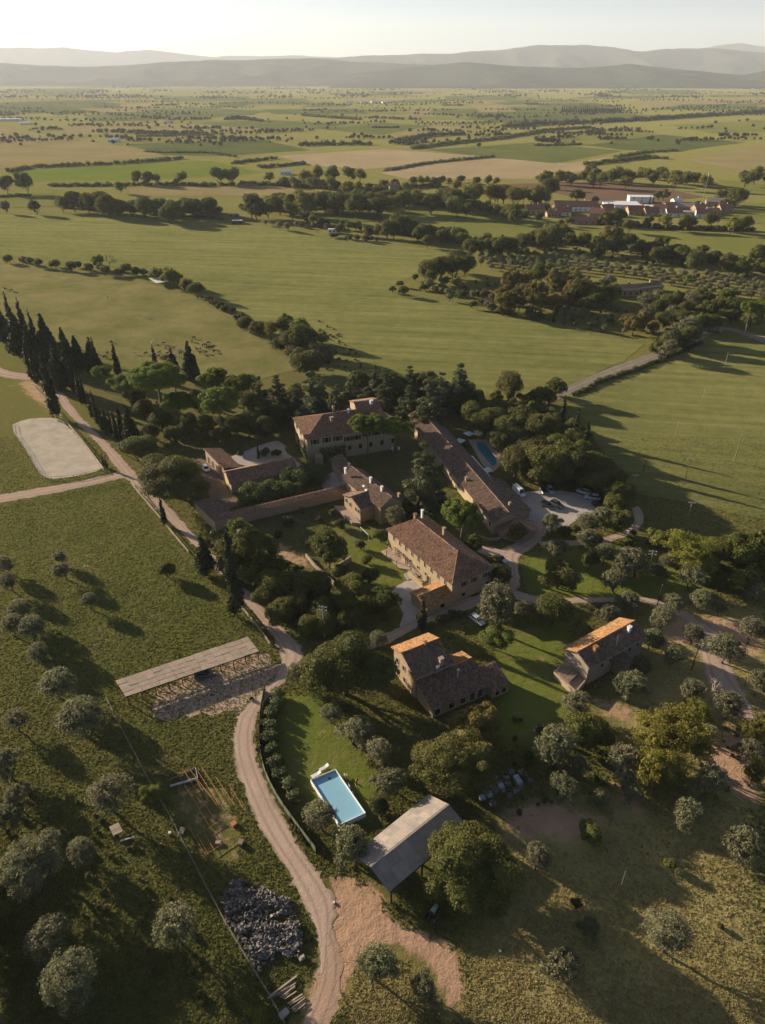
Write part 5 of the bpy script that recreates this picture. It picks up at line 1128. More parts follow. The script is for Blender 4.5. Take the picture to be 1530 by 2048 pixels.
hedge([(1200,448),(1290,455),(1390,460),(1500,462)], 6, 4, 'low thicket along the front of the village', 'shrub', 'thicket', cat='thicket')
hedge([(0,395),(60,392)], 6, 3, 'short hedge at the left edge behind the dry meadow', 'shrub')
hedge([(300,430),(420,436),(440,440)], 5, 2.5, 'low bramble hedge under the dark tree belt', 'shrub')

# undergrowth and far woods
def scatter(px, n):
    P = GP(px); lo, hi = P[:, :2].min(0), P[:, :2].max(0); out = []
    while len(out) < n:
        q = rng.uniform(lo, hi, (n, 2)); q = q[inpoly(q, P)]; out += list(q)
    return np.array([(a, b_, 0) for a, b_ in out[:n]])
def clear(P, pad=None):
    k = np.ones(len(P), bool)
    for r_ in ROADPOLYS: k &= ~inpoly(P, r_)
    return P[k]
for px, n, kind, s0, s1 in (
  ([(870,790),(1060,800),(1150,850),(1240,960),(1250,1030),(1180,970),(1030,960),(1010,900),(960,860),(880,830)], 150, 'oak', 3, 5),
  ([(230,900),(260,800),(420,790),(560,810),(560,870),(400,890),(300,880)], 60, 'shrub', 1.2, 2.5),
  ([(390,1080),(460,1060),(560,1120),(640,1150),(640,1240),(590,1270),(500,1180)], 70, 'shrub', 1.2, 2.6),
  ([(620,800),(820,780),(900,800),(880,840),(800,830),(700,810)], 70, 'oak', 2, 4),
  ([(1200,1020),(1300,1060),(1530,1090),(1530,1190),(1400,1170),(1260,1110)], 70, 'shrub', 1.2, 2.6),
  ([(800,560),(900,545),(1000,590),(1200,640),(1290,670),(1300,640),(1180,600),(1000,560)], 160, 'shrub', 1.0, 2.4),
  ([(1020,490),(1250,480),(1545,525),(1545,560),(1300,530),(1100,505)], 140, 'shrub', 1.5, 3.5),
  ([(640,640),(700,680),(760,740),(830,760),(700,745),(600,735),(560,700)], 60, 'dry', 1.0, 2.2),
  ([(1020,1430),(1180,1480),(1300,1560),(1180,1600),(1040,1640),(1000,1560)], 60, 'shrub', .6, 1.5),
  ([(0,1560),(220,1620),(420,1900),(520,2048),(0,2048)], 120, 'shrub', .5, 1.3),
  ([(1380,1440),(1530,1420),(1530,1600),(1400,1580)], 40, 'dry', .6, 1.5),
  ([(700,1720),(760,1740),(800,1830),(700,1740)], 14, 'shrub', .5, 1.1),
  ([(500,1400),(530,1390),(545,1560),(640,1700),(610,1690),(520,1560)], 60, 'shrub', .5, 1.0),
):
    p = clear(scatter(px, n)); joined('undergrowth', kind, 3 if s1 > 2 else 2, p, rng.uniform(s0, s1, len(p)))
# trees scattered over the far plain: lines, clumps and single trees
pts, sz = [], []
def put(x, y, s_):
    p = G(x, y); pts.append(p); sz.append(s_)
q_ = random.Random(5)
for _ in range(230):
    y = 168 + 120 * q_.random() ** 1.5; x = q_.uniform(-60, 1590); n = q_.randint(5, 26); L_ = q_.uniform(30, 190); sl = q_.uniform(-.05, .05); sc_ = 1 / ((y - 148) * .0125)
    for i in range(n): put(x + L_ * i / n + q_.gauss(0, 2), y + sl * L_ * i / n + q_.gauss(0, .5), q_.uniform(5, 11))
for _ in range(350):
    y = 165 + 130 * q_.random() ** 1.6; put(q_.uniform(-60, 1590), y, q_.uniform(5, 11))
for _ in range(60):
    y = 166 + 30 * q_.random(); x = q_.uniform(-60, 1590)
    for i in range(26): put(x + q_.gauss(0, 22), y + q_.gauss(0, 1.2), q_.uniform(9, 17))
joined('far_trees', 'shrub', 3, np.array(pts), np.array(sz) * 1.0)

# grass tufts on the nearer ground
n_ = 330000
yy = 40 + (rng.random(n_) ** 1.3) * 190; xx = rng.uniform(-.62, .62, n_) * (yy * 1.25 + 25)
P = np.stack([xx, yy, np.zeros(n_)], 1); P = clear(P)
ix = np.clip(np.searchsorted(gx, P[:, 0]), 0, nx - 1); iy = np.clip(np.searchsorted(gy, P[:, 1]), 0, ny - 1)
dd = attrs['dirt'].reshape(ny, nx)[iy, ix]; dry_ = attrs['dry'].reshape(ny, nx)[iy, ix]
cl = fbm(P[:, 0] * .45, P[:, 1] * .45, 4, 3)
lw_ = attrs['lawn'].reshape(ny, nx)[iy, ix]; keep = (dd < .35) & (lw_ < .4) & (cl * .5 + rng.normal(0, .6, len(P)) > -.6 + .5 * dry_); P = P[keep]
dsel = dry_[keep] * .9 + .30 * fbm(P[:, 0] * .09, P[:, 1] * .09, 4, 21) + rng.normal(0, .16, len(P)) > .45
for nm_, P in (('grass', P[~dsel]), ('straw', P[dsel])):
    k = len(P); bl = 3; q = .75 if nm_ == 'straw' else 1.0; P3 = np.repeat(P, bl, 0) + rng.normal(0, .09, (k * bl, 3)) * (1, 1, 0); hgt = q * np.repeat(rng.uniform(.06, .26, k) * rng.uniform(.5, 1.0, k), bl)
    th = rng.uniform(0, 6.283, k * bl); ex = np.stack([np.cos(th), np.sin(th), th * 0], 1) * rng.uniform(.06, .14, (k * bl, 1)); lean = rng.normal(0, .12, (k * bl, 3)) * (1, 1, 0)
    v = np.stack([P3 - ex, P3 + ex, P3 + ex * .5 + lean + np.stack([th * 0, th * 0, hgt], 1), P3 - ex * .5 + lean + np.stack([th * 0, th * 0, hgt], 1)], 1).reshape(-1, 3)
    obj('grass' if nm_ == 'grass' else 'dry_grass', mesh(nm_, v, np.arange(len(v)).reshape(-1, 4), [LM[nm_]]), kind='stuff')
# ------------------------------------------------------------------ fences, poles, pools, vehicles, heaps
_unit = {}
def bar_obj(name, a, b_, w, h_, mat, parent, round_=False):
    key = (mat, round_)
    if key not in _unit:
        mb = MB()
        if round_: mb.tube((-.5, 0, 0), (.5, 0, 0), .5, .5, 8)
        else: mb.box((0, 0, 0), (1, 1, 1))
        _unit[key] = mb.me('bar', [M[mat]])
    a = np.asarray(a, float); b_ = np.asarray(b_, float); d = b_ - a; L = np.linalg.norm(d)
    o = bpy.data.objects.new(name, _unit[key]); COL.objects.link(o); o.parent = parent
    o.location = (a + b_) / 2; o.rotation_mode = 'QUATERNION'; o.rotation_quaternion = Vector(d).to_track_quat('X', 'Z'); o.scale = (L, w, h_)
    return o
def fence(line, label, step=3.0, ph=1.3, rails=(.5, 1.15), mat='wood_pale', pmat=None, pw=.16, rw=.12, panel=None, sm=0, name='fence', ri='rail'):
    l = GP(line)[:, :2]
    if sm: l = smoothline(l, sm)
    l = resample(l, step); o3 = np.array((*l[0], 0)); t = thing(name, label, 'fence', tuple(o3))
    pts = [np.array((*q, 0)) - o3 for q in l]
    for p in pts: bar_obj('post', p - (0, 0, .2), p + (0, 0, ph + rng.normal(0, .03)), pw, pw, pmat or mat, t)
    for a, b_ in zip(pts[:-1], pts[1:]):
        for z in rails: bar_obj(ri, a + (0, 0, z + rng.normal(0, .03)), b_ + (0, 0, z + rng.normal(0, .03)), rw * .5, rw, mat, t)
        if panel: bar_obj('net_panel', a + (0, 0, ph * .5), b_ + (0, 0, ph * .5), .03, ph * .92, panel, t)
    return t
fence([(262,968),(275,985),(300,1015),(330,1050),(358,1085),(378,1108)], 'pale timber rail fence along the road opposite the brick corner wall', sm=1, rw=.2)
fence([(462,1196),(485,1220),(505,1245),(525,1270),(540,1292)], 'pale timber rail fence beside the road above the reed carport', sm=1, rw=.2)
fence([(60,770),(85,795),(117,827),(146,862),(172,893),(209,943)], 'pale timber rail fence between the sand arena and the road', sm=1, rw=.2)
fence([(24,848),(27,868),(48,895),(66,928),(86,957),(110,961),(161,955),(207,943)], 'thin dark rail fence round the near sides of the sand arena', mat='wood', sm=1, rw=.08, pw=.1)
fence([(0,1012),(80,998),(165,980),(240,963)], 'thin wire fence along the branch road below the arena', 4, 1.2, (.4, .8, 1.1), 'wire', 'wood', .1, .03)
fence([(530,1382),(522,1425),(519,1470),(522,1520),(535,1562),(560,1608),(590,1650),(632,1706)], 'green netted fence curving beside the road around the pool garden', 2.2, 1.7, (1.65,), 'wood_dark', None, .1, .07, 'green_net', sm=1)
fence([(213,1398),(228,1430),(246,1465),(270,1510),(296,1560),(335,1625),(360,1675),(392,1735),(420,1790),(455,1855),(500,1930),(540,1995),(570,2050)], 'long wire mesh fence running from the carport down past the rubble', 2.6, 1.25, (.25, .65, 1.15), 'wire', 'wood', .1, .045)
fence([(780,582),(850,600),(960,612),(1060,638),(1180,668),(1285,690)], 'low wire fence at the foot of the young orchard', 7, 1.3, (.6, 1.1), 'wood', None, .14, .06)
fence([(440,428),(520,445),(600,462),(690,475),(780,486),(900,500)], 'thin fence along the far edge of the big pasture', 8, 1.4, (.7, 1.3), 'wood', None, .16, .08)
# short masonry walls in the garden
def low_wall(line, h_, label, mat='stone_grey', w=.4):
    P = GP(line); o3 = P[0] * (1, 1, 0); t = thing('garden_wall', label, 'wall', tuple(o3))
    for a, b_ in zip(P[:-1], P[1:]): mb = MB(); mb.bar(a - o3 + (0, 0, h_ / 2 - .1), b_ - o3 + (0, 0, h_ / 2 - .1), w, h_ + .2); mb.build('wall', M[mat], t)
low_wall([(612,1113),(632,1137),(650,1152),(668,1170)], 1.0, 'low pale garden wall curving left of the round garden tree')
low_wall([(664,1146),(702,1122)], 1.6, 'short grey garden wall at the foot of the round garden tree')
low_wall([(957,1076),(975,1083),(1000,1080)], .9, 'low stone wall below the half round end of the long barn')
low_wall([(800,1052),(824,1057)], .8, 'low stone wall behind the large hip roofed farmhouse')

# utility poles: base pixel, top pixel y, crossarm
def pole(bx, by, ty, label, arms=0, mat='concrete', r0=.14, group='poles'):
    b_ = G(bx, by); d2 = CP + (1024 - ty) / F * SP; top = CAM_H + (b_[1] / d2) * (-SP + (1024 - ty) / F * CP); top = max(5.0, min(top, 13))
    t = thing('utility_pole', label, 'pole', tuple(b_)); 
    mb = MB(); mb.tube((0, 0, -.3), (0, 0, top), r0, r0 * .7, 8); mb.build('pole', M[mat], t)
    for k in range(arms):
        z = top - .35 - k * .9; mb = MB(); mb.bar((-.9, .2, z), (.9, -.2, z), .12); mb.build('crossarm', M[mat], t)
        for x in (-.8, -.3, .3, .8): mb = MB(); mb.tube((x, -x * .22, z + .05), (x, -x * .22, z + .32), .07, .05); mb.build('insulator', M['white'], t)
    if not arms: mb = MB(); mb.tube((0, 0, top - .002), (0, 0, top + .15), r0 * .75, r0 * .3); mb.build('cap', M['wire'], t)
    return t
pole(1486, 679, 650, 'wooden pole at the corner of the field by the pale gateway', 0, 'wood', .17)
pole(1449, 734, 706, 'thin wooden pole in the upper part of the field right of the farm track', 0, 'wood_pale', .1)
pole(1405, 800, 778, 'short thin pole near the middle of the field right of the farm track', 0, 'wood_pale', .08)
pole(1350, 876, 841, 'thin pole in the field just beyond the tip of the long tree shadow', 0, 'wood_pale', .1)
pole(1468, 924, 869, 'tall sunlit pole standing alone in the right hand field', 0, 'wood', .17)
pole(1370, 959, 917, 'pole with a small crossarm at the edge of the big wood shadow', 1, 'wood', .12)
pole(1286, 945, 928, 'short dark pole near the wood beside the car park', 0, 'wood_dark', .12)
pole(1262, 991, 949, 'grey pole between the car park wood and the dark field', 1, 'concrete', .14)
pole(1376, 1035, 1004, 'pale pole with a crossarm in the shadow below the field', 1, 'wood_pale', .14)
pole(1294, 1154, 1101, 'pale pole with crossarms among olives above the curved garden lawn', 2, 'wood_pale', .17)
pole(1314, 1212, 1170, 'dark pole beside the east road among the olives', 0, 'wood_dark', .13)
pole(649, 1273, 1212, 'tall concrete pole with crossarms above the huge round oak', 2, 'concrete', .2)
pole(1240, 1780, 1765, 'short thin post in the shade of the bottom right field', 0, 'wood', .08)
pole(1383, 1340, 1290, 'dark pole left of the pale gravel patch', 0, 'wood_dark', .13)
b_ = G(179, 1155); t = thing('street_lamp', 'slim garden lamp with two white globes in the green paddock', 'lamp', tuple(b_))
mb = MB(); mb.tube((0, 0, 0), (0, 0, 3.4), .06, .045); mb.bar((-.45, 0, 3.35), (.45, 0, 3.35), .05); mb.build('pole', M['black'], t)
for x in (-.45, .45): v, f = ICO2; obj('globe', mesh('globe', v * .2 + (x, 0, 3.6), f, [M['lamp_globe']], True), t)
# mobile mast in the village
b_ = G(1407, 398); t = thing('lattice_mast', 'tall thin lattice mast standing behind the far village', 'mast', tuple(b_))
for a in range(3):
    c_, s_ = math.cos(a * 2.09), math.sin(a * 2.09); bar_obj('leg', (c_ * .8, s_ * .8, 0), (c_ * .3, s_ * .3, 24), .12, .12, 'wire', t)
for k in range(8): bar_obj('brace', (.7, 0, 2 + k * 3), (-.4, .5, 4 + k * 3), .12, .12, 'wire', t)
bar_obj('antenna', (0, 0, 21), (0, 0, 24.5), .6, .6, 'wire', t)

# the near pool: above-ground, white rim
zr = .95; A, B, C_ = G(621.4, 1560, zr), G(671, 1538.8, zr), G(731, 1626, zr); D_ = A + C_ - B; c = (A + C_) / 2 * (1, 1, 0)
t = thing('swimming_pool', 'pale blue rectangular garden pool with a white rim', 'pool', tuple(c)); Q = [A - c, B - c, C_ - c, D_ - c]
ROADPOLYS.append(np.array([A, B, C_, D_])[:, :2])
for k in range(4):
    a, b_ = Q[k], Q[(k + 1) % 4]; mb = MB(); mb.bar(a * (1, 1, 0) + (0, 0, zr / 2 - .02), b_ * (1, 1, 0) + (0, 0, zr / 2 - .02), .12, zr - .04); mb.build('wall', M['liner'], t)
    mb = MB(); mb.tube(a, b_, .11, .11, 8); mb.build('rim', M['white'], t)
    for j in range(1, 6): p = a + (b_ - a) * j / 6; n_ = unit(p * (1, 1, 0)); bar_obj('brace', p + (0, 0, -.1), p * (1, 1, 0) + n_ * .45, .06, .06, 'white', t)
mb = MB(); s_ = .985; mb.prism([q * (s_, s_, 0) + (0, 0, zr - .32) for q in Q], (0, 0, -.3)); mb.build('water', M['water_blue'], t)
mb = MB(); p = Q[0] * .33 + Q[1] * .67; p = p * .80; mb.tube(p * (1, 1, 0) + (0, 0, zr - .33), p * (1, 1, 0) + (0, 0, zr - .24), .22, .2, 10); mb.build('skimmer', M['glass'], t)
ax = unit(Q[1] - Q[0]); ay = unit(Q[2] - Q[1])
p = Q[1] + ay * 4.4 + ax * .35; l_ = thing('pool_ladder', 'white ladder and pump hooked on the long side of the garden pool', 'ladder', tuple(p * (1, 1, 0) + c))
for k in (-.3, .3): bar_obj('side_rail', ay * k, ay * k + (0, 0, 1.5), .06, .06, 'white', l_)
for k in range(4): bar_obj('rung', ay * -.3 + (0, 0, .3 + k * .32), ay * .3 + (0, 0, .3 + k * .32), .05, .05, 'white', l_)
bar_obj('pump', ay * .8 + (0, 0, .1), ay * 1.3 + (0, 0, .1), .4, .5, 'white', l_)
def lounger(px, py, yaw, label):
    p = G(px, py); o = thing('sun_lounger', label, 'sun lounger', tuple(p), yaw)
    mb = MB(); mb.prism([(-.95, -.32, .3), (.35, -.32, .3), (.35, .32, .3), (-.95, .32, .3)], (0, 0, -.06)); mb.build('seat', M['cloth'], o)
    mb = MB(); mb.prism([(.36, -.32, .3), (.95, -.32, .62), (.95, .32, .62), (.36, .32, .3)], (0, 0, -.06)); mb.build('backrest', M['cloth'], o)
    for x in (-.8, .3):
        for y in (-.28, .28): bar_obj('leg', (x, y, 0), (x, y, .24), .05, .05, 'wood', o)
lounger(648, 1537, .62, 'pinkish sun lounger on the grass behind the garden pool'); lounger(632, 1551, .55, 'pinkish sun lounger tucked against the end rim of the garden pool')
p = G(692, 1553); t = thing('garden_chair', 'pale garden chair on the grass beside the long pool rim', 'chair', tuple(p), .5)
mb = MB(); mb.box((0, 0, .42), (.5, .5, .05)); mb.build('seat', M['wood_pale'], t); mb = MB(); mb.box((-.25, 0, .75), (.05, .5, .6)); mb.build('backrest', M['wood_pale'], t)
for x in (-.2, .2):
    for y in (-.2, .2): bar_obj('leg', (x, y, 0), (x, y, .4), .05, .05, 'wood_pale', t)
hose = [G(714,1556,.04), G(710,1566,.04), G(716,1582,.04), G(726,1596,.04), G(738,1608,.04), G(745,1622,.04)]; mb = MB()
for a, b_ in zip(hose[:-1], hose[1:]): mb.tube(a - hose[0], b_ - hose[0], .05, .05)
m_ = simple('yellow_hose', (.45, .36, .04), None); o = mb.build('garden_hose', m_, loc=tuple(hose[0])); tag(o, 'yellow garden hose lying on the grass right of the garden pool', 'hose')
# hotel pool
W_ = GP([(950, 885), (968, 885), (995, 918), (993, 930), (983, 934), (956, 901)]); W_[:, 2] = .13; c = W_.mean(0) * (1, 1, 0)
t = thing('swimming_pool', 'long turquoise pool in a paved deck below the dark oaks', 'pool', tuple(c)); mb = MB(); mb.prism(W_ - c, (0, 0, -.08)); mb.build('water', M['water_teal'], t)
for a, b_ in zip(W_, np.roll(W_, -1, 0)): mb = MB(); mb.bar(a - c + (0, 0, .02), b_ - c + (0, 0, .02), .4, .14); mb.build('coping', M['trim'], t)
for i, (x, y, lb) in enumerate([(938, 866, 'left one of two white parasols beyond the turquoise pool'), (957, 864, 'right one of two white parasols beyond the turquoise pool'), (920, 880, 'white parasol nearest to the long barn roof'), (990, 884, 'white parasol on the paved deck right of the turquoise pool'), (997, 893, 'small tilted white parasol half hidden by the poolside oaks'), (974, 939, 'white parasol at the near end of the turquoise pool beside the awning')]):
    p = G(x, y, 2.6); o = thing('parasol', lb, 'parasol', (p[0], p[1], 0), random.uniform(0, 1), 'white parasols round the turquoise pool'); s_ = 1.0 if i == 4 else 1.5
    mb = MB(); apex = (0, 0, 2.95); cs = [(-s_, -s_, 2.4), (s_, -s_, 2.4), (s_, s_, 2.4), (-s_, s_, 2.4)]
    for k in range(4): mb.prism([cs[k], cs[(k + 1) % 4], apex], (0, 0, -.03))
    mb.build('canopy', M['cloth'], o); bar_obj('pole', (0, 0, 0), (0, 0, 2.93), .06, .06, 'wood', o, True); bar_obj('base', (0, 0, 0), (0, 0, .1), .6, .6, 'concrete', o, True)
for x, lb in ((785, 'left one of two white egg shaped chairs on the villa lawn'), (797, 'right one of two white egg shaped chairs on the villa lawn')):
    p = G(x, 902); o = thing('egg_chair', lb, 'chair', tuple(p), 0, 'egg chairs on the lawn'); v, f = ICO2; v2 = v * (.55, .5, .75) + (0, 0, .95); k_ = v2[f].mean(1)[:, 0] * (1 if x < 790 else -1) < .28
    obj('shell', mesh('shell', v2, f[k_], [M['white']], True), o); bar_obj('base', (0, 0, 0), (0, 0, .3), .4, .4, 'wire', o, True)

# vehicles
def car(px, py, yaw, paint, label, kind='car', z=0.0):
    p = G(px, py); o = thing('van' if kind == 'van' else 'parked_car', label, 'van' if kind == 'van' else 'car', (p[0], p[1], z), yaw, 'parked cars' )
    Lh, wd, hb, ht = (2.15, .88, .95, 1.48) if kind == 'car' else (2.6, .98, 1.15, 2.35) if kind == 'van' else (2.3, .93, 1.05, 1.7)
    prof = [(-Lh, .45, hb * .8), (-Lh + .12, .3, hb * .97), (-Lh * .55, .24, hb), (0, .22, hb), (Lh * .45, .24, hb * .98), (Lh - .2, .3, hb * .78), (Lh, .42, hb * .62)]
    rings = []
    for x, z0, z1 in prof:
        w_ = wd * (1 - .16 * (abs(x) / Lh) ** 4); rings.append([(x, -w_, z0 + .1), (x, -w_ * .86, z0), (x, w_ * .86, z0), (x, w_, z0 + .1), (x, w_, z1 - .12), (x, w_ * .88, z1), (x, -w_ * .88, z1), (x, -w_, z1 - .12)])
    mb = MB(); mb.loft(rings); mb.build('body', paint, o)
    xa, xb, xc, xd = (-Lh + .15, -Lh * .72, Lh * .08, Lh * .48) if kind != 'van' else (-Lh + .08, -Lh + .12, Lh * .42, Lh * .75)
    def ring(x, z, w_): return [(x, -w_, z), (x, w_, z)]
    mb = MB(); lo, hi = hb - .03, ht - .06; wl, wh = wd * .86, wd * .70
    v = [(xa, -wl, lo), (xa, wl, lo), (xd, wl, lo), (xd, -wl, lo), (xb, -wh, hi), (xb, wh, hi), (xc, wh, hi), (xc, -wh, hi)]
    mb.add(v, [(0, 1, 2, 3)[::-1], (4, 5, 6, 7), (0, 4, 7, 3), (1, 2, 6, 5), (0, 1, 5, 4), (3, 7, 6, 2)]); mb.build('windows', M['glass'] if kind != 'van' else paint, o)
    mb = MB(); mb.prism([(xb - .06, -wh * 1.04, ht), (xc + .06, -wh * 1.04, ht), (xc + .06, wh * 1.04, ht), (xb - .06, wh * 1.04, ht)], (0, 0, -.08)); mb.build('roof', paint, o)
    if kind == 'van':
        n_ = np.array((hi - lo, 0, xd - xc)); n_ = n_ / np.linalg.norm(n_) * .02
        mb = MB(); mb.prism([np.array((xd - .06, -wl * .9, lo + .1)) + n_, np.array((xd - .06, wl * .9, lo + .1)) + n_, np.array((xc + .06, wh * .9, hi - .1)) + n_, np.array((xc + .06, -wh * .9, hi - .1)) + n_], -n_ * .8); mb.build('windscreen', M['glass'], o)
    for s1 in (-1, 1):
        mb = MB(); mb.bar((xd - .02, s1 * wl * .98, lo), (xc, s1 * wh * 1.0, hi), .07); mb.build('pillar', paint, o)
        for x in (-Lh * .62, Lh * .62):
            mb = MB(); mb.tube((x, s1 * (wd - .2), .33), (x, s1 * (wd + .01), .33), .33, .33, 12); w = mb.build('wheel', M['black'], o)
            mb = MB(); mb.tube((x, s1 * (wd + .012), .33), (x, s1 * (wd + .03), .33), .19, .17, 8); mb.build('rim', M['wire'], w)
        mb = MB(); mb.box((Lh - .1, s1 * wd * .66, hb * .66), (.16, .3, .14)); mb.build('headlight', M['lamp_globe'], o)
        mb = MB(); mb.box((-Lh + .03, s1 * wd * .68, hb * .75), (.1, .22, .2)); mb.build('tail_light', M['rust'], o)
    return o
CP_ = dict(silver=carpaint('paint_silver', (.42, .44, .47)), white=carpaint('paint_white', (.72, .72, .72)), black=carpaint('paint_black', (.02, .02, .024)), dark=carpaint('paint_dark_grey', (.06, .065, .075)), pale=carpaint('paint_pale', (.55, .58, .62)))
car(954, 1243, -.95, CP_['silver'], 'silver car parked under trees beside the garden road')
car(1000, 1121, -.8, CP_['silver'], 'silver car half hidden by bushes behind the large farmhouse')
car(1037, 988, -1.15, CP_['white'], 'white van at the corner of the car park by the barn', 'van')
car(1027, 1013, -1.05, CP_['pale'], 'pale hatchback parked against the long barn wall')
car(1094, 1014, -.85, CP_['black'], 'black estate car, left one of two in the middle of the car park', 'suv')
car(1113, 1012, -.85, CP_['dark'], 'dark grey car, right one of two in the middle of the car park', 'suv')
car(1166, 986, 2.7, CP_['white'], 'white car nose to the hedge at the far right of the car park')
car(1184, 998, 2.9, CP_['pale'], 'pale people carrier at the right edge of the car park', 'suv')
car(1196, 1012, 2.4, CP_['black'], 'black car in the shade at the right edge of the car park')
car(1086, 984, -1.5, CP_['dark'], 'grey car backed under the oaks, left of two behind the car park')
car(1100, 983, -1.5, CP_['silver'], 'silver car backed under the oaks, right of two behind the car park')
car(412, 940, -1.0, CP_['white'], 'white car beside the sunlit end of the courtyard wing')
car(408, 1352, .35, CP_['dark'], 'dark car parked alone under the reed carport')
# little utility tractor by the barn
p = G(863, 1832); t = thing('tractor', 'small old tractor with a pale green bonnet near the red clearing', 'tractor', tuple(p), 1.0); gp_ = carpaint('paint_pale_green', (.28, .42, .36))
mb = MB(); mb.loft([[(x, -w_, z0), (x, w_, z0), (x, w_ * .8, z1), (x, -w_ * .8, z1)] for x, w_, z0, z1 in ((.1, .4, .6, 1.25), (1.0, .36, .6, 1.2), (1.5, .3, .65, 1.05))]); mb.build('bonnet', gp_, t)
mb = MB(); mb.box((-.5, 0, .75), (1.3, .6, .4)); mb.build('chassis', M['wood_dark'], t); mb = MB(); mb.box((-.55, 0, 1.1), (.45, .5, .12)); mb.box((-.8, 0, 1.35), (.1, .5, .5)); mb.build('seat', M['black'], t)
bar_obj('steering_column', (.05, 0, 1.2), (-.2, 0, 1.55), .05, .05, 'black', t); bar_obj('exhaust', (.9, .2, 1.2), (.9, .2, 2.0), .08, .08, 'black', t, True)
for s1 in (-1, 1):
    for x, r_, w_ in ((-.75, .62, .34), (1.15, .36, .22)): bar_obj('wheel', (x, s1 * .5, r_), (x, s1 * (.5 + w_), r_), r_ * 2, r_ * 2, 'black', t, True); bar_obj('rim', (x, s1 * (.5 + w_), r_), (x, s1 * (.52 + w_), r_), r_, r_, 'wire', t, True)

# horses
def skin_mesh(name, V, E, Rr, mat, sub=1):
    me = bpy.data.meshes.new('armature_' + name); me.from_pydata([tuple(v) for v in V], E, []); o = bpy.data.objects.new('tmp', me); COL.objects.link(o)
    sk = o.modifiers.new('s', 'SKIN'); o.modifiers.new('d', 'SUBSURF').levels = sub
    for i, r_ in enumerate(Rr): me.skin_vertices[0].data[i].radius = (r_, r_) if not isinstance(r_, tuple) else r_
    me.skin_vertices[0].data[0].use_root = True
    bpy.context.view_layer.update(); ev = o.evaluated_get(bpy.context.evaluated_depsgraph_get()); out = bpy.data.meshes.new_from_object(ev)
    out.name = name; out.materials.clear(); out.materials.append(mat); bpy.data.objects.remove(o); bpy.data.meshes.remove(me); return out
def horse_mesh(mat, graze):
    V = [(0, 0, 1.18), (-.55, 0, 1.22), (-.8, 0, 1.15), (.5, 0, 1.15), (.72, 0, 1.25)]
    Rr = [.29, .28, .16, .29, .2]; E_ = [(0, 1), (1, 2), (0, 3), (3, 4)]
    neck = [(1.0, 0, 1.0), (1.22, 0, .55), (1.32, 0, .22)] if graze else [(1.0, 0, 1.6), (1.2, 0, 1.78), (1.5, 0, 1.5)]
    for i, q in enumerate(neck): V.append(q); Rr.append((.15, .11, .07)[i]); E_.append((4 if i == 0 else len(V) - 2, len(V) - 1))
    b0 = len(V); V += [(-.92, 0, .9), (-.95, 0, .5)]; Rr += [.05, .06]; E_ += [(2, b0), (b0, b0 + 1)]
    for s1 in (-1, 1):
        b0 = len(V); V += [(.5, s1 * .16, .85), (.52, s1 * .16, .48), (.47, s1 * .16, .06)]; Rr += [.11, .065, .06]; E_ += [(3, b0), (b0, b0 + 1), (b0 + 1, b0 + 2)]
        b0 = len(V); V += [(-.55, s1 * .17, .88), (-.72, s1 * .17, .52), (-.62, s1 * .17, .06)]; Rr += [.15, .07, .06]; E_ += [(1, b0), (b0, b0 + 1), (b0 + 1, b0 + 2)]
    return skin_mesh('horse', V, E_, Rr, mat)
HM = {(m_, g): horse_mesh(M[m_], g) for m_ in ('horse', 'horse_bay', 'horse_grey') for g in (True, False)}
HX = [(1080,428,0),(1060,462,0),(1237,486,0),(1218,496,0),(1190,508,0),(1230,537,0),(1276,537,0),(1302,573,0),(1115,553,1),(1148,544,1),(1155,592,1),(1212,589,1),(750,489,1),(768,536,1),(860,540,1),(925,563,2),(938,594,0),(705,590,1),(795,597,1),(690,632,1),(735,650,1),(770,640,0),(800,636,1),(630,479,2),(440,598,2),(553,599,1),(135,594,1),(108,637,0),(168,467,1),(557,203,2),(868,616,2),(770,662,1),(705,610,2)]
hx = [(190 + x / 5.464, 600 + y / 5.464, k) for x, y, k in HX] + [(11, 580, 0), (24, 583, 0), (28, 585, 1), (215, 597, 1)]
cnt = {}
for x, y, k in sorted(hx):
    mt = ('horse', 'horse_bay', 'horse_grey')[k]; nm = ('black horse', 'brown horse', 'white horse')[k]; i = cnt.get(k, 0); cnt[k] = i + 1; gz = random.random() < .6
    o = obj('horse', HM[(mt, gz)], loc=tuple(G(x, y))); o.rotation_euler = (0, 0, random.uniform(0, 6.28))
    tag(o, f'{nm} {"grazing" if gz else "standing"} in the pasture, {ordw(i)} {nm.split()[0]} one from the left', 'horse', 'horses in the pasture')

# rubble heap, timber, pallets, rusty frame, odds and ends
P = scatter([(440,1790),(470,1760),(505,1765),(545,1790),(580,1800),(600,1850),(605,1900),(590,1925),(550,1900),(545,1935),(515,1945),(495,1900),(470,1870),(450,1830)], 3000)
cx_ = P.mean(0); vs, fs, k = [], [], 0; bx = np.array([(i, j, l) for i in (-1, 1) for j in (-1, 1) for l in (-1, 1)], float); bf = np.array([(0, 1, 3, 2), (4, 6, 7, 5), (0, 4, 5, 1), (2, 3, 7, 6), (0, 2, 6, 4), (1, 5, 7, 3)])
hh = .5 + .5 * fbm(P[:, 0] * .8, P[:, 1] * .8, 3, 8)
for p, q in zip(P, hh):
    if q < .42 and rng.random() < .85: continue
    s_ = rng.uniform(.06, .26, 3) * (1.25, 1, .55); R3 = np.linalg.qr(rng.normal(size=(3, 3)) * (.6, .6, .6) + np.eye(3) * .8)[0]
    vs.append((bx + rng.normal(0, .2, bx.shape)) * s_ @ R3 + p + (0, 0, .1 + max(q, 0) * rng.uniform(.1, .8))); fs.append(bf + k); k += 8
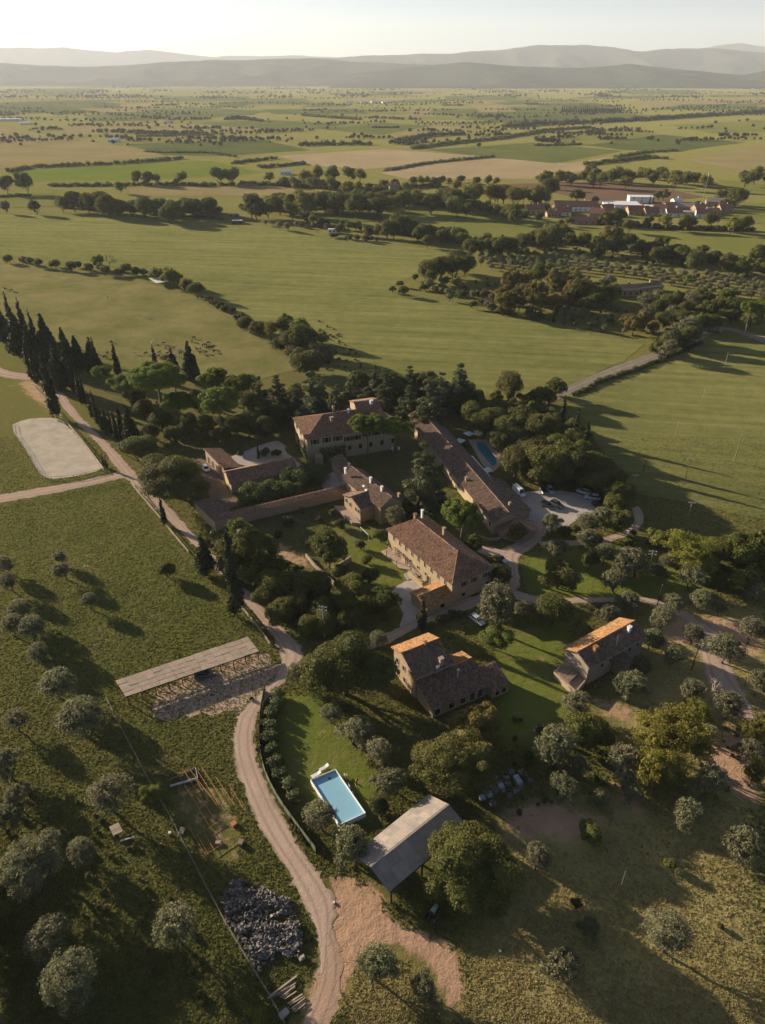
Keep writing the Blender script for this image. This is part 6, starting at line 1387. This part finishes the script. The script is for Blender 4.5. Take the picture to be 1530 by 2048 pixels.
obj('rubble', mesh('rubble', np.concatenate(vs), np.concatenate(fs), [M['rubble']]), kind='stuff')
p = G(604, 1918); o = MB(); o.box((0, 0, .2), (.9, .5, .4)); o.box((.1, .05, .5), (.6, .4, .2)); o = o.build('stone_block', M['trim'], loc=tuple(p)); o.rotation_euler = (0, 0, .6); tag(o, 'pale stone block at the lower corner of the rubble heap', 'stone')
PL = [((370,970),(535,842)),((380,962),(528,852)),((398,966),(530,880)),((425,962),(522,890)),((440,968),(520,905)),((462,978),(527,935)),((480,1002),(560,950)),((490,1012),(571,960)),((500,1030),(573,972)),((508,1040),(576,985)),((520,1046),(576,1000)),((372,975),(500,880)),((450,975),(520,915)),((486,1006),(565,962)),((505,1020),(570,990))]
for i, (a, b_) in enumerate(sorted(PL)):
    a = G(400 + a[0] / 2.732, 1640 + a[1] / 2.732, .12 + .09 * (i % 4)); b_ = G(400 + b_[0] / 2.732, 1640 + b_[1] / 2.732, .15 + .09 * (i % 3)); c = (a + b_) / 2
    mb = MB(); mb.bar(a - c, b_ - c, .17, .07); o = mb.build('plank', M['wood_pale' if i % 3 else 'wood'], loc=tuple(c)); tag(o, f'long weathered plank, {ordw(i)} from the left in the loose timber pile', 'plank', 'loose timber pile by the mesh fence')
PAL = [(780,400,0),(960,390,0),(1000,460,0),(870,500,1),(912,578,1),(950,652,0),(850,710,0),(680,440,0),(700,520,0),(730,582,0),(610,648,1),(645,706,0),(510,505,0),(590,585,0),(400,575,0),(470,650,0),(500,712,0),(372,725,0),(412,785,1),(290,830,1),(460,920,0),(755,790,0),(1100,550,0),(1205,690,2)]
PM = dict(dirty=simple('stacked_tiles', (.16, .13, .12), (.28, .25, .23), 3, .9, obj_rand=.4), wrap=simple('plastic_wrap', (.40, .42, .46), (.30, .32, .37), 2, .45), brown=simple('clay_stack', (.22, .14, .08), (.15, .10, .07), 3, .9))
for i, (x, y, k) in enumerate(sorted(PAL)):
    p = G(930 + x / 8.5, 1500 + y / 8.5); o = thing('loaded_pallet', ['grey pallet of stacked roof tiles', 'pallet of tiles under pale plastic wrap', 'pallet of brown clay tiles'][k] + f', {ordw(i)} from the left in the shaded dump', 'pallet', tuple(p), .35 + random.uniform(-.15, .15), 'pallets dumped in the shade')
    for q in (-.42, 0, .42): bar_obj('runner', (-.55, q, .06), (.55, q, .06), .1, .12, 'wood', o)
    for q in range(5): bar_obj('slat', (-.5 + q * .25, -.48, .135), (-.5 + q * .25, .48, .135), .15, .025, 'wood', o)
    hh = random.uniform(.4, .8); mb = MB()
    if k == 1: mb.box((0, 0, .15 + hh / 2), (1.0, .9, hh)); mb.build('load', PM['wrap'], o)
    else:
        for a in range(3):
            for b_ in range(3):
                hq = hh * random.uniform(.6, 1.1); mb = MB(); mb.box((-.34 + a * .34, -.3 + b_ * .3, .15 + hq / 2), (.3, .26, hq), np.array(Matrix.Rotation(random.uniform(-.1, .1), 3, 'Z'))); mb.build('tile_stack', PM['brown' if k == 2 else 'dirty'], o)
FR = [((200,285),(700,1120)),((300,240),(790,1020)),((400,230),(830,800)),((500,395),(705,735)),((525,255),(870,800)),((590,190),(970,790)),((810,340),(1120,810)),((1030,470),(1290,900)),((290,625),(545,455)),((545,850),(715,730)),((480,1310),(910,1040)),((660,1610),(1080,1320)),((380,1150),(660,1620)),((520,1290),(700,1600)),((640,1270),(800,1540)),((780,1250),(880,1390)),((90,400),(410,190)),((930,520),(940,650))]
a0 = G(380, 1610); t = thing('pipe_frame', 'collapsed rusty pipe frame of an old tunnel lying in the weeds', 'frame', tuple(a0))
for a, b_ in FR: bar_obj('pipe', G(330 + a[0] / 8.05, 1510 + a[1] / 8.05, .45) - a0, G(330 + b_[0] / 8.05, 1510 + b_[1] / 8.05, .45) - a0, .085, .085, 'rust', t, True)
for (x, y) in ((545,455),(715,730),(480,1310),(660,1610),(1080,1320),(90,400),(410,190)): q = G(330 + x / 8.05, 1510 + y / 8.05, .45) - a0; bar_obj('stub', q, q * (1, 1, 0), .085, .085, 'rust', t, True)
a0 = G(367, 1557); t = thing('water_trough', 'long white board trough at the top of the rusty frame', 'trough', tuple(a0))
z0 = .25; q = [G(340.5, 1572, z0) - a0, G(395.5, 1557, z0) - a0, G(391, 1536, z0) - a0]
for a, b_ in ((q[0], q[1]), (q[1], q[2])): bar_obj('side_board', a + (0, 0, .0), b_ + (0, 0, .0), .06, .55, 'white', t)
bar_obj('side_board', G(339, 1560, z0) - a0, G(391, 1536, z0) - a0, .06, .4, 'wood', t)
for x, y, sx, sy, sz, mt, nm, lb, cat in ((364,1663,1.1,.8,.3,'wood_pale','wooden_crate','yellowish wooden crate beside the mesh fence','crate'),(340,1668,.4,.4,.5,'white','bucket','white bucket at the foot of the mesh fence','bucket'),(437,1686,.9,.6,.4,'paving','brick_stack','pinkish brick stack against the rusty frame corner','bricks'),(468,1650,.8,.8,.6,'rust','steel_crate','rusty crate of scrap at the lower end of the pipe frame','crate'),(482,1688,.9,.8,.7,'wood','scrap_heap','open scrap trolley beside the road verge below the frame','trolley'),(1000,1903,.4,.4,.4,'concrete','stone_block','small white stone on the dry grass below the pallet dump','stone'),(668,1806,.35,.25,.3,'white','sack','small white sack at the edge of the red clearing','sack'),(568,2030,1.3,.8,.6,'concrete','concrete_block','grey concrete block beside the lower end of the mesh fence','block'),(1440,663,2.2,1.6,2.2,'plaster','gate_pier','pale stone gate pier at the end of the farm track','pier')):
    p = G(x, y); t = thing(nm, lb, cat, tuple(p), random.uniform(0, 1.5)); mb = MB(); th_ = .05
    mb.box((0, 0, sz * .42), (sx, sy, sz * .84)); mb.build('body', M[mt], t); mb = MB(); mb.box((0, 0, sz * .92), (sx * 1.06, sy * 1.06, sz * .14)); mb.build('top', M[mt], t)
# tumbledown hutch under the olive
p = G(236, 1668); t = thing('hutch', 'tumbledown board hutch with a pale lean roof under an olive', 'hutch', tuple(p), -.9)
for k in range(5): bar_obj('roof_board', (-1.3 + k * .42, -.8, 1.0), (-1.3 + k * .42, .8, .75), .38, .05, 'wood_pale', t)
for x in (-1.4, .5):
    for y in (-.7, .7): bar_obj('post', (x, y, 0), (x, y, .8), .1, .1, 'wood', t)
for k in range(3): bar_obj('side_board', (-1.4, -.72, .15 + k * .25), (.5, -.72, .15 + k * .25), .04, .2, 'wood', t)
p = G(256, 1678, .4); t = thing('drain_pipe', 'white length of drain pipe beside the tumbledown hutch', 'pipe', tuple(p)); bar_obj('pipe', (-1.0, -.3, 0), (1.0, .35, .05), .2, .2, 'white', t, True); bar_obj('socket', (-1.2, -.37, 0), (-.9, -.27, 0), .3, .3, 'white', t, True)
# football goal, garden bench
p = G(728, 1075); t = thing('goal_frame', 'white football goal on the lawn behind the farmhouse', 'goal', tuple(p)); a = G(721, 1066) - p; b_ = G(737, 1082) - p
for q in (a, b_): bar_obj('post', q, q + (0, 0, 2), .12, .12, 'white', t, True)
bar_obj('crossbar', a + (0, 0, 2), b_ + (0, 0, 2), .12, .12, 'white', t, True)
p = G(1077, 1460); t = thing('garden_bench', 'slim pale bench on the sunlit lawn beside the two part farmhouse', 'bench', tuple(p), .45)
mb = MB(); mb.box((0, 0, .45), (2.6, .4, .05)); mb.build('seat', M['wood_pale'], t); mb = MB(); mb.box((0, .22, .75), (2.6, .05, .35)); mb.build('backrest', M['wood_pale'], t)
for x in (-1.2, 1.2):
    for y in (-.17, .17): bar_obj('leg', (x, y, 0), (x, y, .43), .06, .06, 'wood_pale', t)
p = G(1160, 1058); t = thing('statue', 'small white sail shaped shade on the planted car park island', 'shade sail', tuple(p)); mb = MB(); mb.prism([(-.8, 0, .2), (.8, 0, .2), (0, .3, 2.0)], (0, .05, 0)); mb.build('sail', M['cloth'], t); bar_obj('pole', (0, .35, 0), (0, .35, 2.1), .06, .06, 'wood', t); t.name = 'shade_sail'
# field shelter and far buildings
def cottage(px, py, L_, W_, e, zr, yaw, label, wall='plaster', roof='tile_far', cat='house', name='house', wins=4, flat=False, group=None):
    p = G(px, py); o = thing(name, label, cat, tuple(p), yaw, group); mb = MB(); l2, w2 = L_ / 2, W_ / 2
    if flat or zr <= e: mb.box((0, 0, e / 2), (L_, W_, e))
    else:
        s_ = np.array([(-w2, 0), (w2, 0), (w2, e), (0, zr), (-w2, e)]); mb.prism([(-l2, y, z) for y, z in s_], (L_, 0, 0))
    mb.build('wall', M[wall], o); mb = MB()
    if flat or zr <= e: mb.prism([(-l2 - .3, -w2 - .3, e + .25), (l2 + .3, -w2 - .3, e + .25), (l2 + .3, w2 + .3, e + .27), (-l2 - .3, w2 + .3, e + .27)], (0, 0, -.25))
    else:
        for s1 in (-1, 1): mb.prism([(-l2 - .4, s1 * (w2 + .5), e - .25), (l2 + .4, s1 * (w2 + .5), e - .25), (l2 + .4, 0, zr + .12), (-l2 - .4, 0, zr + .12)], (0, 0, -.1))
    r_ = mb.build('roof', M[roof], o)
    if not flat: mb = MB(); mb.box((l2 * .4, w2 * .3, zr + .3), (.9, .9, 1.8)); mb.build('chimney', M[wall], r_)
    for k in range(wins):
        x = -l2 + L_ * (k + .5) / wins
        for z in ([1.6] if e < 4.5 else [1.6, 4.4]):
            mb = MB(); mb.box((x, -w2 - .02, z), (1.1, .08, 1.4)); mb.build('window', M['glass'], o)
    return o
cottage(1068, 426, 17, 11, 4.2, 7.6, .1, 'red roofed house at the left end of the village street')
cottage(1150, 421, 40, 12, 4.6, 8.6, -.12, 'long row house with a red roof and white upper wall', 'white', wins=9)
cottage(1193, 437, 12, 12, 5, 8.6, -.3, 'pale gable house closing the right end of the row house')
cottage(1165, 447, 22, 9, 2.8, 5.4, -.1, 'low weathered stone house in front of the row house', 'stone_grey', 'tile_far')
cottage(1106, 433, 13, 7, 3.2, 5, .1, 'small red roofed shed left of the stone house')
cottage(1240, 415, 34, 24, 4, 4, -.12, 'wide white warehouse with a flat pale roof', 'white', 'white', 'warehouse', 'warehouse', 5, True)
cottage(1280, 404, 24, 14, 5.5, 5.5, -.12, 'tall white factory block behind the warehouse', 'white', 'white', 'factory', 'factory', 3, True)
cottage(1274, 428, 20, 12, 3.4, 7.2, .05, 'broad red roofed house below the white factory')
cottage(1374, 420, 30, 14, 4, 6.2, -.15, 'grey roofed long shed at the right of the village', 'stone_grey', 'metalroof', 'shed', 'shed')
cottage(1382, 430, 34, 8, 3, 3, -.15, 'low striped roof shed in front of the grey long shed', 'stone_grey', 'metalroof', 'shed', 'shed', 5, True)
cottage(1421, 429, 14, 9, 3.5, 5.6, .2, 'small orange roofed house near the village edge', 'plaster', 'tile_new')
cottage(1436, 413, 24, 12, 5, 8, -.3, 'grey gabled barn at the right edge of the village', 'stone_grey', 'metalroof', 'barn', 'barn')
cottage(1303, 420, 12, 8, 4, 4, .3, 'small bright plastic greenhouse in the village', 'white', 'cloth', 'greenhouse', 'greenhouse', 0, True)
cottage(1352, 408, 9, 7, 4, 5.5, .2, 'little white cottage between the factory and the grey shed', 'white', 'white')
cottage(1247, 588, 15, 10, 3.6, 5.6, .15, 'tile roofed house hidden among trees below the olive grove', 'plaster', 'tile')
cottage(1290, 583, 18, 9, 3.4, 5.0, .35, 'long tiled wing of the hidden house below the grove', 'plaster', 'tile_grey')
cottage(572, 349, 14, 9, 4, 5.5, .1, 'white house among trees below the bright green field', 'white', 'white', wins=3)
cottage(787, 381, 11, 9, 5, 7, .2, 'pink walled house in the wood before the ploughed field', 'plaster', 'tile_far', wins=2)
cottage(20, 242, 60, 26, 6, 6, .1, 'large white roofed farm hall on the far plain', 'white', 'white', 'hall', 'hall', 4, True)
cottage(52, 249, 26, 14, 5, 6, .1, 'smaller white building beside the far farm hall', 'white', 'white', wins=2)
cottage(228, 284, 22, 12, 5, 7, .1, 'white farmhouse behind the far orchard row', 'white', 'white', wins=3)
cottage(338, 246, 24, 12, 5, 7, .0, 'lone white farmhouse on the far dry field', 'white', 'tile_far', wins=2)
for i, (x, y, s_) in enumerate(((700, 206, 40), (728, 207, 30), (750, 206, 36), (770, 207, 28))): cottage(x, y, s_, 16, 7, 9, .1 * i, f'pale house in the far hamlet, {ordw(i)} from the left', 'white', 'tile_far', wins=3, group='far hamlet')
cottage(475, 447, 8, 4, 2.5, 2.5, .1, 'tiny white doored shed at the pasture corner garden', 'wood_dark', 'white', 'shed', 'shed', 2, True)
cottage(468, 434, 9, 5, 2.6, 2.6, .1, 'little brown shed behind the tiny garden shed', 'wood', 'wood_pale', 'shed', 'shed', 2, True)
cottage(668, 466, 9, 3, 3, 3, .05, 'white caravan parked in the garden strip', 'white', 'white', 'caravan', 'caravan', 3, True)
cottage(633, 453, 9, 5, 2.4, 2.4, .2, 'grey roofed hut left of the white caravan', 'wood', 'metalroof', 'hut', 'hut', 2, True)
for i, (x, y, L_, yw) in enumerate(sorted(((1085, 422, 11, .1), (1128, 430, 12, -.2), (1212, 424, 12, .3), (1222, 432, 13, -.1), (1300, 430, 13, .1), (1318, 424, 12, -.3), (1338, 420, 11, .2), (1345, 432, 14, 0), (1396, 424, 12, .3), (1405, 434, 13, -.2), (1448, 424, 12, .1), (1116, 421, 10, .4)))):
    cottage(x, y, L_, 10, 3.4, 7.0, yw, f'small terracotta roofed village house, {ordw(i)} in order from the left', 'plaster' if i % 2 else 'white', 'tile_far', wins=2, group='small village houses')
# metal field shelter
c = G(318, 561, 2.8); t = thing('field_shelter', 'open field shelter with a bright metal roof on the pasture bank', 'shelter', (c[0], c[1], 0)); Q = [G(297, 556, 3.2) - c, G(322, 554, 3.2) - c, G(338, 563, 2.7) - c, G(312, 566, 2.7) - c]
for k in range(3):
    f0, f1 = k / 3 + .003, (k + 1) / 3 - .003; q = [Q[0] + (Q[1] - Q[0]) * f0, Q[0] + (Q[1] - Q[0]) * f1, Q[3] + (Q[2] - Q[3]) * f1, Q[3] + (Q[2] - Q[3]) * f0]; mb = MB(); mb.prism([x_ + (0, 0, 2.8) for x_ in q], (0, 0, -.06)); mb.build('roof_sheet', M['cloth'], t)
for q in Q: bar_obj('post', q * (1, 1, 0), q * (1, 1, 0) + (0, 0, 2.6), .14, .14, 'wood', t)
# bare tree by the bank
p = G(220, 532); t = thing('bare_tree', 'leafless spreading tree on the bank above the horses', 'tree', tuple(p)); mb = MB(); mb.tube((0, 0, 0), (0, 0, 2.2), .3, .24); mb.build('trunk', M['bark'], t)
mb = MB()
def branch(a, d, L_, r_, k):
    b_ = a + d * L_; mb.tube(a, b_, r_, r_ * .65, 5)
    if k:
        for _ in range(3): branch(b_, unit(d + rng.normal(0, .5, 3)), L_ * .75, r_ * .62, k - 1)
for _ in range(5): branch(np.array((0, 0, 2.0)), unit(np.array((rng.normal(0, .8), rng.normal(0, .8), .9))), 2.2, .16, 3)
mb.build('branches', M['bark'], t)
# dead limbs by the gravel patch
p = G(1420, 1395); t = thing('bare_tree', 'pale leafless tree among olives by the gravel patch', 'tree', tuple(p)); mb = MB(); mb.tube((0, 0, 0), (.2, 0, 1.6), .2, .15); mb.build('trunk', M['wood_pale'], t); mb = MB()
for _ in range(5): branch(np.array((.2, 0, 1.5)), unit(np.array((rng.normal(0, .8), rng.normal(0, .8), .7))), 1.5, .09, 2)
mb.build('branches', M['wood_pale'], t)
# ivy on the villa corner
def ivy(p0, p1, h0, h1, n, label, kind='laurel'):
    P = rng.random((n, 2)); d = p1 - p0; nn = unit(np.array((d[1], -d[0], 0))); q = p0 + d * P[:, :1] + nn * .18 + np.stack([P[:, 0] * 0, P[:, 0] * 0, h0 + (h1 - h0) * P[:, 1] * (1 - .4 * rng.random(n))], 1) + rng.normal(0, .12, (n, 3))
    c = p0 * (1, 1, 0); v, f = cards(q - c, np.tile(nn, (n, 1)), .4, rng); o = obj('ivy', mesh('ivy', v, f, [LM[kind]]), loc=tuple(c)); tag(o, label, 'ivy')
h = VILLA
ivy(h.P(4, -.05) + h.o, h.P(13, -.05) + h.o, 0, 5.6, 1800, 'thick dark ivy over the lower front wall of the villa', 'oak'); ivy(h.P(-.05, h.W * .75) + h.o, h.P(-.05, 0) + h.o, 0, 3.8, 1400, 'green ivy climbing the sunlit end wall of the villa')

# ------------------------------------------------------------------ labels for the plants: what they stand nearest to
MARKS = [(676,1590,'the pale blue garden pool'),(820,1690,'the open sided barn'),(375,1345,'the reed carport'),(520,1840,'the rubble heap'),(570,1990,'the loose timber pile'),(400,1610,'the rusty pipe frame'),(1205,1310,'the orange roofed house'),(900,1350,'the two part farmhouse'),(875,1115,'the large farmhouse'),(930,950,'the long barn'),(1110,1010,'the car park'),(500,945,'the courtyard outbuilding'),(690,860,'the villa'),(745,985,'the middle house'),(115,895,'the sand arena'),(240,945,'the arena road fork'),(560,1015,'the brick garden wall'),(972,905,'the turquoise pool'),(780,1880,'the red clearing'),(1020,1570,'the pallet dump'),(178,1150,'the twin globe lamp'),(1430,1335,'the pale gravel patch'),(1240,1100,'the loop road'),(1300,1200,'the east road'),(650,1270,'the tall concrete pole'),(590,1320,'the road bend by the carport'),(236,1665,'the tumbledown hutch'),(410,1020,'the brick corner shed'),(620,1130,'the curved garden wall'),(380,690,'the grazing horses'),(1240,1780,'the short field post'),(795,902,'the white egg chairs'),(725,1070,'the football goal'),(1077,1460,'the pale lawn bench'),(350,800,'the pine lawn'),(60,770,'the arena bank')]
mp = [(G(x, y)[:2], x, y, nme) for x, y, nme in MARKS]; groups = {}
for o, kind, cx, cy, p, g, lb in PLANTS:
    if lb: continue
    d = [np.linalg.norm(p[:2] - q[0]) for q in mp]; j = int(np.argmin(d)); dx, dy = p[0] - mp[j][0][0], p[1] - mp[j][0][1]
    side = ('right of' if dx > 0 else 'left of') if abs(dx) > abs(dy) else ('beyond' if dy > 0 else 'in front of')
    groups.setdefault((kind, side, mp[j][3]), []).append((d[j], o))
for (kind, side, nme), rows in groups.items():
    rows.sort(key=lambda q: q[0])
    for i, (_, o) in enumerate(rows):
        o['label'] = f'{DESC[kind]} {side} {nme}' + ('' if len(rows) == 1 else ', the nearest of them' if i == 0 else f', {ordw(i)} nearest of them')
